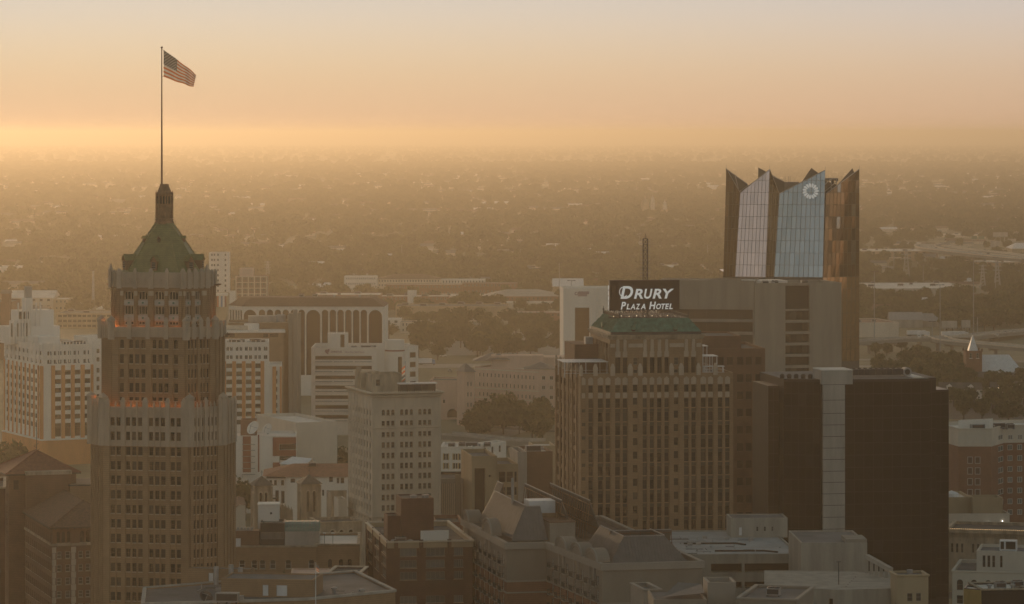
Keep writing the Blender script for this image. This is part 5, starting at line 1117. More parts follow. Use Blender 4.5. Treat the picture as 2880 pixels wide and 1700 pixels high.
def cathedral():
    q = 2.968; px = lambda x: 600+x/q
    def belfry(x0, xc, x1, ytop, yeave, yb, lab, ang):
        Y = 1150; z = lambda y: Z(1200+y/q, Y)
        b = Bld('bell_tower', lab, 'bell tower', px(xc), Y, ang); W = b.l(px(x1)); Dp = min(b.l(px(x0), (0, 0), (0, 1)), W*1.15); ze = z(yeave); cf = spaced(.9, W-.9, 2, .44); cs = spaced(.7, Dp-.7, 2, .4)
        ops = [(a, c, ze-9.0, ze-2.3, True) for a, c in cf]; ops2 = [(a, c, ze-9.0, ze-2.3, True) for a, c in cs]
        b.mass(rect(W, Dp), 0, ze, 'limestone_weathered', {0: [(ops, 'darkbare')], 3: [(ops2, 'darkbare')]}, .6, par=.05)
        pl = rect(W, Dp); e = inset(pl, -.9); apex = (W/2, Dp/2, z(ytop)); mb = MB(); E = [Vector((x, y, ze)) for x, y in e]
        for i in range(4): mb.face((E[i], E[(i+1) % 4], apex))
        mb.face(E[::-1]); rf = b.part('pyramid_roof', mb, mat('slate', (.13, .115, .095), .8, .25, .8, .3, 4)); mb = MB(); mb.bar((W/2, Dp/2, z(ytop)-.2), (W/2, Dp/2, z(ytop)+1.8), .1); mb.bar((W/2-.4, Dp/2, z(ytop)+1.2), (W/2+.4, Dp/2, z(ytop)+1.2), .1); b.part('cross', mb, 'metal_dark', rf)
        for (x, y) in pl[:2]+pl[3:]: mb = MB(); mb.box(x-.35, x+.35, y-.35, y+.35, 0, ze-.3); b.part('corner_buttress', mb, 'limestone_weathered')
        for cs_, nrm in ((cf, 0), (cs, 3)):
            for a, c in cs_:
                u = (a+c)/2; r_ = (c-a)/2+.2; pts = [(u-r_*math.cos(math.pi*k/8), ze-2.3-(c-a)/2+r_*math.sin(math.pi*k/8)) for k in range(9)]; mb = MB()
                P = (lambda p: (p[0], -.12, p[1])) if nrm == 0 else (lambda p: (-.12, Dp-p[0], p[1])); [mb.bar(P(p), P(q_), .25) for p, q_ in zip(pts, pts[1:])]; b.part('arch_moulding', mb, 'limestone')
        mb = MB(); mb.tube((W/2, -.1, ze-15.5), (W/2, .05, ze-15.5), .9, 14); b.part('round_window', mb, 'soffit_dark')
        b.done()
    belfry(268, 350, 486, 420, 495, 820, 'old stone bell tower with pyramid roof nearer the octagonal tower', 14)
    belfry(664, 742, 890, 408, 482, 830, 'old stone bell tower with pyramid roof nearer the beige office tower', 14)
    Y = 1152; z = lambda y: Z(1200+y/q, Y); b = Bld('church_nave', 'stone church front with gabled parapet between the two bell towers', 'church', px(486), Y+2, 14); W = b.l(px(664)); b.mass(rect(W, 40), 0, z(720), 'limestone_weathered', {}, .3, roof='roof_dark')
    mb = MB()
    for k in range(7): u = W*(k+.5)/7; h = 2.2*(1-abs(u/W-.5)*1.6); mb.box(u-W/14+.05, u+W/14-.05, -.2, .5, z(720)-.5, z(720)+h); mb.lathe([(.25, z(720)+h), (.0, z(720)+h+1.1)], 6, (u, .1))
    b.part('gable_parapet', mb, 'limestone_weathered'); b.done()
    # gabled side hall left of the church
    b = Bld('gabled_hall', 'plain cream gabled hall left of the old church towers', 'building', px(140), 1120, 6); W = b.l(px(268)); z = lambda y: Z(1200+y/q, 1120); mb = MB(); ze, zp = z(700), z(655)
    mb.face([(0, 0, 0), (W, 0, 0), (W, 0, ze+1.5), (W*.62, 0, zp), (0, 0, z(730))]); mb.face([(0, 25, 0), (0, 25, z(730)), (W*.62, 25, zp), (W, 25, ze+1.5), (W, 25, 0)]); mb.face([(0, 0, 0), (0, 0, z(730)), (0, 25, z(730)), (0, 25, 0)]); mb.face([(W, 0, 0), (W, 25, 0), (W, 25, ze+1.5), (W, 0, ze+1.5)]); b.part('wall', mb, 'stucco_cream')
    mb = MB(); mb.face([(-.3, -.3, z(732)), (W*.62, -.3, zp+.15), (W*.62, 25.3, zp+.15), (-.3, 25.3, z(732))]); mb.face([(W*.62, -.3, zp+.15), (W+.3, -.3, ze+1.5), (W+.3, 25.3, ze+1.5), (W*.62, 25.3, zp+.15)]); b.part('roof', mb, 'tile_brown'); b.done()
cathedral()

def city_hall():
    q = 2.968; px = lambda x: 600+x/q; Y = 1230; z = lambda y: Z(1200+y/q, Y)
    b = Bld('red_roofed_hall', 'white hall with orange tiled hip roof and arched ground floor behind the bell towers', 'building', px(610), Y, 3)
    W = b.l(px(1125)); ze = z(418); L0 = b.l(px(430), (0, 0), (-1, 0)); dp = 18
    def op(a, c, y0, y1, ar=False): return (b.l(px(a)), b.l(px(c)), z(y1), z(y0), ar)
    b.mass(rect(W, dp), 0, ze, 'stucco_white', {0: [([op(645, 683, 436, 470), op(966, 998, 422, 466), op(1030, 1052, 430, 478), op(1062, 1092, 430, 478), op(945, 965, 535, 580), op(908, 925, 530, 580)], 'mid')]}, .3, par=.05)
    b.mass(rect(L0, 24, -L0, 3), 0, z(440), 'stucco_white', {0: [([(L0*f, L0*f+1.0, z(500), z(440)-.6) for f in (.2, .42, .75)]+[(L0*.48, L0*.48+1.2, z(640), z(540)), (L0*.75, L0*.75+1.2, z(650), z(545))], 'mid')]}, .3, par=.05, name='left_wing')
    mb = MB(); mb.face([(-L0-.8, 2, z(418)), (1.2, -.9, ze-.1), (W+.8, -.9, ze-.1), (W+.8, 9, z(330)), (2.5, 9, z(330))]); mb.face([(-L0-.8, 2, z(418)), (2.5, 9, z(330)), (2.5, 9.1, z(330)), (-L0-.8, 27, z(418))]); mb.face([(W+.8, 9, z(330)), (W+.8, dp+.9, ze), (-L0, dp+9, z(418)), (2.5, 9.1, z(330))]); rf = b.part('hip_roof', mb, 'tile_orange')
    b.pbox('roof_vent', 'metal_dark', b.l(px(795), (0, 7)), b.l(px(855), (0, 7)), 6, 9, z(350), z(322), rf)
    mb = MB(); mb.box(b.l(px(487)), b.l(px(530)), 1.0, 2.9, z(610), z(600)); [mb.bar((b.l(px(487+k*8)), 1.1, z(600)), (b.l(px(487+k*8)), 1.1, z(575)), .06) for k in range(6)]; mb.bar((b.l(px(487)), 1.1, z(575)), (b.l(px(530)), 1.1, z(575)), .08); b.part('balcony', mb, 'metal_dark')
    b.done()
    b = Bld('metal_gable_shed', 'low building with pale metal gable roof behind the orange tiled hall', 'building', px(560), 1290, 4); W = b.l(px(830)); z = lambda y: Z(1200+y/q, 1290); mb = MB(); mb.box(0, W, 0, 14, 0, z(312)); b.part('wall', mb, 'stucco_cream'); mb = MB(); mb.face([(-.5, -1, z(310)), (W*.75, -1, z(328)), (W, 7, z(283)), (W*.38, 7, z(266))]); mb.face([(W*.38, 7, z(266)), (W, 7, z(283)), (W+.5, 15, z(312)), (0, 15, z(300))]); b.part('metal_roof', mb, 'metal_white'); b.done()
    b = Bld('battlemented_house', 'small stone house with stepped battlements between hall and beige tower', 'building', px(985), 1180, 12); W = b.l(px(1112)); z = lambda y: Z(1200+y/q, 1180); b.mass(rect(W, 10), 0, z(560), 'limestone_weathered', {0: [(grid(spaced(1, W-1, 3, .5), [(z(620), z(590))]), 'sash')]}, .3, par=.5)
    for k in range(5): mb = MB(); u = W*(k+.5)/5; mb.box(u-.6, u+.6, -.05, .45, z(560), z(535)); b.part('merlon', mb, 'limestone_weathered')
    b.done()
    b = Bld('cream_annex', 'cream box annex leaning on the beige office tower', 'building', px(1045), 1120, 12); b.mass(rect(b.l(px(1115)), 9), 0, Z(1200+608/q, 1120), 'stucco_cream', {}, .3)
city_hall()

def centre_right():
    s = 2.12; zx = lambda x: 1100+x/s; zy = lambda y: 700+y/s
    # white hotel with yellow panels
    Y = 1400; z = lambda y: Z(zy(y), Y); b = Bld('white_motel', 'white motel with yellow panels between tall windows beyond the beige tower', 'building', zx(296), Y, -2)
    W = b.l(zx(560)); cols = b.cols([(zx(a), zx(a+12)) for a in (314, 328, 370, 384, 402, 428, 470)]); W = b.l(zx(480))
    cols = [c for c in cols if c[1] < W-.3]
    b.mass(rect(W, 22), 0, z(1182), 'stucco_white', {0: [(grid(cols, [(z(1260), z(1222)), (z(1312), z(1278))]), 'mid')]}, .3, par=.8, roof='roof_white', coping='stucco_white')
    for a, c in ((302, 340), (360, 395), (400, 440)): mb = MB(); mb.box(b.l(zx(a)), b.l(zx(c)), -.12, .02, z(1313), z(1279)); 
    for a in (309, 341, 366, 398, 440):
        for y0, y1 in ((1262, 1220), (1314, 1276)): mb = MB(); mb.box(b.l(zx(a)), b.l(zx(a+5)), -.1, .02, z(y0), z(y1)); b.part('yellow_panel', mb, 'yellow_panel')
    p0 = (W, 0); d = (.45, .9); L_ = b.l(zx(686), p0, d); b.mass([p0, (W+d[0]*L_, d[1]*L_), (W+d[0]*L_-4, d[1]*L_+8), (W-4, 12)], 0, z(1182), 'stucco_white', {0: [(grid(spaced(2, L_-2, 4, .3), [(z(1240), z(1200)), ]), 'mid')]}, .3, roof='roof_white', name='side_wing')
    units(b, z(1182)-.8, [(4, 6, 0), (8, 9, 0), (12, 6, 2), (18, 9, 0)]); b.done()
    # vertical fins building
    q = 2.968; px = lambda x: 600+x/q; Y = 1120; z = lambda y: Z(1200+y/q, Y); b = Bld('finned_building', 'building with narrow white vertical fins over dark glass beside the beige tower', 'building', px(1885), Y, 6); W = b.l(1330)
    b.mass(rect(W, 25), 0, z(440), 'dark_wall', {}, .3, roof='roof_gravel'); n = 17
    for k in range(n): u = W*(k+.5)/n; mb = MB(); mb.box(u-.22, u+.22, -.5, .02, 4, z(475)); b.part('vertical_fin', mb, 'stucco_cream')
    mb = MB(); mb.box(-.1, W+.1, -.6, .1, z(475), z(435)); b.part('fascia', mb, 'concrete_pale'); u = b.l(px(2040)); mb = MB(); mb.box(u-.9, u+.9, -.9, .1, 3, z(400)); b.part('dark_pier', mb, 'concrete'); b.done()
    # tan modern building
    q = 3.352; px = lambda x: 1250+x/q; Y = 1100; z = lambda y: Z(zy(y), Y); zx_ = zx
    b = Bld('tan_modern_building', 'tan modern building with deep square recess in its front beside the hotel tower', 'building', zx(480), Y, 8); W1 = b.l(zx(632)); zt = z(1238)
    b.mass(rect(W1, 26), 0, zt, 'stucco_tan', {0: [([(b.l(zx(498)), b.l(zx(562)), 4, z(1310))], 'void'), ([(b.l(zx(582)), b.l(zx(598)), z(1365), z(1352))], 'darkbare')]}, 2.0, par=1.2, roof='roof_grey')
    W2 = b.l(zx(765)); b.mass(rect(W2-W1-.05, 22, W1+.05, 3), 0, z(1292), 'stucco_tan', {0: [(grid([(1.0, 3.0), (3.4, 5.4), (5.8, 6.6)], [(z(1402), z(1338)), (z(1480), z(1430))]), 'mid')]}, .5, par=1.0, roof='roof_grey', name='right_part')
    b.mass(rect(b.l(zx(820))-W2, 18, W2+.05, 4), 0, z(1222), 'concrete_pale', {}, .3, name='grey_stair_tower'); b.mass(rect(b.l(zx(975))-b.l(zx(820)), 20, b.l(zx(820))+.05, 4.5), 0, z(1222), 'brick_brown', {}, .3, name='brown_block', roof='roof_white'); units(b, z(1222)-.9, [(b.l(zx(880)), 12, 2)]); b.done()
    b = Bld('flat_roofed_annex', 'low tan flat roofed annex peeping over the brown stair block', 'building', zx(850), 1180, 6); b.mass(rect(b.l(zx(980)), 16), 0, Z(zy(1175), 1180), 'stucco_tan', {}, .3, roof='roof_white')
    # white tower with emblem (hospital)
    s6 = 6.745; zx6 = lambda x: 1560+x/s6; Y = 1950; z = lambda y: Z(780+y/s6, Y); b = Bld('white_hospital_tower', 'white hospital tower with tall glass strip and small emblem behind the rooftop sign', 'building', zx6(165), Y, 3)
    W = b.l(zx6(780)); b.mass([(0, 0), (W, 0), (W+2, 6), (W+40, 12), (W+40, 30), (0, 30)], 0, z(212), 'stucco_white', {0: [([(b.l(zx6(385)), b.l(zx6(658)), z(1500), z(580))], 'bronze')]}, .4, par=1, roof='roof_white')
    mb = MB(); mb.box(W+6, W+30, 8.2, 13, 0, z(445)); b.part('tan_bay', mb, 'stucco_pink')
    tm = MATS['letter_mauve']; mb = MB(); n = 16; c = (b.l(zx6(410)), z(312)); r_ = (b.l(zx6(437))-b.l(zx6(385)))/2
    for k in range(n):
        if k in (0, 1): continue
        t0, t1 = 2*math.pi*k/n, 2*math.pi*(k+1)/n; mb.bar((c[0]+r_*math.cos(t0), -.1, c[1]+r_*math.sin(t0)), (c[0]+r_*math.cos(t1), -.1, c[1]+r_*math.sin(t1)), .35)
    b.part('emblem', mb, tm)
    mb = MB()       # two lines of small raised lettering, too fine to read
    for y0, y1, x0, x1, nn in ((325, 280, 443, 655, 13), (365, 330, 443, 615, 11)):
        for k in range(nn): a = b.l(zx6(x0+(x1-x0)*k/nn)); c_ = b.l(zx6(x0+(x1-x0)*(k+.7)/nn)); mb.box(a, c_, -.12, .01, z(y0), z(y1-(12 if k % 3 else 0)))
    b.part('lettering', mb, tm); b.done()
    # pink hospital
    Y = 1745; z = lambda y: Z(zy(y), Y); b = Bld('pink_clinic', 'long pinkish four storey clinic with rows of paired windows and grey hip roofs', 'building', zx(880), Y, 0)
    # left face recedes from the corner towards the left
    d = Vector((-math.cos(R(40)), math.sin(R(40)))); Ls = b.l(zx(498), (0, 0), tuple(d)); P1 = Vector((0, 0))+d*Ls; W = b.l(zx(985)); nrm = Vector((d.y, -d.x)); nrm = -nrm if nrm.y < 0 else nrm
    ru = [(z(782+58*i), z(760+58*i)) for i in range(4)]; lc = spaced(2, Ls-2, 15, .34)
    b.mass([tuple(P1), (0, 0), (W, 0), (W, 30), (P1.x+18, P1.y+22)], 0, z(722), 'stucco_pink', {0: [(grid(lc, ru), 'mid')], 1: [(grid(spaced(.5, W-.5, 2, .45), ru), 'pair')]}, .3, par=.8, roof='roof_white')
    for i in range(5): mb = MB(); za = z(796+58*i) if i else z(740); mb.box(0, 1, 0, 1, 0, 1) if 0 else None; e0, e1 = P1, Vector((0, 0)); n2 = -nrm*.12; mb.loft([(e0.x, e0.y, za), (e0.x+n2.x, e0.y+n2.y, za), (e1.x+n2.x, e1.y+n2.y, za), (e1.x, e1.y, za)], [(e0.x, e0.y, za+.5), (e0.x+n2.x, e0.y+n2.y, za+.5), (e1.x+n2.x, e1.y+n2.y, za+.5), (e1.x, e1.y, za+.5)], 0, True, True); b.part('string_course', mb, 'stucco_cream')
    def pyr(cx, cy, r_, z0, z1): mb = MB(); E = [(cx-r_, cy-r_, z0), (cx+r_, cy-r_, z0), (cx+r_, cy+r_, z0), (cx-r_, cy+r_, z0)]; [mb.face((E[i], E[(i+1) % 4], (cx, cy, z1))) for i in range(4)]; b.part('hip_roof', mb, 'metal_roof_grey')
    pyr(W*.1, 12, 8, z(722), z(684)); pyr(P1.x+8, P1.y+9, 9, z(690), z(648)); pyr(-20, 28, 6, z(680), z(645)); x0 = P1.x*.55; b.pbox('penthouse', 'stucco_pink', x0-6, x0+20, 24, 36, z(722)-1, z(655)); b.pbox('rear_wing', 'stucco_pink', 2, 34, 26, 44, 0, z(668)); b.done()
    Y = 1700; z = lambda y: Z(zy(y), Y); b = Bld('clinic_clock_tower', 'pink square stair tower with grey pyramid roof beside the clinic', 'tower', zx(440), Y, 22); W = b.l(zx(496)); Dp = b.l(zx(392), (0, 0), (0, 1)); Dp = min(Dp, 16)
    b.mass(rect(W, Dp), 0, z(735), 'stucco_pink', {0: [(grid(spaced(.8, W-.8, 2, .35), [(z(820+62*i), z(795+62*i)) for i in range(4)]), 'mid')]}, .3, par=.05); mb = MB(); E = [(x, y, z(735)) for x, y in inset(rect(W, Dp), -.8)]; [mb.face((E[i], E[(i+1) % 4], (W/2, Dp/2, z(685)))) for i in range(4)]; b.part('pyramid_roof', mb, 'metal_roof_grey'); b.done()
    b = Bld('mauve_arched_wing', 'mauve low wing with a big entrance arch behind the beige tower', 'building', zx(230), 1740, -3); z = lambda y: Z(zy(y), 1740); W = b.l(zx(398)); b.mass(rect(W, 25), 0, z(785), 'stucco_pink', {0: [([(b.l(zx(334)), b.l(zx(396)), 1, z(955), True)], 'void'), (grid(spaced(.5, W*.6, 3, .4), [(z(920), z(900))]), 'mid')]}, .5, roof='roof_gravel'); b.done()
centre_right()
mat('stucco_cream_shaded', (.26, .225, .185), .88, .10, .15, .1, 3, streak=.25)  # cream stucco with the shading of the bottom edge put into its colour
mat('roof_deck', (.36, .36, .36), .9, .22, .12, .1, 4)
mat('stucco_trim_shaded', (.32, .285, .245), .85, .08, .15)  # pale trim stucco, likewise darkened in its colour for shade along the bottom edge
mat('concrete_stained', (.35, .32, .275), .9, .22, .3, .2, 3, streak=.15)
# ---------------------------------------------------------------- bottom edge, nearest roofs
def condo():
    """cream building with mansard screens, round gables and rows of balconies"""
    q = 3.352; px = lambda x: 1250+x/q; py = lambda y: 1300+y/q; Y = 850; z = lambda y: Z(py(y), Y)
    b = Bld('balcony_apartments', 'cream and brick apartment building with grey mansard roof screens, round gables and iron balconies', 'building', px(590), Y, 12)
    zt = z(765); zbr = z(1130)
    # plan, local: front faces run right and slightly away; left side recedes
    A = Vector((0, 0)); W1 = b.l(px(962)); B_ = Vector((W1, 0))
    # middle face turned to the left: the wing steps toward the camera
    d2 = Vector((math.cos(R(-86)), math.sin(R(-86)))); L2 = b.l(px(1490), tuple(B_), tuple(d2)); C = B_+d2*L2
    L3 = b.l(px(2425), tuple(C)); D = C+Vector((L3, 0))
    Ls = min(b.l(px(175), (0, 0), (0, 1)), 60)
    plan = [tuple(A), tuple(B_), tuple(C), tuple(D), (D.x, Ls), (0, Ls)]
    zc = z(765)
    lw = spaced(1.5, Ls-1.5, 9, .30); rws = rows(zc-3.2, 3.15, 6, 2.2); mw = spaced(2.2, L2-.8, 7, .22); mw = [(a, c) for a, c in mw]
    bands = {5: [(grid(lw, rws), 'french')], 1: [(grid(mw, rws), 'french')]}
    b.mass(plan, 0, zbr, 'brick_red_light', {k: [([g for g in v[0][0] if g[3] < zbr], 'french')] for k, v in bands.items()}, .3, par=.05, name='brick_storeys')
    b.mass(plan, zbr, zc, 'stucco_cream_shaded', {k: [([g for g in v[0][0] if g[2] > zbr], 'french')] for k, v in bands.items()}, .3, par=1.0, coping='stucco_trim_shaded', cop_h=1.6, cop_o=.55, roof='roof_dark', name='cream_storeys')
    mb = MB(); e = inset(plan, -.25); mb.loft([(x, y, zbr-.1) for x, y in e], [(x, y, zbr+.35) for x, y in e], 0, True, True); 
    b.part('belt_course', mb, 'stucco_trim_shaded')
    mb = MB(); zb2 = z(1240); mb.loft([(x, y, zb2) for x, y in e], [(x, y, zb2+.35) for x, y in e], 0, True, True); b.part('belt_course', mb, 'stucco_trim_shaded')
    # balconies
    def balcony(p, ang, z0, wd):
        mb = MB(); mb.box(-wd/2, wd/2, -1.1, 0, -.22, 0); bo = part('balcony', mb, MATS['stucco_trim_shaded'], b.o, (p.x, p.y, z0), ang)
        mb = MB(); n = max(5, int(wd/.3))
        for k in range(n+1): x = -wd/2+wd*k/n; mb.bar((x, -1.05, 0), (x, -1.05, 1.05), .05)
        for x in (-wd/2, wd/2): mb.bar((x, -1.05, 1.05), (x, 0, 1.05), .06); mb.bar((x, -.5, 0), (x, -.5, 1.05), .05)
        mb.bar((-wd/2, -1.05, 1.05), (wd/2, -1.05, 1.05), .09); mb.bar((-wd/2, -1.05, .15), (wd/2, -1.05, .15), .06); part('railing', mb, MATS['metal_dark'], bo)
    dm = d2; am = math.atan2(d2.y, d2.x)
    for r_ in range(6):
        for a, c in mw: balcony(B_+dm*((a+c)/2), am, rws[r_][0]-.05, 2.4)
        for k in range(0, 9): a, c = lw[k]; balcony(Vector((0, Ls-(a+c)/2)), -math.pi/2, rws[r_][0]-.05, 3.4)
    # round gables
    def gable(p, ang, r_, th=1.3, f=.6):
        n = 14; mb = MB(); out = [(r_*math.cos(t), r_*f*math.sin(t)) for t in [math.pi*k/n for k in range(n+1)]]
        F_ = [(x, -.35, zc+h) for x, h in out]; K_ = [(x, th, zc+h) for x, h in out]
        mb.face(F_[::-1]); mb.face(K_)
        for i in range(n): mb.face((F_[i], F_[i+1], K_[i+1], K_[i]))
        o_ = part('round_gable', mb, MATS['stucco_cream_shaded'], b.o, (p.x, p.y, 0), ang)
        for rr, pr in ((.97, -.6), (.78, -.5)):
            mb = MB(); pts = [(r_*rr*math.cos(t), r_*rr*f*math.sin(t)) for t in [math.pi*k/n for k in range(n+1)]]
            for p0, p1 in zip(pts, pts[1:]): mb.bar((p0[0], pr+.15, zc+p0[1]), (p1[0], pr+.15, zc+p1[1]), .35)
            part('gable_moulding', mb, MATS['stucco_trim_shaded'], o_)
        mb = MB(); mb.box(-r_*.42, -r_*.3, -.5, .1, zc-6, zc-.2); mb.box(r_*.3, r_*.42, -.5, .1, zc-6, zc-.2); part('gable_pilaster', mb, MATS['stucco_trim_shaded'], o_)
    for t in (.30, .57, .84): gable(B_+dm*(L2*t), am, L2*.105, 2.6)
    gable(Vector((0, Ls*.40)), -math.pi/2, 6.0, 2.0, .62); gable(Vector((0, Ls*.90)), -math.pi/2, 4.2, 3.0, .7)
    for x in (L3*.93, ): gable(C+Vector((x, Ls*.55)), math.pi, 2.5)
    # mansard roof screens: sloping seamed metal sheets on frames, open behind
    def screen(p0, p1, lean, zb_, zt_, m='metal_roof_grey', cut=0., nm='roof_screen', frames=True):
        p0, p1 = Vector(p0), Vector(p1); d = (p1-p0); Ln = d.length; d.normalize(); n = Vector((-d.y, d.x))*lean      # leans inwards
        c0, c1 = cut if isinstance(cut, tuple) else (cut, cut)
        b0, b1 = p0, p1; t0, t1 = p0+n+d*c0, p1+n-d*c1; mb = MB(); o3 = lambda v, zz: (v.x, v.y, zz)
        mb.loft([o3(b0, zb_), o3(b1, zb_), o3(t1, zt_), o3(t0, zt_)], [(b0.x-d.y*.2, b0.y+d.x*.2, zb_), (b1.x-d.y*.2, b1.y+d.x*.2, zb_), (t1.x-d.y*.2, t1.y+d.x*.2, zt_), (t0.x-d.y*.2, t0.y+d.x*.2, zt_)], 0, True, True)
        so_ = b.part(nm, mb, m); ns = int(Ln/.75); sm = MB()
        for k in range(1, ns):
            u = Ln*k/ns; f = u/Ln; bb = b0+d*u
            tmax = 1.0
            if c0 > 0 and u < c0: tmax = min(tmax, u/c0)
            if c1 > 0 and Ln-u < c1: tmax = min(tmax, (Ln-u)/c1)
            tt = bb+n*tmax; zz = zb_+(zt_-zb_)*tmax; off = Vector((d.y, -d.x))*.06; sm.bar((bb.x+off.x, bb.y+off.y, zb_), (tt.x+off.x, tt.y+off.y, zz), .09)
        o_ = b.part('standing_seams', sm, m, so_); o_['kind'] = 'stuff'
        mb = MB(); mb.bar(o3(t0, zt_+.05), o3(t1, zt_+.05), .22); b.part('screen_cap', mb, 'metal_grey', so_)
        if frames:
            mb = MB(); nf = max(2, int(Ln/2.4))
            for k in range(nf+1):
                u = c0+(Ln-c0-c1)*k/nf; tt = b0+d*u+n; bb = tt+n*.35; mb.bar(o3(tt, zt_-.2), (bb.x, bb.y, zb_), .14); mb.bar((bb.x, bb.y, (zb_+zt_)/2), o3(b0+d*u+n*.5, (zb_+zt_)/2), .1)
            for hh in (.3, .6, .9): a_, e_ = b0+d*c0+n*(hh*.9+.25), b1-d*c1+n*(hh*.9+.25); mb.bar(o3(a_, zb_+(zt_-zb_)*hh), o3(e_, zb_+(zt_-zb_)*hh), .16)
            b.part('screen_frame', mb, 'brick_brown', so_)
    zs0 = zc-.7
    # rear-left cluster: tall screens; the left one catches the sunset
    zs1 = z(455)
    e = 2.2
    screen((e, Ls*.84), (e, 5.0), 4.2, zs0+1.2, zs1, 'metal_roof_grey', (0, 4.2)); screen((e, 5.0), (W1+1.5, 5.0), 4.2, zs0+.6, zs1-.2, cut=(4.2, 1.0))
    screen((e+3, Ls-.5), (e+3, Ls*.86), 3.6, zs0+1.5, zs1+1.6, cut=0); screen((W1+9, 8), (W1+9, Ls-4), 3.4, zs0+.5, zs1+1.2); screen((W1+16, 8), (W1+16, Ls-2), 3.4, zs0, zs1+1.0)
    # front-right cluster
    f0 = C+Vector((2.2, 2.8)); zs2 = Z(py(700), 818); L4 = L3-4.5
    screen((f0.x-1.0+abs(L2)*.46, f0.y+L2*.80) if 0 else (f0.x, f0.y+L2*.62), (f0.x, f0.y), 4.6, zs0, zs2, cut=(0, 4.6)); screen((f0.x, f0.y), (f0.x+L4, f0.y), 4.6, zs0, zs2, cut=(4.6, 4.6)); screen((f0.x+L4, f0.y), (f0.x+L4, f0.y+18), 4.6, zs0, zs2, cut=(4.6, 0)); screen((f0.x+L4, f0.y+19), (f0.x+4, f0.y+19), 3.0, zs0, zs2)
    # plant between the screens
    b.pbox('plant_room', 'concrete', W1+1.8, W1+8, 4.0, 13, zs0-.3, z(600)); b.pbox('plant_room_roof', 'brick_brown', W1+1.6, W1+8.2, 3.8, 13.2, z(600), z(590)); b.pbox('cooling_tower', 'metal_white', 8.5, 15, 14, 20, zs0, zs1+.6); b.pbox('cooling_tower_base', 'brick_tan', 8, 15.6, 13.5, 20.5, zs0-.3, zs1-2.4)
    mb = MB(); mb.tube((6, 22, zs0), (6, 22, zs1+5.5), .35, 8); b.part('flue', mb, 'metal_grey'); units(b, zs0-.3, [(C.x+14, C.y+14, 2), (C.x+20, C.y+12, 0), (11, 26, 2)]); clutter(b, C.x+8, C.x+20, C.y+8, C.y+18, zs0-.3, 8, 3); b.done()
condo()

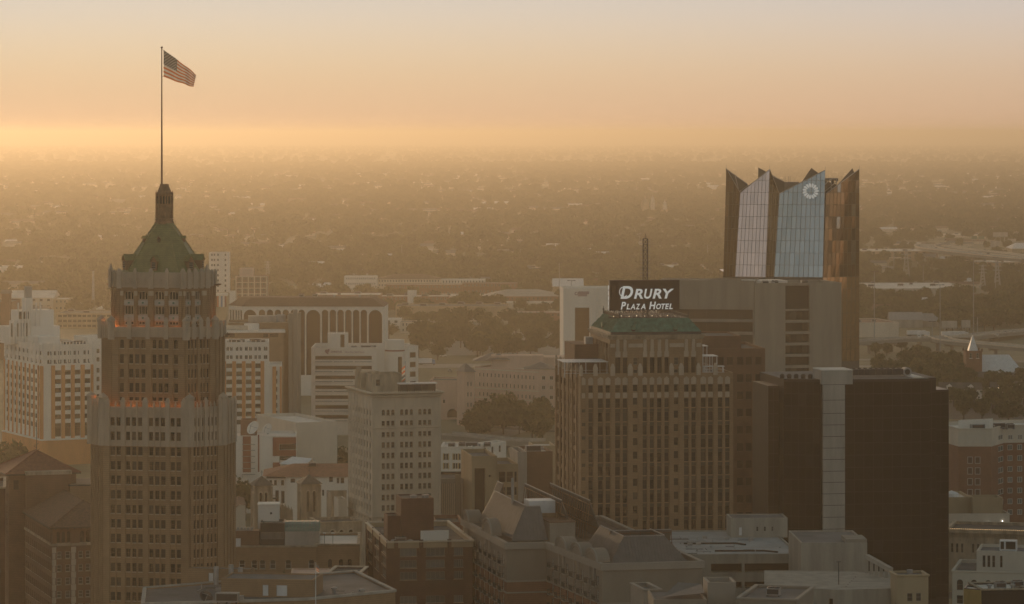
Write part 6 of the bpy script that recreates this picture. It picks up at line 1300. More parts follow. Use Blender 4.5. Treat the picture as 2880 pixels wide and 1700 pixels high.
def garage():
    q = 2.1204; px = lambda x: 1900+x/q; py = lambda y: 1000+y/q
    # open parking deck building
    Y = 860; z = lambda y: Z(py(y), Y); b = Bld('parking_garage', 'pale concrete parking garage with flat grey top deck beyond the apartments', 'garage', px(207), Y, 3)
    W = b.l(px(742)); xl = b.l(1880, (0, 0), (-1, 0)); zt = z(1186); dp = 52
    pl = [(-xl, 0), (W, 0), (W, dp), (-xl, dp)]
    u0, u1, u2, u3 = xl, xl+b.l(px(396)), xl+b.l(px(412)), xl+W-.5
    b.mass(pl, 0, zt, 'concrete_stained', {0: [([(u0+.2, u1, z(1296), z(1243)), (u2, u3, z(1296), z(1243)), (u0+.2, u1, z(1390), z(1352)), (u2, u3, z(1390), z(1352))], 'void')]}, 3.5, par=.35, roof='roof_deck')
    mb = MB()
    for k in range(8): mb.lathe([(.25, zt-.35), (.25, zt-.05), (0, zt)], 8, (-xl+8+k*4.2, 10+(k*7) % 30))
    b.part('roof_vents', mb, 'metal_grey')
    mb = MB()
    for (xa, ya), (xb, yb) in (((2, 8), (14, 8)), ((14, 8), (17, 5)), ((-4, 24), (9, 24)), ((9, 24), (11, 21))): mb.bar((xa, ya, zt-.2), (xb, yb, zt-.2), .5)
    b.part('roof_ridge', mb, 'soffit_dark'); clutter(b, -xl+2, W-8, 3, 36, zt-.35, 26, 4)
    # stair block on the rear of the deck
    x0 = b.l(px(330), (0, 38)); x1 = b.l(px(668), (0, 38)); b.mass(rect(x1-x0, 10, x0, 38), zt-.4, Z(py(972), 898), 'concrete_stained', {0: [(grid(spaced((x1-x0)*.4, (x1-x0)*.8, 3, .3), [(zt+1.2, zt+2.4)]), 'mid'), ([((x1-x0)*.14, (x1-x0)*.2, zt+.1, zt+2.3)], 'door')]}, .2, par=.2, roof='roof_grey', name='stair_house')
    b.done()
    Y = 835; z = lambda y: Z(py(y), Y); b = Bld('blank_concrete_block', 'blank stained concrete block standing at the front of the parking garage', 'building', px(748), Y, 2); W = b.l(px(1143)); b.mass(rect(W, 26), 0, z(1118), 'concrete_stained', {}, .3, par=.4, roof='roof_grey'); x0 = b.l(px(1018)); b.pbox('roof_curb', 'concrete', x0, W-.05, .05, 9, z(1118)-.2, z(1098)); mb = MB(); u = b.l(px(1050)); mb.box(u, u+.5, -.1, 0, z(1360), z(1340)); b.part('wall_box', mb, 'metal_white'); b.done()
    # lower decks and ramps
    Y = 780; z = lambda y: Z(py(y), Y); b = Bld('lower_parking_deck', 'lower concrete parking deck with broken painted lines in front of the garage', 'garage', px(530), Y, -4)
    W = b.l(px(1320)); d_ = 34; zt = z(1395)
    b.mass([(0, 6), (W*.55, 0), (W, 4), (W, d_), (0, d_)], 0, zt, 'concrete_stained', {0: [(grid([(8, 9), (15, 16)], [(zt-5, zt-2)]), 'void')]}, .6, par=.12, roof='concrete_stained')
    for k in range(9): mb = MB(); x = W*.2+k*3.4; mb.box(x, x+1.9, d_*.45+k*.25, d_*.45+k*.25+.16, zt-.105, zt-.10); b.part('painted_line', mb, 'soffit_dark')
    for k in range(6): mb = MB(); x = W*.62; y = 6+k*3.4; mb.box(x+k*.5, x+k*.5+.16, y, y+1.7, zt-.105, zt-.10); b.part('painted_line', mb, 'soffit_dark')
    mb = MB(); x = b.l(px(973), (0, 10)); mb.tube((x, 10, zt-.2), (x, 10, zt+5), .09, 8); mb.box(x-.5, x+.5, 9.8, 10.2, zt+4.9, zt+5.05); b.part('deck_lamp', mb, 'metal_dark')
    # colonnade ramp behind
    x0, y0 = b.l(px(1140), (0, d_-2)), d_-2; n = 6; x1 = W-.5
    for k in range(n): mb = MB(); x = x0+(x1-x0)*k/(n-1); mb.box(x-.4, x+.4, y0-.4-k*2.2, y0+.4-k*2.2, zt-.2, zt+3.4-k*.35); b.part('ramp_column', mb, 'concrete_stained')
    mb = MB(); mb.bar((x0, y0, zt+3.6), (x1, y0-11, zt+1.9), 1.0); b.part('ramp_beam', mb, 'concrete_stained'); b.done()
    Y = 775; z = lambda y: Z(py(y), Y); b = Bld('tan_stair_tower', 'square tan stair tower with two small windows at the lower deck corner', 'tower', px(1318), Y, 5); W = b.l(px(1508)); b.mass(rect(W, W), 0, z(1312), 'stucco_tan', {0: [([(b.l(px(1382)), b.l(px(1412)), z(1468), z(1418)), (b.l(px(1435)), b.l(px(1465)), z(1468), z(1418))], 'mid')]}, .3, par=.4, coping='stucco_tan', roof='roof_grey'); mb = MB(); mb.lathe([(.6, z(1312)), (.7, z(1290)), (0, z(1288))], 10, (W/2, 3)); b.part('roof_vent', mb, 'metal_grey'); b.done()
    # pale stair head near the apartments
    q3 = 3.352; px3 = lambda x: 1250+x/q3; Y = 770; z = lambda y: Z(1300+y/q3, Y); b = Bld('stair_head_house', 'white hollow roof house with sunk flat top beside the apartments', 'building', px3(1880), Y, 12); W = b.l(px3(2045)); b.mass([(0, 0), (W, 0), (W, 4), (-2, 14), (-9, 9)] if False else rect(W, 12), 0, z(1205), 'stucco_trim_shaded', {}, .3, par=.9, th=.5, roof='roof_grey', coping='stucco_trim_shaded'); xl = b.l(px3(1665), (0, 0), (-.87, .5)); b.done()
    Y = 745; z = lambda y: Z(1300+y/q3, Y); b = Bld('white_chimney_block', 'tall white square roof tower with sunk top near the bottom edge', 'building', px3(2480), Y, 3); W = b.l(2070); b.mass(rect(W, 9, 0, 0), 0, z(1135), 'stucco_trim_shaded', {}, .3, par=1.6, th=.55, roof='roof_grey'); b.done()
    Y = 742; z = lambda y: Z(1300+y/q3, Y); b = Bld('low_grey_annex', 'low grey roof with pale parapet between roof house and white tower', 'building', px3(1970), Y-4, 2); W = b.l(px3(2475)); b.mass(rect(W, 16), 0, z(1275), 'stucco_cream_shaded', {}, .3, par=.4, roof='roof_grey'); x0 = b.l(px3(2040), (0, 6)); mb = MB(); x1 = b.l(px3(2440), (0, 6)); mb.face([(x0, 4, z(1275)), (x1, 4, z(1235)), (x1, 11, z(1190)), (x0+4, 11, z(1175))]); mb.face([(x0, 4, z(1275)), (x0+4, 11, z(1175)), (x0+4, 11.1, z(1280))]); mb.face([(x1, 4, z(1235)), (x1, 11, z(1280)), (x1, 11, z(1190))]); b.part('skylight', mb, 'metal_roof_grey'); b.done()
    b = Bld('flat_topped_annex', 'flat grey roof corner with pale rim at the bottom edge below the decks', 'building', 2074, 735, -14); W = b.l(2240); b.mass(rect(W, 22), 0, Z(1690, 735)+.6, 'stucco_cream_shaded', {}, .3, par=.6, roof='roof_grey', coping='stucco_trim_shaded'); units(b, Z(1690, 735), [(6, 9, 0)]); b.done()
garage()

def red_brick():
    q = 2.968; px = lambda x: 600+x/q; Y = 880; z = lambda y: Z(1200+y/q, Y)
    b = Bld('dark_red_brick_hotel', 'dark red brick building with broad blue-grey windows and pale top band', 'building', px(1455), Y, 9)
    W = b.l(1330); Dp = min(b.l(px(1218), (0, 0), (0, 1)), 45); zt = z(962)
    fc = b.cols([(px(1558), px(1698)), (px(1775), px(1932)), (px(2008), px(2085))]); fr = [(z(1088+98*i), z(1022+98*i)) for i in range(3)]+[(z(1480), z(1420))]
    sd = spaced(1.5, Dp-.5, 3, .62); b.mass(rect(W, Dp), 0, z(1018), 'brick_red', {0: [(grid(fc, fr), 'blue')], 3: [(grid(sd, fr), 'blue')]}, .35, par=.05, sill='limestone_weathered')
    b.mass(inset(rect(W, Dp), -.12), z(1018), zt, 'stucco_tan', {}, .3, par=1.3, roof='roof_gravel', name='top_band', coping='limestone')
    for u in [b.l(px(p)) for p in (1525, 1735, 1970)]: mb = MB(); mb.box(u-.5, u+.5, -.3, .02, z(1050), zt+.4); mb.box(u-.3, u+.3, -.45, .02, z(1075), z(1000)); b.part('brick_pier', mb, 'brick_red')
    for v in (0, Dp/3, 2*Dp/3, Dp): mb = MB(); mb.box(-.3, .02, max(v-.4, 0), min(v+.4, Dp), 0, zt+.3); b.part('brick_pier', mb, 'brick_red')
    # penthouse blocks
    x0, x1 = b.l(px(1568), (0, 8)), b.l(px(1840), (0, 8)); b.mass(rect(x1-x0, 11, x0, 8), zt-1.3, z(632), 'brick_red', {}, .2, par=.3, name='penthouse', roof='roof_dark'); x2 = b.l(px(1455), (0, 10)); b.mass(rect(x0-x2, 8, x2, 10), zt-1.3, z(785), 'brick_red', {}, .2, par=.3, name='low_penthouse', roof='roof_dark')
    for x in (1670, 1770): mb = MB(); mb.lathe([(.8, z(632)-.3), (.8, z(622)), (1.0, z(618)), (0, z(612))], 12, (b.l(px(x), (0, 12)), 12)); b.part('roof_vent', mb, 'metal_grey')
    xs = b.l(px(1740), (0, 3)), b.l(px(1975), (0, 3)); b.pbox('white_screen_wall', 'stucco_white', xs[0], xs[1], 5.0, 5.3, zt-1.3, z(895)); clutter(b, 1, x0, 2, Dp-6, zt-1.3, 14, 6); units(b, zt-1.3, [(2, 4, 1), (4, 6, 0), (3.5, 14, 0), (6, 3, 1), (2.5, 20, 1)]); b.done()
    b = Bld('brown_rooftop_building', 'low brown building with dark roof units right of the penthouse', 'building', px(1860), 935, 5); z = lambda y: Z(1200+y/q, 935); b.mass(rect(b.l(px(2090)), 18), 0, z(800), 'brick_red_light', {0: [(grid(spaced(.5, 7, 2, .5), [(z(870), z(845))]), 'sash')]}, .3, roof='roof_dark'); b.done()
red_brick()

def brown_lofts():
    q = 2.968; px = lambda x: 600+x/q; Y = 905; z = lambda y: Z(1200+y/q, Y)
    b = Bld('tan_brick_lofts', 'weathered tan brick block with arched sash windows under a glass roof pavilion', 'building', px(110), Y, 2)
    W = b.l(px(860)); zt = z(1000)
    fc = b.cols([(px(a-24), px(a+24)) for a in (240, 343, 410, 497, 626, 820)]); b.mass(rect(W, 24), 0, zt, 'brick_tan', {0: [([(a, c, z(1190), z(1115), True) for a, c in fc], 'sash'), ([(b.l(px(700)), b.l(px(775)), 2, z(985))], 'void')]}, .4, par=.8, sill='limestone_weathered', roof='roof_gravel', coping='limestone_weathered')
    W2 = b.l(px(1215)); fc2 = [(a-W, c-W) for a, c in b.cols([(px(a-17), px(a+17)) for a in (972, 1063, 1137)])]; b.mass(rect(W2-W-.05, 26, W+.05, 1), 0, z(990), 'brick_tan', {0: [([(a, c, z(1185), z(1115), True) for a, c in fc2], 'dark')]}, .4, par=.7, roof='roof_white', name='right_block', coping='limestone_weathered')
    # glazed pavilion and barrel roof
    def u(x, y): return b.l(px(x), (0, y))
    b.mass(rect(u(595, 6)-u(392, 6), 9, u(392, 6), 6), zt-.8, z(830), 'metal_dark', {0: [(grid(spaced(.2, u(595, 6)-u(392, 6)-.2, 6, .9), [(z(965), z(905))]), 'blue')]}, .15, par=.4, name='glass_pavilion')
    x0, x1 = u(598, 6), u(885, 6); mb = MB(); n = 8; r_ = z(850)-z(895)+1.6; zc = z(900)
    pr = [(6+4.0-4.0*math.cos(math.pi*k/n), zc+2.4*math.sin(math.pi*k/n)) for k in range(n+1)]
    nx_ = 9
    for i in range(nx_):
        xa, xb = x0+(x1-x0)*i/nx_, x0+(x1-x0)*(i+1)/nx_
        for (ya, za), (yb, zb) in zip(pr, pr[1:]): p = MB(); p.face([(xa+.06, ya, za), (xb-.06, ya, za), (xb-.06, yb, zb), (xa+.06, yb, zb)]); b.part('barrel_pane', p, mat('glass_roof', (.16, .22, .19), .2, .1, .5))
    for i in range(nx_+1):
        xa = x0+(x1-x0)*i/nx_
        for (ya, za), (yb, zb) in zip(pr, pr[1:]): mb.bar((xa, ya-.02, za+.02), (xa, yb-.02, zb+.02), .14)
    mb.face([(x0, y, zz) for y, zz in pr][::-1]); mb.face([(x1, y, zz) for y, zz in pr]); b.part('barrel_ribs', mb, 'copper_green')
    mb = MB(); mb.box(x0, x1, 6.05, 14, zt-.8, zc-.05); b.part('pavilion_wall', mb, 'concrete_pale')
    # mural lettering scrawl on the wall is only dark paint marks
    mb = MB(); a = u(775, 6)
    for k in range(7): mb.bar((a+k*.32, 6.02, zc-1.5+.4*math.sin(k*2)), (a+k*.32+.3, 6.02, zc-.5+.3*math.cos(k*3)), .1)
    b.part('painted_mark', mb, 'frame_grey')
    b.pbox('white_lift_house', 'stucco_white', u(372, 14), u(548, 14), 14, 20, zt-.8, z(705)); b.pbox('lift_house_top', 'stucco_white', u(368, 13.8), u(552, 13.8), 13.8, 20.2, z(708), z(698)); mb = MB(); c = (u(482, 14), 13.9); mb.tube((c[0], 13.9, z(775)), (c[0], 14.02, z(775)), .3, 10); b.part('round_window', mb, 'soffit_dark')
    b.pbox('parapet_block', 'brick_brown', u(140, 3), u(385, 3), 3, 8, zt-.8, z(885)); mb = MB(); xx = u(208, -.1); mb.box(xx-.6, xx+.6, -.9, -.02, z(1000), z(935)); b.part('wall_unit', mb, 'metal_white')
    for k in range(10): mb = MB(); xx = u(185+k*14, 5); mb.box(xx, xx+.6, 4, 4.6, z(885), z(875)+.5*(k % 2)); b.part('roof_vent', mb, 'metal_grey')
    b.done()
    for x in (928, 998):
        yy = 912; t = thing('roof_lamp_post', 'short lamp post with flat lamp head on the white roof terrace', 'lamp post', (X(px(x), yy), yy, Z(1200+990/q, 906)-.7), 0, 'lamp posts on the roof terrace'); h = 3.0; mb = MB(); mb.tube((0, 0, 0), (0, 0, h), .07, 6); part('post', mb, MATS['metal_dark'], t); mb = MB(); mb.box(-.4, .4, -.25, .25, h, h+.18); part('lamp_head', mb, MATS['metal_white'], t)
brown_lofts()

def near_roof():
    q = 2.968; px = lambda x: 600+x/q; Y = 770; z = lambda y: Z(1200+y/q, Y)
    b = Bld('flat_topped_block', 'near brick building with flat grey roof, vents and raised brick stair block', 'building', 415, Y, -8)
    W = b.l(px(1515), (0, 0), (1, 0)); zt = Z(1655, Y)
    W = 54; pl = [(0, 0), (18, -14), (W, -10), (W+1, 12), (24, 26), (2, 14)]
    # plan from the roof corners
    def g(pxx, pyy): YY = (H-zt)*F/(pyy-EYE); x_, y_ = X(pxx, YY), YY; dx, dy = x_-b.x, y_-b.Y; return (dx*b.c+dy*b.s_, -dx*b.s_+dy*b.c)
    P1 = g(405, 1652); P2 = g(1000, 1605); P3 = g(1112, 1660); P0 = (P1[0]+6, P1[1]-26); P4 = (P3[0]-16, P3[1]-16)
    Pm = g(640, 1622)
    b.mass([P1, P0, P4, P3, P2], 0, zt, 'brick_tan', {}, .3, par=.5, th=.5, roof='roof_grey', coping='concrete_pale', cop_h=.5)
    # raised block
    c0 = (g(620, 1700)[0]+2, g(620, 1700)[1]+2); b.mass(rect(20, 11, g(622, 1672)[0], g(622, 1672)[1]), zt-.4, zt+3.4, 'brick_tan', {0: [([(9, 10.3, zt-.2, zt+2.2), (12, 14.4, zt-.2, zt+2.2)], 'door')]}, .2, par=.3, roof='roof_grey', name='raised_block')
    x, y = g(530, 1632); b.mass(rect(14, 4, x, y), zt-.4, zt+2.6, 'brick_tan', {0: [([(4.5, 5.6, zt-.3, zt+1.7)], 'door')]}, .2, par=.2, roof='roof_grey', name='stair_house')
    spots = [(g(690, 1655), 1), (g(738, 1650), 0), (g(940, 1663), 1), (g(1018, 1668), 1), (g(850, 1640), 0), (g(640, 1690), 2)]
    units(b, zt-.48, [(p[0], p[1], k) for p, k in spots]); clutter(b, P1[0]+12, P3[0]-8, P3[1]-8, P3[1]+2, zt-.48, 22, 5); mb = MB()
    for (xx, yy), h in ((g(608, 1640), 3.6), (g(676, 1640), 3.4), (g(650, 1640), 4.0)): mb = MB(); mb.tube((xx, yy, zt-.4), (xx, yy, zt+h), .55, 10); b.part('flue', mb, 'metal_grey')
    xx, yy = g(620, 1690); mb = MB(); mb.tube((xx, yy, zt), (xx+2.0, yy, zt+.3), .9, 12); mb.tube((xx+2, yy, zt+.3), (xx+2.2, yy, zt-.4), .9, 12); b.part('duct_bend', mb, 'metal_grey'); b.done()
    xw, yw = b.w2(g(578, 1690)); dish((xw, yw, zt-.48), 1.5, R(35), R(40), 'dark mesh satellite dish on the near flat roof', 'metal_dark')
    # flagpole with small flag
    xw, yw = b.w2(g(888, 1698)); t = thing('roof_flagpole', 'slim white flagpole rising from the near flat roof', 'flagpole', (xw, yw, zt-.5)); hp = Z(1585, yw)-zt+.5; mb = MB(); mb.tube((0, 0, 0), (0, 0, hp), .1, 8, 0, .06); part('pole', mb, MATS['metal_white'], t); mb = MB(); mb.lathe([(0, hp), (.12, hp+.1), (0, hp+.22)], 8); part('finial', mb, MATS['metal_white'], t)
    f = thing('small_flag', 'small limp striped flag with blue canton on the near white flagpole', 'flag', (xw, yw, zt-.5)); hh = 1.5
    for i in range(7):
        mb = MB()
        for j in range(5): ua, ub = j/5, (j+1)/5; pp = lambda u, v: (.08+.62*u, .12*math.sin(6*u+v), hp-.2-hh*v-.35*u); mb.face((pp(ua, (i+1)/7), pp(ub, (i+1)/7), pp(ub, i/7), pp(ua, i/7)))
        part('stripe', mb, MATS['flag_blue_backlit'] if i < 3 else (MATS['flag_red_backlit'] if i % 2 else MATS['flag_white']), f)
    # pink roofed lower building beyond
    b = Bld('pink_flat_house', 'pinkish flat roofed block beyond the near flat roof', 'building', px(640), 830, 2); zt2 = Z(1200+1255/q, 830); b.mass(rect(b.l(px(960)), 16), 0, zt2, 'stucco_pink', {}, .3, par=.3, roof='stucco_pink'); b.done()
    b = Bld('curved_roof_block', 'grey flat roof with pale rolled rim beside the dark red brick building', 'building', px(945), 838, -6); b.mass(rect(b.l(px(1215)), 14), 0, Z(1200+1225/q, 838), 'brick_red', {}, .3, par=.5, roof='roof_gravel', coping='limestone'); b.done()
near_roof()

def right_edge():
    s = 3.0917; zx = lambda x: 2600+x/s; zy = lambda y: 1080+y/s
    Y = 1200; z = lambda y: Z(zy(y), Y); b = Bld('brick_and_cream_hotel', 'brick hotel with cream top storey and white framed square windows beside the black glass building', 'hotel', zx(580), Y, 14)
    Wl = min(b.l(zx(297), (0, 0), (-1, 0)), 40); zt = z(390); zb = z(545)
    # left face turned left
    d = Vector((-math.cos(R(14)), math.sin(R(14)))); Ll = b.l(zx(297), (0, 0), tuple(d)); P1 = d*Ll; d2 = Vector((math.cos(R(52)), math.sin(R(52)))); L2 = b.l(zx(690), (0, 0), tuple(d2)); P2 = d2*L2; W3 = 22; P3 = P2+Vector((W3, -.5))
    plan = [tuple(P1), (0, 0), tuple(P2), tuple(P3), (P3.x, P3.y+20), (P1.x+2, P1.y+26)]
    lcol = [(Ll-b.l(zx(c), (0, 0), tuple(d)), Ll-b.l(zx(a), (0, 0), tuple(d))) for a, c in ((374, 419), (439, 486))]; lcol = sorted(tuple(sorted(t)) for t in lcol)
    lr = [(z(600+94*i), z(540+94*i)) for i in range(5)]; rr = [(z(610+95*i), z(562+95*i)) for i in range(7)]
    c3 = spaced(.5, W3-.5, 6, .5)
    b.mass(plan, 0, zb, 'brick_red_light', {0: [(grid(lcol, lr), 'blank')], 1: [(grid([(L2*.55, L2*.95)], rr), 'blueframe')], 2: [(grid(c3, rr), 'blueframe')]}, .12, par=.05)
    b.mass(inset(plan, -.15), zb, zt, 'stucco_cream', {0: [(grid(lcol, [(z(508), z(452))]), 'blankc')], 1: [(grid([(L2*.55, L2*.9)], [(z(510), z(465))]), 'blueframe')], 2: [(grid(c3, [(z(518), z(475))]), 'blueframe')]}, .15, par=1.0, roof='roof_white', coping='stucco_cream', name='cream_storey')
    mb = MB(); e0 = P2; mb.box(P2.x+.1, P2.x+7.5, P2.y-.55, P2.y-.1, 0, zb-.1) if 0 else None
    x0 = P1.x+3; mb = MB(); mb.loft([(P1.x+1.5, P1.y+4, zt-1), (1, 4, zt-1), (2.5, 4.6, zt-1), (P1.x+2, P1.y+4.6, zt-1)], [(P1.x+1.5, P1.y+4, z(325)), (1, 4, z(312)), (2.5, 4.6, z(312)), (P1.x+2, P1.y+4.6, z(325))]); b.part('white_parapet_screen', mb, 'stucco_white')
    units(b, zt-1, [(-3, 5, 2), (2, 6, 0), (6, 9, 2), (10, 8, 0)]); b.done()
    # lower tan and grey blocks
    Y = 1120; z = lambda y: Z(zy(y), Y); b = Bld('low_tan_block', 'low tan and grey flat roofed block below the brick and cream hotel', 'building', zx(195), Y, 3); b.mass(rect(b.l(zx(450)), 20, 0, 8), 0, z(1010), 'stucco_tan', {}, .3, roof='roof_white'); b.mass(rect(b.l(zx(740)), 18, 0, 0), 0, z(1130), 'stucco_cream', {0: [(grid([(1.2, 4.5), (6, 7)], [(z(1260), z(1200))]), 'void')]}, .5, roof='roof_gravel', name='front_block'); b.mass(rect(b.l(zx(702))-b.l(zx(442)), 9, b.l(zx(442)), 4), z(1130)-1, z(1003), 'stucco_tan', {}, .3, name='roof_block', roof='roof_grey'); u = b.l(zx(295)); mb = MB(); mb.lathe([(2.2, z(1010)-1), (2.2, z(985)), (0, z(960))], 14, (u, 12)); b.part('roof_drum', mb, 'metal_white')
    lp = emit('roof_lamp', (1, .95, .85), 8)
    for x, y in ((548, 1207), (676, 1196)): mb = MB(); mb.lathe([(0, -.15), (.15, 0), (0, .15)], 8); part('lamp', mb, lp, b.o, (b.l(zx(x)), -.4, z(y)))
    b.done()
    # long facade with string of lights
    Y = 1090; z = lambda y: Z(zy(y), Y); b = Bld('lit_cornice_building', 'old stone building with a string of small lamps along its cornice', 'building', zx(190), Y, -14); W = 34; zt = z(1262)
    b.mass(rect(W, 22), 0, zt, 'limestone_weathered', {0: [(grid([c for k in range(5) for c in spaced(1+k*6.4, 5.6+k*6.4, 3, .5)], [(z(1465), z(1385))]), 'mid')]}, .4, par=.8, roof='roof_dark', coping='limestone_weathered', cop_h=1.2, cop_o=.7)
    mb = MB()
    for k in range(70): u = W*(k+.3)/70; mb.box(u, u+.22, -.5, 0, zt-2.2, zt-1.3)
    b.part('dentils', mb, 'limestone_weathered')
    me = MB(); me.lathe([(0, -.08), (.08, 0), (0, .08)], 6); lm = me.mesh('lamp', emit('string_lamp', (1, .62, .28), 2.5))
    for k in range(60): link('lamp', lm, b.o, (W*(k+.5)/60, -.82, zt+.25))
    b.done()
    # corner building with arches
    q = 2.1204; px = lambda x: 1900+x/q; py = lambda y: 1000+y/q; Y = 960; z = lambda y: Z(py(y), Y); b = Bld('arched_corner_building', 'cream corner building with arched windows, raised block and big roof cooler', 'building', px(1650), Y, -12); W = b.l(2900); zt = z(1285)
    b.mass(rect(W, 26), 0, zt, 'stucco_cream', {0: [([(u, u+1.7, z(1400), z(1335), True) for u in (1.2, 5.0, 8.8, 12.6, 16.4)], 'mid'), ([(u, u+1.7, z(1480), z(1430)) for u in (1.2, 5.0, 8.8, 12.6, 16.4)], 'mid')]}, .4, par=.8, roof='roof_grey', coping='stucco_cream')
    x0 = b.l(px(1795), (0, 5)); b.mass(rect(24, 16, x0, 5), zt-1, Z(py(1168), 962), 'stucco_cream', {0: [(grid([(1.6, 2.4), (2.9, 3.7), (4.2, 5.0), (6.3, 7.0)], [(zt+.6, zt+3.8)]), 'mid')]}, .3, par=.8, roof='roof_grey', name='raised_block'); zr = Z(py(1168), 962)-.8
    u = b.l(px(1932), (0, 9)); mb = MB(); mb.box(u, u+4.6, 9, 12, zr+.5, zr+3.2); mb.box(u+.3, u+1.2, 8.93, 9, zr+.9, zr+2.9, 1); mb.box(u+1.7, u+4.3, 8.93, 9, zr+.9, zr+2.9, 1); mb.box(u+.2, u+.5, 9.2, 11.8, zr-.02, zr+.5); mb.box(u+4.1, u+4.4, 9.2, 11.8, zr-.02, zr+.5); b.part('roof_cooler', mb, ['metal_white', 'soffit_dark']); b.done()
    Y = 900; z = lambda y: Z(py(y), Y); b = Bld('ribbed_dark_building', 'dark building with fine vertical bronze ribs and cluttered roof at the bottom corner', 'building', px(1825), Y, 6); W = b.l(2890); zt = z(1395); Dp = 14; b.mass(rect(W, Dp), 0, zt, 'dark_wall', {}, .3, par=.6, roof='roof_white', coping='limestone_weathered'); xl = b.l(px(1720), (0, 0), (-.7, .7)); n = 14
    d = Vector((-.7, .714)).normalized(); L_ = b.l(px(1720), (0, 0), tuple(d)); mb = MB(); b.mass([tuple(d*L_), (0, 0), (1, 8), tuple(d*L_+Vector((2, 6)))], 0, zt-.1, 'dark_wall', {}, .3, par=.4, name='chamfer', roof='roof_white')
    for k in range(n): p = d*(L_*(k+.5)/n); mb = MB(); mb.box(-.12, .12, -.3, .1, 2, zt-.3); part('bronze_rib', mb, MATS['yellow_panel'], b.o, (p.x, p.y, 0), math.atan2(-d.y, -d.x))
    units(b, zt-.6, [(3, 4, 1), (6, 5, 0), (9, 4, 1), (11, 7, 0)]); b.done()
    # slender old brick building with white cornice between
    b = Bld('ornate_brick_building', 'narrow red brick building with white ornate cornice beside the cream hotel', 'building', zx(195), 1260, 2); z = lambda y: Z(zy(y), 1260); W = b.l(zx(297)); b.mass(rect(W, 20), 0, z(570), 'brick_red', {0: [([(2.2, 3.8, z(675+115*i), z(618+115*i)) for i in range(3)], 'sash')]}, .3, par=.05, sill='stucco_white'); b.mass(inset(rect(W, 20), -.2), z(570), z(405), 'stucco_white', {0: [([(2.4, 3.9, z(555), z(500))], 'sash')]}, .3, coping='stucco_white', cop_o=.8, name='white_storey'); b.done()
right_edge()
# ---------------------------------------------------------------- roads, vehicles, far city
def ribbon(name, pts, wd, z, m, kind='structure', th=0.):
    """road along world points (x, y[, z])"""
    mb = MB(); Ls, Rs = [], []
    for i, p in enumerate(pts):
        a, b_ = Vector(pts[max(i-1, 0)][:2]), Vector(pts[min(i+1, len(pts)-1)][:2]); d = (b_-a).normalized(); n = Vector((-d.y, d.x))*wd/2; zz = p[2] if len(p) > 2 else z
        Ls.append((p[0]+n.x, p[1]+n.y, zz)); Rs.append((p[0]-n.x, p[1]-n.y, zz))
    for i in range(len(pts)-1): mb.face((Rs[i], Rs[i+1], Ls[i+1], Ls[i]))
    o = link(name, mb.mesh(name, MATS[m])); o['kind'] = kind; return o, Ls, Rs
def gp(px, py, z=0): Y = GY(py, z); return (X(px, Y), Y)
def roads():
    ribbon('street', [gp(2480, 1680), gp(2660, 1676), gp(2950, 1660)], 14, .004, 'asphalt'); ribbon('highway', [gp(900, 1034), gp(1200, 1030), gp(1600, 1026), gp(2000, 1030)], 34, .008, 'concrete_road')
    ribbon('highway', [gp(2350, 1012), gp(2560, 1012), gp(2900, 1018)], 16, .012, 'concrete_road'); ribbon('highway', [gp(2350, 1032), gp(2560, 1029), gp(2900, 1036)], 14, .016, 'concrete_road')
    ribbon('street', [gp(1250, 1290), gp(1400, 1225), gp(1530, 1185), gp(1560, 1120)], 14, .004, 'concrete_road'); ribbon('street', [gp(1330, 1195), gp(1430, 1205), gp(1560, 1215)], 10, .012, 'asphalt')
    ribbon('street', [gp(2600, 1150), gp(2760, 1148), gp(2900, 1142)], 12, .02, 'asphalt'); ribbon('street', [gp(1200, 905), gp(1400, 915), gp(1600, 920)], 9, .024, 'concrete_road'); ribbon('street', [gp(1150, 940), gp(1300, 952), gp(1500, 950), gp(1600, 945)], 10, .028, 'concrete_road')
    # pale parking lot under the park trees
    mb = MB(); mb.face([(*gp(1220, 1000), .032), (*gp(1590, 1000), .032), (*gp(1590, 935), .032), (*gp(1300, 935), .032)]); o = link('parking_lot', mb.mesh('parking_lot', MATS['concrete_road'])); o['kind'] = 'structure'
    mb = MB(); mb.face([(*gp(2620, 1180), .036), (*gp(2900, 1180), .036), (*gp(2900, 1128), .036), (*gp(2640, 1128), .036)]); o = link('parking_lot', mb.mesh('parking_lot', MATS['asphalt'])); o['kind'] = 'structure'
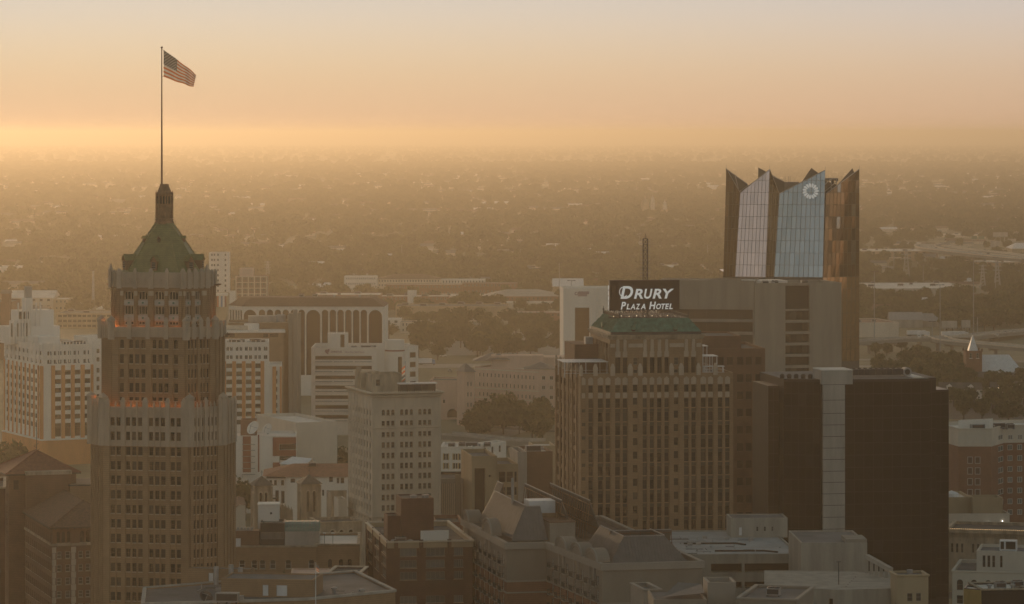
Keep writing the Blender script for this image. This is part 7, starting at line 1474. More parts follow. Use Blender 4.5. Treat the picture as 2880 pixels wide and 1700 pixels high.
def overpass(name, label, pts, wd, pier_at, barrier='concrete_pale', th=2.0, pts_z=None):
    t = thing(name, label, 'bridge', (0, 0, 0)); mb = MB(); Ls, Rs = [], []
    for i, p in enumerate(pts):
        a, b_ = Vector(pts[max(i-1, 0)][:2]), Vector(pts[min(i+1, len(pts)-1)][:2]); d = (b_-a).normalized(); n = Vector((-d.y, d.x))*wd/2
        Ls.append(Vector((p[0]+n.x, p[1]+n.y, p[2]))); Rs.append(Vector((p[0]-n.x, p[1]-n.y, p[2])))
    dn = Vector((0, 0, -th))
    for i in range(len(pts)-1):
        mb.face((Rs[i], Rs[i+1], Ls[i+1], Ls[i])); mb.face((Rs[i]+dn, Rs[i+1]+dn, Rs[i+1], Rs[i])); mb.face((Ls[i], Ls[i+1], Ls[i+1]+dn, Ls[i]+dn)); mb.face((Ls[i]+dn, Ls[i+1]+dn, Rs[i+1]+dn, Rs[i]+dn))
    part('deck', mb, MATS['concrete_road'], t)
    for S_ in (Ls, Rs):
        mb = MB()
        for p, q in zip(S_, S_[1:]): mb.bar(p+Vector((0, 0, .45)), q+Vector((0, 0, .45)), .9)
        part('barrier', mb, MATS[barrier], t)
    for i in pier_at:
        p = pts[i]; d = (Vector(pts[min(i+1, len(pts)-1)][:2])-Vector(pts[max(i-1, 0)][:2])).normalized(); mb = MB(); mb.tube((p[0], p[1], -.05), (p[0], p[1], p[2]-th-1.2), 1.3, 10); n = Vector((-d.y, d.x)); mb.bar((p[0]-n.x*wd*.4, p[1]-n.y*wd*.4, p[2]-th-.7), (p[0]+n.x*wd*.4, p[1]+n.y*wd*.4, p[2]-th-.7), 1.5); part('pier', mb, MATS['concrete_road'], t)
    return t
def arc(ctrl, n):      # smooth polyline through control points
    out = []
    for i in range(len(ctrl)-1):
        p0, p1, p2, p3 = [Vector(ctrl[max(0, min(len(ctrl)-1, k))]) for k in (i-1, i, i+1, i+2)]
        for j in range(n): t = j/n; out.append(tuple(.5*((2*p1)+(p2-p0)*t+(2*p0-5*p1+4*p2-p3)*t*t+(3*p1-p0-3*p2+p3)*t**3)))
    out.append(tuple(ctrl[-1])); return out
CARM = {}
def carmesh(c):
    if c in CARM: return CARM[c]
    b_, w_, k_ = MB(), MB(), MB(); prof = [(-2.2, .35), (2.2, .35), (2.25, .8), (1.3, .95), (.6, 1.42), (-1.0, 1.45), (-1.7, 1.0), (-2.25, .95)]
    A = [(x, -.9, z) for x, z in prof]; B_ = [(x, .9, z) for x, z in prof]; b_.loft(A, B_, 0, True, True)
    for s in (-1, 1): w_.face([(x, s*.91, z) for x, z in ((1.15, .98), (.58, 1.36), (-.95, 1.38), (-1.5, 1.0))][::s])
    w_.face([(1.29, -.8, .98), (1.29, .8, .98), (.64, .75, 1.40), (.64, -.75, 1.40)]); w_.face([(-1.05, -.75, 1.43), (-1.05, .75, 1.43), (-1.72, .8, 1.02), (-1.72, -.8, 1.02)])
    wh = MB(); wh.tube((0, -.1, 0), (0, .1, 0), .34, 10)
    CARM[c] = (b_.mesh('body', mat('car_'+c, {'white': (.75, .74, .72), 'silver': (.45, .45, .45), 'dark': (.05, .05, .055), 'red': (.3, .04, .03)}[c], .35, .03, 1)), w_.mesh('windows', G_black), wh.mesh('wheel', MATS['soffit_dark'])); return CARM[c]
def car(x, y, z, rz, c, label, group=None):
    t = thing('parked_car' if group else 'car', label, 'car', (x, y, z), rz, group); b_, w_, wh = carmesh(c); link('body', b_, t); link('windows', w_, t)
    for sx in (-1.35, 1.4):
        for sy in (-.85, .85): link('wheel', wh, t, (sx, sy, .34))
def truck(x, y, z, rz, L_, label, cab=True, m='metal_white'):
    t = thing('truck', label, 'truck', (x, y, z), rz); mb = MB(); mb.box(-L_/2, L_/2, -1.25, 1.25, 1.1, 3.9); part('cargo_box', mb, MATS[m], t); mb = MB(); mb.box(-L_/2, L_/2+2.4, -.9, .9, .6, 1.1); part('chassis', mb, MATS['soffit_dark'], t)
    mb = MB(); mb.loft([(L_/2+.3, -1.15, .7), (L_/2+2.6, -1.15, .7), (L_/2+2.6, 1.15, .7), (L_/2+.3, 1.15, .7)], [(L_/2+.3, -1.1, 3.2), (L_/2+1.9, -1.1, 3.2), (L_/2+1.9, 1.1, 3.2), (L_/2+.3, 1.1, 3.2)]); cb = part('cab', mb, MATS['metal_white'], t); mb = MB(); mb.face([(L_/2+2.45, -1, 1.9), (L_/2+2.45, 1, 1.9), (L_/2+2.02, 1, 2.9), (L_/2+2.02, -1, 2.9)]); part('windscreen', mb, G_black, cb)
    for x_ in (-L_/2+1.2, -L_/2+2.4, L_/2+1.4):
        for y_ in (-1.05, 1.05): mb = MB(); mb.tube((x_, y_-.15, .5), (x_, y_+.15, .5), .5, 10); part('wheel', mb, MATS['soffit_dark'], t)
    return t
def mast(px, yt, yb, label, heads=2, z0=0, r=.32, group=None, m='metal_grey'):
    Y = GY(yb, z0); t = thing('light_mast', label, 'light mast', (X(px, Y), Y, z0), 0, group); h = Z(yt, Y)-z0; mb = MB(); mb.tube((0, 0, -.05), (0, 0, h), r, 8, 0, r*.6); part('pole', mb, MATS[m], t); mb = MB(); mb.box(-1.6, 1.6, -.25, .25, h-.1, h+.2)
    for s in (-1, 1): mb.box(s*1.9-.55, s*1.9+.55, -.45, .45, h-.15, h+.3)
    part('lamp_head', mb, MATS['metal_dark'], t)
def roads_things():
    roads()
    # near right overpass
    zA = 8.; P = lambda px, py, z: (*gp(px, py, z), z)
    A = arc([P(2330, 966, 8), P(2425, 960, 8), P(2530, 953, 8.5), P(2660, 950, 9)], 5); overpass('overpass_bridge', 'straight concrete highway overpass on round piers near the warehouse store', A, 13, (3, 6, 9, 12))
    B_ = arc([P(2627, 946, 8.5), P(2665, 957, 9), P(2740, 965, 9.5), P(2820, 972, 10), P(2960, 985, 10.5)], 5); overpass('flyover_bridge', 'curving highway flyover with pale sunlit barrier behind the church spire', B_, 12, (2, 6, 10, 14), 'stucco_cream')
    Cc = arc([P(2700, 950, 6), P(2770, 941, 5), P(2840, 934, 4), P(2960, 924, 3)], 4); overpass('ramp_bridge', 'rising highway ramp with white cars beside the dark trees', Cc, 14, (5, 9))
    D = arc([P(2618, 686, 18), P(2601, 690, 18), P(2612, 697, 18), P(2660, 704, 18), P(2760, 716, 17), P(2900, 730, 16)], 5); overpass('distant_flyover_bridge', 'distant curving highway flyover crowded with cars far beyond the warehouses', D, 22, (13, 16, 19, 22), 'stucco_cream', 2.6)
    E = arc([P(2655, 692, 15), P(2720, 702, 15), P(2820, 712, 15), P(2900, 722, 15)], 4); overpass('distant_ramp_bridge', 'distant upper ramp running behind the crowded flyover', E, 12, (4, 8), 'stucco_cream')
    F_ = arc([P(1255, 1222, 6), P(1330, 1228, 6), P(1420, 1238, 6), P(1525, 1242, 6)], 4); overpass('low_bridge', 'low road bridge with arcaded railing beyond the white motel', F_, 9, (2, 5, 8, 10))
    mb = MB()
    r2 = random.Random(5)
    for k in range(14): i = r2.randint(6, 20); p, q = D[i], D[i+1]; t = r2.random(); n = Vector((q[1]-p[1], p[0]-q[0])).normalized()*r2.choice([-6, -2.5, 2.5, 6]); car(p[0]+(q[0]-p[0])*t+n.x, p[1]+(q[1]-p[1])*t+n.y, 17.6 if i < 16 else p[2]+.02, math.atan2(q[1]-p[1], q[0]-p[0]), r2.choice(['white', 'silver', 'dark', 'white']), 'small car driving along the crowded distant flyover', 'cars on the distant flyover')
    for px, py, z, c, lab in ((2583, 950, 8.62, 'white', 'white car driving along the straight highway overpass'), (2803, 945, 4.7, 'white', 'white car low on the rising highway ramp'), (2826, 937, 4.4, 'silver', 'silver car midway up the rising highway ramp'), (2846, 936, 4.2, 'white', 'white car high on the rising highway ramp behind the silver one')):
        x, y = gp(px, py, z); car(x, y, z, R(100), c, lab)
    for px, py, c, lab in ((1246, 1004, 'white', 'white car on the lot below the park trees'), (1601, 1018, 'white', 'white car on the highway below the white hospital tower'), (1265, 1046, 'silver', 'silver car on the highway before the clinic'), (2655, 1142, 'silver', 'silver car parked below the white houses'), (2700, 1146, 'white', 'white car parked beside the silver one below the houses'), (2845, 1140, 'white', 'white car parked under the dark trees by the houses'), (1330, 912, 'white', 'white car on the street behind the park trees'), (1215, 912, 'dark', 'dark car on the street by the cream shop')):
        x, y = gp(px, py); car(x, y, .03, R(r2.choice([5, 95, 175])), c, lab)
    x, y = gp(2577, 946); truck(x, y, .02, R(3), 13, 'white semi trailer truck beside the warehouse store')
    for px, lab in ((2585, 'small white box van in front of the semi trailer'), (2609, 'small white box van nearest the highway flyover end')): x, y = gp(px, 950); truck(x, y, .02, R(80), 5, lab)
    x, y = gp(2690, 948); truck(x, y, 0.02, R(2), 12, 'long white trailer truck behind the curved barrier'); x, y = gp(2658, 949); truck(x, y, 0.02, R(2), 5, 'short white box truck behind the curved barrier')
    # blue trailer with white curve
    x, y = gp(1196, 1027); t = truck(x, y, .02, R(2), 9.6, 'blue trailer truck with a white curved arrow on its side', m='metal_white'); t.scale = (.85, 1, 1.0)
    bl = mat('trailer_blue', (.13, .24, .42), .5, .05, 1); t.children[0].data.materials.clear(); t.children[0].data.materials.append(bl)
    mb = MB(); pts = [(-2.6+5.2*k/12, 2.0-.5*math.sin(math.pi*k/12)) for k in range(13)]; [mb.bar((p[0], -1.3, p[1]), (q[0], -1.3, q[1]), .22) for p, q in zip(pts, pts[1:])]; mb.bar((2.6, -1.3, 2.0), (2.1, -1.3, 2.15), .2); mb.bar((2.6, -1.3, 2.0), (2.5, -1.3, 1.5), .2); part('curved_arrow', mb, MATS['metal_white'], t.children[0])
    for px, yt, yb, lab in ((2459, 764, 960, 'tall light mast in front of the warehouse store wall'), (2644, 802, 1030, 'tall light mast beside the curved barrier of the flyover'), (2738, 738, 946, 'tallest light mast before the dark trees beyond the ramp'), (2800, 724, 836, 'light mast among trees left of the distant pylons'), (2622, 905, 952, 'short grey post at the flyover end'), (2749, 893, 952, 'short grey post beside the tallest light mast'), (1573, 740, 850, 'cell mast with clustered head left of the white hospital tower'), (1607, 790, 1030, 'thin light mast in front of the white hospital tower'), (2514, 700, 768, 'thin pole behind the big flat roofed warehouse'), (2597, 745, 806, 'thin pole at the rear of the big flat roofed warehouse'), (1020, 758, 800, 'thin pole by the gabled houses beyond the arches'), (262, 762, 876, 'pale tall chimney mast beyond the striped hospital'), (1130, 690, 742, 'far thin pole among the trees beyond the apartments'), (1463, 700, 745, 'far thin pole above the apartments'), (1798, 664, 716, 'far thin pole right of the antenna mast'), (1990, 690, 744, 'far thin pole left of the glass tower')):
        mast(px, yt, yb, lab, r=(1.3 if px == 262 else .32))
    # billboards
    for px0, px1, y0, y1, yb, lab in ((2648, 2692, 903, 922, 938, 'wide pale billboard between warehouse store and dark trees'), (2704, 2729, 901, 921, 938, 'smaller pale billboard beside the wide one'), (2786, 2812, 678, 695, 706, 'far grey billboard above the distant flyover'), (2834, 2858, 672, 680, 700, 'far pale billboard right of the grey one'), (2793, 2834, 654, 666, 690, 'far framed double billboard highest on the skyline of poles'), (2732, 2748, 664, 673, 700, 'far green road sign left of its twin over the flyover'), (2752, 2768, 664, 673, 700, 'far green road sign right of its twin over the flyover')):
        Y = GY(yb); t = thing('billboard', lab, 'billboard', (X((px0+px1)/2, Y), Y, 0)); hw = (px1-px0)/2/F*Y; z0, z1 = Z(y1, Y), Z(y0, Y); mb = MB(); mb.box(-hw, hw, -.3, .3, z0, z1); part('panel', mb, mat('sign_green', (.06, .14, .10), .7, .1, 1) if 'green' in lab else MATS['concrete_pale'], t); mb = MB()
        for s in (-.6, 0, .6): mb.bar((hw*s, .4, 0), (hw*s, .4, z1), .35)
        mb.bar((-hw, -.5, z0-.3), (hw, -.5, z0-.3), .3); part('posts', mb, MATS['metal_grey'], t)
    # pylons
    for px, yt, yb, lab in ((2549, 700, 800, 'lattice power pylon behind the big flat roofed warehouse'), (2764, 745, 826, 'grey lattice pylon pair post above the trees at right'), (2805, 735, 826, 'taller grey steel pole structure right of the lattice pylon'), (753, 735, 800, 'faint lattice pylon beyond the grid office')):
        Y = GY(yb); t = thing('power_pylon', lab, 'pylon', (X(px, Y), Y, 0)); h = Z(yt, Y); mb = MB(); n = 9
        for sx, sy in ((1, 1), (-1, 1), (-1, -1), (1, -1)): mb.bar((sx*h*.11, sy*h*.11, 0), (sx*.5, sy*.5, h), .4)
        for k in range(n):
            ra, rb = h*.11*(1-k/n)+.4, h*.11*(1-(k+1)/n)+.4; za, zb = h*k/n, h*(k+1)/n
            for s in (-1, 1): mb.bar((ra, s*ra, za), (-rb, s*rb, zb), .25); mb.bar((-ra, s*ra, za), (rb, s*rb, zb), .25)
        part('lattice', mb, MATS['metal_grey'], t); mb = MB()
        for f in (.72, .84, .96): mb.bar((-h*.14, 0, h*f), (h*.14, 0, h*f), .5)
        part('crossarms', mb, MATS['metal_grey'], t)
roads_things()

LOW = []
def low(name, label, px0, px1, yt, yb, dep, wm, rm, gable=0, win=0, ang=0, hip=False, st='mid', cat='building', ws=.4):
    """a low far building: yt = row of the eave, yb = row where its wall meets the ground"""
    Y = GY(yb); b = Bld(name, label, cat, px0, Y, ang); W = b.l(px1); h = max(2.5, Z(yt, Y)); LOW.append(b)
    sides = {}
    if win:
        nr = max(1, int(h/3.6)); sides = {0: [(grid(spaced(1, W-1, win, ws), rows(h-1.0, h/nr*.97, nr, min(1.7, h*.45))), st)]}
    if gable:
        b.mass(rect(W, dep), 0, h, wm, sides, .25, par=.02); mb = MB(); g = gable; e = .6
        if hip: mb.face([(-e, -e, h), (W+e, -e, h), (W*.72, dep/2, h+g), (W*.28, dep/2, h+g)]); mb.face([(W+e, -e, h), (W+e, dep+e, h), (W*.72, dep/2, h+g)]); mb.face([(W+e, dep+e, h), (-e, dep+e, h), (W*.28, dep/2, h+g), (W*.72, dep/2, h+g)]); mb.face([(-e, dep+e, h), (-e, -e, h), (W*.28, dep/2, h+g)])
        else: mb.face([(-e, -e, h-.1), (W+e, -e, h-.1), (W+e, dep/2, h+g), (-e, dep/2, h+g)]); mb.face([(W+e, dep+e, h-.1), (-e, dep+e, h-.1), (-e, dep/2, h+g), (W+e, dep/2, h+g)]); mb.face([(0, 0, h), (0, dep/2, h+g-.1), (0, dep, h)]); mb.face([(W, 0, h), (W, dep, h), (W, dep/2, h+g-.1)])
        b.part('pitched_roof', mb, rm)
    else:
        b.mass(rect(W, dep), 0, h, wm, sides, .25, par=.5, roof=rm)
        if dep > 25:
            for k in range(int(W/14)): link('air_conditioner', acmesh(rnd.choice([0, 2])), b.o, (W*(k+.5)/(W/14), rnd.uniform(4, dep-4), h-.5))
    b.done(); return b
def far_city():
    # left
    low('long_shed', 'long white roofed shed beyond the striped hospital turret', 20, 150, 838, 875, 40, 'stucco_cream', 'roof_white', 5, 6); low('side_shed', 'low tan shed adjoining the long white roofed shed', 150, 192, 842, 880, 30, 'stucco_tan', 'roof_white', 0, 3)
    low('far_warehouse', 'far white warehouse half hidden by trees left of the octagonal tower', -30, 60, 753, 775, 60, 'stucco_white', 'roof_white'); low('far_sheds', 'thin bright far roofs with little tower left of the octagonal tower', 48, 178, 741, 750, 50, 'stucco_white', 'roof_white')
    low('orange_brick_block', 'orange brick block with raised stair turret at the photograph edge behind the hospital', -60, 33, 850, 1010, 40, 'brick_red_light', 'roof_gravel', 0, 4); b = low('stair_turret', 'square brick stair turret with cap left of the hospital turret', 4, 26, 826, 1012, 10, 'brick_red_light', 'roof_gravel', 2)
    low('parking_deck', 'low tan parking slab between hospital turret and octagonal tower', 158, 330, 882, 925, 50, 'stucco_tan', 'roof_gravel', 0, 12, st='void', ws=.8); low('white_kiosk', 'small white kiosk beside the tall chimney mast', 222, 258, 852, 872, 14, 'stucco_white', 'roof_white')
    low('pale_low_sheds', 'pale low sheds with glints beside the chimney mast', 270, 312, 868, 882, 40, 'stucco_white', 'roof_white')
    # behind the arches
    b = low('white_slab_tower', 'white slab tower with small square windows right of the octagonal tower roof', 588, 642, 711, 905, 18, 'stucco_white', 'roof_grey'); z = lambda y: Z(y, b.Y)
    for px in (594, 601, 611, 632):
        for k in range(9): u = b.l(px); mb = MB(); mb.box(u, u+1.1, -.08, .01, z(720+14.5*k), z(714+14.5*k)); b.part('window', mb, G_mid)
    b = low('grid_office', 'brown office with white concrete grid right of the white slab tower', 664, 750, 778, 915, 24, 'brick_brown', 'roof_gravel', 0, 9, ws=.7); z = lambda y: Z(y, b.Y); W = b.l(750)
    for k in range(5): mb = MB(); mb.box(-.2, W+.2, -.5, .02, z(780+16*k), z(778+16*k)); b.part('grid_beam', mb, 'stucco_cream')
    for k in range(6): u = W*k/5; mb = MB(); mb.box(u-.4, u+.4, -.6, .02, 0, z(777)); b.part('grid_column', mb, 'stucco_cream')
    mb = MB(); mb.box(b.l(672), b.l(710), 4, 16, z(778)-.5, z(756)); b.part('penthouse', mb, 'stucco_pink')
    b = low('striped_clinic', 'small clinic with red, white and blue vertical stripes under a white roof', 594, 637, 828, 1005, 24, 'stucco_tan', 'roof_white'); z = lambda y: Z(y, b.Y); W = b.l(637)
    for k, c in enumerate(('red_panel', 'stucco_white', 'red_panel', 'flag_red_backlit', 'stucco_white', 'trailer_blue', 'stucco_white', 'red_panel')): mb = MB(); mb.box(W*k/8+.06, W*(k+1)/8-.06, -.4, .02, z(864), z(833)); b.part('colour_stripe', mb, MATS[c])
    mb = MB(); mb.box(-.6, W+.6, -.8, 6, z(833), z(826)); b.part('roof_slab', mb, 'stucco_white')
    low('white_box', 'plain white box building between slab tower and grid office', 637, 668, 821, 915, 20, 'stucco_white', 'roof_white')
    low('gabled_house_row', 'pale gabled houses with trees above the arched building', 846, 900, 812, 824, 16, 'stucco_cream', 'metal_white', 4, 5); low('gabled_house_pair', 'pair of pale hip roofed houses beside the gabled row', 902, 936, 812, 822, 16, 'stucco_cream', 'metal_white', 5, 3, hip=True)
    # apartments
    low('white_apartments', 'long white apartment block with brick bays beyond the park', 968, 1060, 778, 824, 22, 'stucco_white', 'roof_white', 0, 16); low('apartment_mid_wing', 'middle apartment wing with brown hip roof beyond the park', 1060, 1240, 785, 822, 24, 'stucco_cream', 'tile_brown', 4, 22, hip=True); low('apartment_end_wing', 'white stepped apartment end wing beyond the park', 1240, 1365, 787, 820, 22, 'stucco_white', 'roof_white', 0, 14)
    low('brick_apartment_row', 'low brick apartment row with white window surrounds before the white apartments', 1085, 1300, 801, 836, 20, 'brick_red_light', 'roof_white', 0, 20, st='sash'); low('brick_row_end', 'brick row end block with white roof units', 1300, 1456, 797, 832, 20, 'brick_red_light', 'roof_white', 0, 14, st='sash')
    low('flat_topped_school', 'broad white flat roofs over brick walls right of the arched building roof', 880, 1070, 830, 862, 45, 'brick_red_light', 'roof_white', 0, 14, st='sash'); low('brick_school', 'brick school block with tall white stair panel', 1070, 1262, 834, 872, 30, 'brick_red_light', 'roof_white', 0, 16, st='sash'); low('white_stair_block', 'pale ribbed stair block on the brick school', 1146, 1171, 818, 873, 9, 'stucco_white', 'roof_white')
    low('wide_hip_hall', 'wide hall with pale metal hip roof beyond the park', 1372, 1570, 834, 856, 60, 'brick_red_light', 'concrete_pale', 4.5, 16, hip=True); low('flat_white_store', 'long flat white roofed store before the hip roofed hall', 1190, 1400, 834, 850, 50, 'stucco_cream', 'roof_white'); low('tan_warehouse', 'long blank tan warehouse wall behind the park trees', 1112, 1430, 862, 896, 45, 'stucco_tan', 'roof_gravel'); low('white_small_store', 'small white store behind the park', 1235, 1340, 884, 905, 25, 'stucco_cream', 'roof_white', 0, 4)
    low('cream_shop', 'cream shop with window strip left of the park trees', 1125, 1192, 906, 938, 20, 'stucco_cream', 'roof_gravel', 0, 6); low('white_shop', 'white flat shop left of the cream shop', 1078, 1128, 898, 926, 20, 'stucco_white', 'roof_white', 0, 2); low('pink_brick_store', 'pinkish brick store with white end behind the park trees', 1450, 1582, 879, 914, 22, 'brick_red_light', 'roof_white', 0, 8); low('thin_white_store', 'thin white roof strip among the trees above the pink store', 1412, 1560, 851, 868, 24, 'stucco_cream', 'roof_white')
    low('grey_gable_shed', 'grey gabled shed just left of the white hospital tower', 1556, 1640, 806, 840, 40, 'stucco_tan', 'metal_white', 6)
    # far behind the hotel and glass tower
    low('flat_white_warehouse', 'flat cream warehouse roof between antenna and glass tower', 1848, 1985, 752, 764, 80, 'stucco_tan', 'roof_white'); low('bright_store', 'row of bright far roofs left of the glass tower', 1815, 1900, 705, 713, 60, 'stucco_white', 'roof_white'); low('bright_warehouse', 'long bright far roof touching the glass tower edge', 1915, 2034, 706, 716, 60, 'stucco_white', 'roof_white')
    for i, (a, c, y, lab) in enumerate(((770, 830, 706, 'far pale roof right of the octagonal tower pyramid'), (790, 826, 700, 'far bright roof above the pale roof'), (1200, 1216, 708, 'far little white gable in the woods'), (1345, 1365, 702, 'far small white house under the trees'), (1495, 1530, 616, 'very far thin white roof in the woods'), (1760, 1780, 590, 'very far small roof left of the basilica'), (1955, 1972, 590, 'very far bright roof right of the basilica'), (1680, 1740, 520, 'hazy far roof line near the horizon'), (660, 745, 500, 'hazy far pale roofs near the horizon'), (700, 790, 592, 'hazy far roofs behind the tower lantern'), (1370, 1420, 770, 'far pale flat roof above the apartments'), (1480, 1530, 762, 'far long low roof above the hip roofed hall'), (180, 210, 528, 'hazy far roof left of the tower lantern'), (1000, 1060, 566, 'hazy far roof right of the tower lantern'), (1660, 1760, 782, 'pale low roof left of the hotel sign'))):
        low('far_house', lab, a, c, y-max(2, (y-376)*.018), y, 30, 'stucco_white', 'roof_white', 0 if i % 3 else 4)
    # basilica
    Y = GY(612); b = Bld('distant_basilica', 'hazy distant basilica with dome and slender bell tower above the woods', 'church', 1800, Y, 0); z = lambda y: Z(y, Y); u = lambda p: b.l(p)
    b.mass(rect(u(1878), 40), 0, z(590), 'stucco_tan', {}, .3, par=.05); mb = MB(); mb.lathe([(7, z(592)), (7, z(572)), (5, z(565)), (2, z(560)), (.5, z(553)), (0, z(549))], 14, (u(1815), 14)); b.part('dome', mb, 'stucco_tan')
    for px, yt in ((1836, 548), (1870, 560)): x = u(px); mb = MB(); mb.box(x-3.4, x+3.4, 2, 8.8, 0, z(yt+18)); mb.lathe([(3.2, z(yt+18)), (3.0, z(yt+10)), (1.6, z(yt+8)), (0, z(yt))], 8, (x, 5.4)); b.part('bell_tower', mb, 'stucco_cream')
    # right
    low('far_right_warehouse', 'long white roofed warehouse below the distant flyover', 2424, 2632, 707, 734, 90, 'stucco_tan', 'roof_white', 0, 10); low('blue_grey_shed', 'blue grey shed with roof vents beside the far warehouse', 2588, 2640, 722, 744, 25, 'stucco_white', 'metal_white', 3); low('white_gable_store', 'white gabled store right of the blue grey shed', 2640, 2682, 736, 746, 30, 'stucco_cream', 'metal_white', 5, hip=True); low('low_tan_store', 'low tan store under the distant flyover', 2494, 2560, 726, 746, 25, 'stucco_tan', 'roof_white'); low('right_edge_warehouse', 'white roofed warehouse at the right under the flyover', 2728, 2900, 738, 764, 70, 'stucco_tan', 'roof_white', 0, 8); low('grey_hip_store', 'grey hip roofed store by the far billboards', 2846, 2910, 700, 712, 50, 'stucco_tan', 'metal_white', 6, hip=True); low('horizon_store', 'long thin white store on the far skyline of poles', 2655, 2790, 661, 668, 60, 'stucco_cream', 'roof_white')
    low('big_flat_warehouse', 'big grey walled warehouse with bright cream flat roof and many roof units', 2405, 2742, 812, 838, 120, 'concrete_pale', 'roof_white', 0, 0, ang=4); low('awning_store', 'small store with white awning behind the big warehouse corner', 2694, 2738, 812, 826, 15, 'stucco_cream', 'roof_white'); low('brick_shop_row', 'low red brick shop row right of the pylons', 2800, 2905, 796, 812, 20, 'brick_red_light', 'roof_white', 0, 8)
    b = low('warehouse_store', 'white warehouse store with orange brown roof and loading dock beside the overpass', 2400, 2532, 906, 948, 62, 'stucco_cream', 'roof_brown_dirt', 0, 0, ang=16) if 0 else None
    mat('roof_brown', (.27, .145, .09), .9, .3, .15)
    low('warehouse_store', 'white warehouse store with orange brown roof beside the overpass', 2390, 2528, 908, 950, 55, 'stucco_cream', 'roof_brown', 0, 0, ang=10); low('grey_gable_hall', 'long grey gabled hall behind the warehouse store', 2505, 2596, 900, 922, 22, 'concrete_pale', 'metal_grey', 5); low('grey_gable_end', 'grey gabled end hall with pale chimney wall', 2598, 2640, 903, 920, 18, 'concrete_pale', 'metal_grey', 5); low('brown_house_row', 'brown roofed houses among trees behind the grey gabled hall', 2440, 2505, 876, 890, 16, 'stucco_tan', 'tile_brown', 5)
    for i, (a, c, y, lab) in enumerate(((2720, 2790, 866, 'tan roofed house among the dark trees left of its neighbour'), (2800, 2850, 862, 'red roofed house among the dark trees'), (2735, 2760, 850, 'white little house behind the tallest light mast'), (2555, 2590, 842, 'pale gabled house before the big warehouse wall'), (2820, 2880, 878, 'white gabled house at the edge of the dark trees'))): low('tree_house', lab, a, c, y-9, y, 14, 'stucco_white', 'tile_brown' if i != 1 else 'tile_red', 4, 3, cat='house')
    # church with white spire
    Y = GY(1078); z = lambda y: Z(y, Y); b = Bld('brick_church', 'red brick church with white pyramid spire and broad pale metal roof', 'church', 2718, Y, 4); W = b.l(2762); cf = spaced(.6, W-.6, 2, .36)
    b.mass(rect(W, W), 0, z(988), 'brick_red_light', {0: [([(a, c, z(1008), z(994)) for a, c in cf], 'sash')]}, .3, par=.4, coping='brick_red_light'); mb = MB(); E = [(x, y, z(988)) for x, y in inset(rect(W, W), 1.8)]; [mb.face((E[i], E[(i+1) % 4], (W/2, W/2, z(942)))) for i in range(4)]; b.part('spire', mb, 'metal_white'); mb = MB(); mb.bar((W/2, W/2, z(943)), (W/2, W/2, z(936)), .15); b.part('finial', mb, 'metal_dark')
    for a, c in cf: mb = MB(); mb.box(a-.3, c+.3, -.4, .1, z(1009.5), z(1008)); b.part('sill', mb, 'stucco_white')
    for x, y in rect(W, W): mb = MB(); mb.lathe([(.5, z(990)), (.5, z(984)), (0, z(979))], 6, (x, y)); b.part('pinnacle', mb, 'brick_red')
    u0, u1 = b.l(2752, (0, 4)), b.l(2866, (0, 4)); D_ = 22; mb = MB(); ze, zr = z(1049), z(1002); mb.face([(u0, 1, ze), (u1+2, 1, ze), (u1-4, 12, zr), (u0+3, 12, zr)]); mb.face([(u1+2, 1, ze), (u1+2, D_, ze), (u1-4, 12, zr)]); mb.face([(u1+2, D_, ze), (u0, D_, ze), (u0+3, 12, zr), (u1-4, 12, zr)]); mb.face([(u0, D_, ze), (u0, 1, ze), (u0+3, 12, zr)]); b.part('nave_roof', mb, 'metal_white'); mb = MB(); mb.box(u0+.5, u1+1.5, 1.5, D_-.5, 0, ze-.05); b.part('nave', mb, 'brick_red_light'); b.done()
    # white houses
    for i, (a, c, ye, yb, dep, lab) in enumerate(((2752, 2800, 1064, 1086, 12, 'white gabled house just below the brick church'), (2805, 2868, 1066, 1084, 12, 'white row house with dormer right of the gabled one below the church'), (2646, 2690, 1095, 1128, 12, 'white gabled house beside the black glass building'), (2692, 2762, 1096, 1126, 14, 'long white house with dormer and small lit windows'), (2790, 2838, 1094, 1118, 12, 'white gabled house with round dormer among trees'), (2840, 2895, 1093, 1116, 12, 'white house at the photograph edge among trees'))):
        b = low('white_house', lab, a, c, ye, yb, dep, 'stucco_white', 'roof_dark', 3.2, 3, cat='house'); W = b.l(c); h = Z(ye, b.Y); mb = MB(); x = W*.55; mb.box(x-1.3, x+1.3, 0, dep/2, h-.1, h+1.6); mb.face([(x-1.5, -.2, h+1.5), (x+1.5, -.2, h+1.5), (x, -.2, h+2.9)]); d_ = b.part('dormer', mb, 'stucco_white'); mb = MB(); mb.box(x-.8, x-.2, -.06, 0, h+.4, h+1.2); mb.box(x+.2, x+.8, -.06, 0, h+.4, h+1.2); b.part('dormer_window', mb, G_dark, d_)
    lp = emit('porch_lamp', (1, .85, .6), 6)
    for px, py in ((2646, 1092), (2807, 1091), (2848, 1087), (2716, 1117)): Y = GY(1128); t = thing('porch_lamp', 'tiny lit porch lamp on a white house front', 'lamp', (X(px, Y), Y-1, Z(py, Y)), 0, 'porch lamps on the white houses'); mb = MB(); mb.lathe([(0, -.2), (.2, 0), (0, .2)], 8); part('globe', mb, lp, t); mb = MB(); mb.bar((0, 0, 0), (0, 1.2, 0), .08); part('bracket', mb, MATS['metal_dark'], t)
far_city()
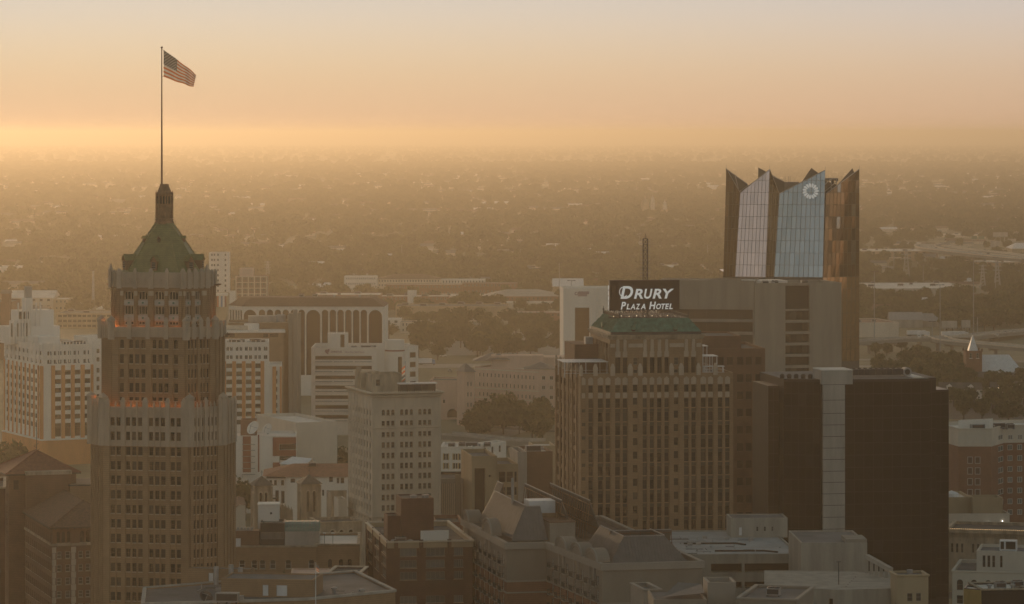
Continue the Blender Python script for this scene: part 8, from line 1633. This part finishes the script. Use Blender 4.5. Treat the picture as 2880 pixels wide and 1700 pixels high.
# ---------------------------------------------------------------- trees
def leafmat(name, c):
    m = mat(name, c, .8, .5, .35); t = m.node_tree; bs = t.nodes['Principled BSDF']; tr = t.nodes.new('ShaderNodeBsdfTranslucent'); ms = t.nodes.new('ShaderNodeMixShader'); ms.inputs[0].default_value = .45
    src = bs.inputs['Base Color'].links[0].from_socket; t.links.new(src, tr.inputs[0]); t.links.new(bs.outputs[0], ms.inputs[1]); t.links.new(tr.outputs[0], ms.inputs[2]); t.links.new(ms.outputs[0], t.nodes['Material Output'].inputs[0]); return m
LEAF = [leafmat('leaf_oak', (.075, .09, .028)), leafmat('leaf_elm', (.105, .115, .04)), leafmat('leaf_dark', (.05, .068, .022))]
def crown_mesh(seed, rx, rz, ncl, per, lm, zc, sz=.75):
    r = np.random.default_rng(seed); V, Fc = [], []
    cl = []
    while len(cl) < ncl:
        p = r.uniform(-1, 1, 3)
        d = np.linalg.norm(p)
        if .25 < d < 1 and p[2] > -.75: cl.append(p)
    for c in cl:
        cr = r.uniform(.26, .46)
        p = r.normal(size=(per, 3)); p /= np.linalg.norm(p, axis=1)[:, None]; p *= (r.uniform(.35, 1, per)**.5)[:, None]*cr
        q = (np.array(c)*.74+p)*np.array([rx, rx, rz])+np.array([0, 0, zc])
        for k in range(per):
            a = r.normal(size=3); a /= np.linalg.norm(a); b_ = np.cross(a, r.normal(size=3)); b_ /= np.linalg.norm(b_); s = sz*r.uniform(.6, 1.3); n = len(V)
            V += [tuple(q[k]-a*s), tuple(q[k]+b_*s*.6), tuple(q[k]+a*s), tuple(q[k]-b_*s*.6)]; Fc.append((n, n+1, n+2, n+3))
    me = bpy.data.meshes.new('crown'); me.from_pydata(V, [], Fc); me.materials.append(lm); return me
def trunk_mesh(seed, h, rx):
    r = random.Random(seed); mb = MB(); mb.tube((0, 0, -.1), (0, 0, h*.45), .35, 7, 0, .25)
    for k in range(5): a = k*1.26+r.random(); mb.tube((0, 0, h*(.3+.03*k)), (rx*.6*math.cos(a), rx*.6*math.sin(a), h*r.uniform(.6, .8)), .17, 5, 0, .06)
    return mb.mesh('trunk', MATS['bark'])
KINDS = [(crown_mesh(1, 5.6, 4.0, 30, 30, LEAF[0], 6.0), trunk_mesh(1, 9, 5)), (crown_mesh(2, 4.4, 4.4, 26, 30, LEAF[1], 6.2), trunk_mesh(2, 9, 4)), (crown_mesh(3, 6.6, 3.8, 34, 30, LEAF[2], 5.6), trunk_mesh(3, 8.6, 6)), (crown_mesh(4, 3.4, 5.0, 24, 28, LEAF[1], 6.6), trunk_mesh(4, 10, 3))]
# keep trees off the buildings
BB = []
bpy.context.view_layer.update()
for o in list(COL.objects):
    if o.parent is None and o.type == 'EMPTY' and o.get('category') in ('building', 'hotel', 'tower', 'house', 'church', 'garage', 'bell tower'):
        xs, ys = [], []
        for ch in o.children:
            if ch.type == 'MESH' and ch.data.name.split('.')[0] in ('wall', 'brick_storeys', 'nave', 'left_wing', 'core', 'right_wing'):
                for c in ch.bound_box: q = ch.matrix_basis @ Vector(c); xs.append(q.x); ys.append(q.y)
        if xs: BB.append((o.location.x, o.location.y, math.cos(o.rotation_euler.z), math.sin(o.rotation_euler.z), min(xs), max(xs), min(ys), max(ys)))
BBa = np.array(BB)
def freemask(x, y, pad, front=0.):
    ok = np.ones(len(x), bool)
    for ox, oy, c, s, x0, x1, y0, y1 in BBa:
        dx, dy = x-ox, y-oy; u = dx*c+dy*s; v = -dx*s+dy*c
        ok &= ~((u > x0-pad) & (u < x1+pad) & (v > y0-pad-front) & (v < y1+pad))
    return ok
TREES = []
def tree(x, y, kind, s, label, group, z=0):
    t = thing(('oak_tree', 'elm_tree', 'oak_tree', 'tall_tree')[kind], label, 'tree', (x, y, z), rnd.uniform(0, 6.28), group); t.scale = (s*rnd.uniform(.9, 1.1), s*rnd.uniform(.9, 1.1), s*rnd.uniform(.88, 1.12))
    link('trunk', KINDS[kind][1], t); c = link('crown', KINDS[kind][0], t); TREES.append((x, y)); return c
first = {}
def grove(n, px0, px1, y0, y1, label, group, s0=.8, s1=1.3, seed=1, pad=3., kinds=(0, 1, 2), mind=6.):
    r = random.Random(seed); k = 0; tries = 0
    while k < n and tries < n*60:
        tries += 1; py = r.uniform(y0, y1); px = r.uniform(px0, px1); x, y = gp(px, py)
        if not freemask(np.array([x]), np.array([y]), pad, 16)[0]: continue
        if any((x-a)**2+(y-b_)**2 < mind**2 for a, b_ in TREES[-250:]): continue
        kd = r.choice(kinds); c = tree(x, y, kd, r.uniform(s0, s1), label, group); first.setdefault(kd, c); k += 1
grove(70, 1170, 1585, 905, 1015, 'broad green park tree between the clinic and the brick school', 'park trees beyond the clinic', .9, 1.45, 1)
grove(26, 1080, 1300, 862, 960, 'leafy tree beside the shops left of the park', 'trees by the shops', .9, 1.3, 2)
grove(24, 2430, 2720, 1035, 1100, 'dark green tree below the highway beside the brick church', 'trees below the highway', 1.0, 1.6, 3)
grove(26, 2640, 2880, 1090, 1200, 'dark tree among the white houses', 'trees among the white houses', .9, 1.4, 4)
grove(44, 2640, 2880, 840, 935, 'dense dark tree on the slope beyond the highway ramp', 'trees beyond the highway ramp', 1.1, 1.7, 5)
grove(34, 2425, 2720, 838, 900, 'leafy tree before the big flat roofed warehouse', 'trees before the big warehouse', .9, 1.5, 6)
grove(14, 1330, 1480, 1190, 1250, 'dark street tree on the bank before the pink clinic', 'trees before the pink clinic', 1.0, 1.5, 7, mind=5)
grove(10, 1490, 1560, 1130, 1260, 'dark tree between the pink clinic and the hotel tower', 'trees by the hotel tower', 1.0, 1.5, 8)
grove(8, 2430, 2620, 985, 1010, 'small round tree under the highway overpass', 'trees under the overpass', .5, .8, 9)
for px, py, s, lab in ((665, 1400, 1.5, 'dark tree between the octagonal tower and the nearer bell tower'), (690, 1425, 1.3, 'smaller dark tree beside the gabled hall'), (810, 1405, 1.1, 'tree between the two bell towers'), (925, 1420, .9, 'slim tree between bell tower and beige tower'), (800, 1290, .9, 'small tree behind the orange tiled hall near the grey box'), (960, 1290, 1.0, 'tree squeezed between the grey box and the beige tower'), (30, 1310, 1.5, 'golden green tree above the tiled rear roof at the photograph edge'), (60, 1330, 1.2, 'golden green tree left of the tiled rear roof'), (820, 1180, 1.0, 'tree at the foot of the striped wing')):
    x, y = gp(px, py+40); tree(x, y, rnd.choice((0, 2)), s, lab, None, 0)
# courtyard trees between near roofs stand on raised planters
for px, py, Y, zt_, s, lab in ((760, 1640, 875, 20, 1.25, 'bushy courtyard tree in front of the tan brick lofts'), (800, 1650, 872, 19, 1.1, 'second bushy courtyard tree beside the first before the lofts'), (725, 1650, 870, 18, 1.0, 'small bushy courtyard tree nearest the octagonal tower')):
    t = tree(X(px, Y), Y, 2, s*2.4, lab, None, 0)
# the wood that reaches to the horizon: one mass of instanced crowns
def woodland():
    # rooftops showing between the trees
    q = np.random.default_rng(21); mb = MB(); k = 0
    HS = []
    while k < 1300:
        y = math.sqrt(q.uniform(2500**2, 12000**2)); x = q.uniform(-.16, .16)*y; px_, py_ = 1440+x/y*F, EYE+H/y*F
        if py_ > 895 or not freemask(np.array([x]), np.array([y]), 12)[0]: continue
        w_, d_, h = q.uniform(6, 16), q.uniform(6, 12), q.uniform(3, 5); g = q.uniform(2, 3.5); mi = (0, 1, 1, 2, 2, 1, 2)[int(q.integers(0, 7))]; k += 1; HS.append((x, y, w_))
        if y > 6000 or q.uniform() < .08: w_ *= 1.8; d_ *= 2.; h *= 1.6
        mb.box(x-w_, x+w_, y-d_, y+d_, 0, h, 3); mb.face([(x-w_-.4, y-d_-.4, h), (x+w_+.4, y-d_-.4, h), (x+w_, y, h+g), (x-w_, y, h+g)], mi); mb.face([(x+w_+.4, y+d_+.4, h), (x-w_-.4, y+d_+.4, h), (x-w_, y, h+g), (x+w_, y, h+g)], mi)
    ro = link('suburban_houses', mb.mesh('suburban_houses', [MATS['metal_white'], MATS['tile_brown'], MATS['roof_grey'], MATS['stucco_cream']])); ro['kind'] = 'stuff'; tag(ro, 'small suburban houses scattered through the distant woods', 'houses')
    r = np.random.default_rng(11); P, S = [], []; HS = np.array(HS)
    def add(n, ya, yb, s0, s1, pad, edge=.165, front=70.):
        y = np.sqrt(r.uniform(ya*ya, yb*yb, n)); x = r.uniform(-edge, edge, n)*y
        # clearings where the ground stays open
        f = np.sin(x*.011+1.3*np.sin(y*.006))+np.sin(y*.009-x*.004)+.8*np.sin(x*.031+y*.023); ok = (f > -1.0) | (r.uniform(0, 1, n) < .18)
        ok &= freemask(x, y, pad, front)
        px_ = 1440+x/y*F; py_ = EYE+H/y*F
        ok &= ~((py_ > 895) & (px_ < 2420))            # downtown and park: single trees only
        ok &= ~((py_ > 925) & (px_ >= 2420))
        ok &= ~((py_ > 676) & (py_ < 745) & (px_ > 2590) & (r.uniform(0, 1, n) < .85))
        for hx, hy, hw in HS[::2]:
            if ya-200 < hy < yb+200: ok &= ~((np.abs(x-hx) < hw+3) & (y > hy-(90 if hy < 6000 else 160)) & (y < hy+14))
        P.append(np.stack([x[ok], y[ok], np.zeros(ok.sum())], 1)); S.append(r.uniform(s0, s1, ok.sum()))
    add(9000, 2500, 4200, .8, 1.4, 4); add(9000, 4200, 8000, 1.0, 1.8, 3); add(9000, 8000, 16000, 1.3, 2.3, 0, .16); add(5000, 16000, 34000, 1.8, 3.2, 0, .16)
    P = np.concatenate(P); S = np.concatenate(S); n = len(P)
    me = bpy.data.meshes.new('woodland'); me.from_pydata(P.tolist(), [], []); a = me.attributes.new('tree_size', 'FLOAT', 'POINT'); a.data.foreach_set('value', S.astype(np.float32))
    o = link('woodland', me); o['kind'] = 'stuff'; tag(o, 'wooded suburbs reaching to the hazy horizon', 'woodland')
    ng = bpy.data.node_groups.new('woodland', 'GeometryNodeTree'); ng.interface.new_socket('Geometry', in_out='INPUT', socket_type='NodeSocketGeometry'); ng.interface.new_socket('Geometry', in_out='OUTPUT', socket_type='NodeSocketGeometry')
    nn, lk = ng.nodes, ng.links; gi, go = nn.new('NodeGroupInput'), nn.new('NodeGroupOutput'); iop = nn.new('GeometryNodeInstanceOnPoints'); jg = nn.new('GeometryNodeJoinGeometry')
    for kd in (2, 1, 0):
        oi = nn.new('GeometryNodeObjectInfo'); oi.inputs['Object'].default_value = first[kd]; oi.inputs['As Instance'].default_value = True; oi.transform_space = 'ORIGINAL'; lk.new(oi.outputs['Geometry'], jg.inputs[0])
    lk.new(gi.outputs[0], iop.inputs['Points']); lk.new(jg.outputs[0], iop.inputs['Instance']); iop.inputs['Pick Instance'].default_value = True
    ri = nn.new('FunctionNodeRandomValue'); ri.data_type = 'INT'; ri.inputs[4].default_value = 0; ri.inputs[5].default_value = 2; lk.new(ri.outputs[2], iop.inputs['Instance Index'])
    rr = nn.new('FunctionNodeRandomValue'); rr.data_type = 'FLOAT_VECTOR'; rr.inputs[0].default_value = (0, 0, 0); rr.inputs[1].default_value = (0, 0, 6.28); lk.new(rr.outputs[0], iop.inputs['Rotation'])
    na = nn.new('GeometryNodeInputNamedAttribute'); na.data_type = 'FLOAT'; na.inputs[0].default_value = 'tree_size'; lk.new(na.outputs[0], iop.inputs['Scale'])
    lk.new(iop.outputs[0], go.inputs[0]); md = o.modifiers.new('woodland', 'NODES'); md.node_group = ng
woodland()
# ---------------------------------------------------------------- air
def haze():
    mb = MB(); mb.box(-31000, 31000, -22000, 63000, -3, 166); me = mb.mesh('haze', [])
    o = link('haze', me); o['kind'] = 'stuff'
    m = bpy.data.materials.new('haze'); m.use_nodes = True; t = m.node_tree; t.nodes.clear()
    out = t.nodes.new('ShaderNodeOutputMaterial'); v = t.nodes.new('ShaderNodeVolumePrincipled')
    v.inputs['Color'].default_value = (*HAZE['color'], 1); v.inputs['Density'].default_value = HAZE['density']; v.inputs['Anisotropy'].default_value = HAZE['g']
    t.links.new(v.outputs[0], out.inputs['Volume']); me.materials.append(m)
haze()
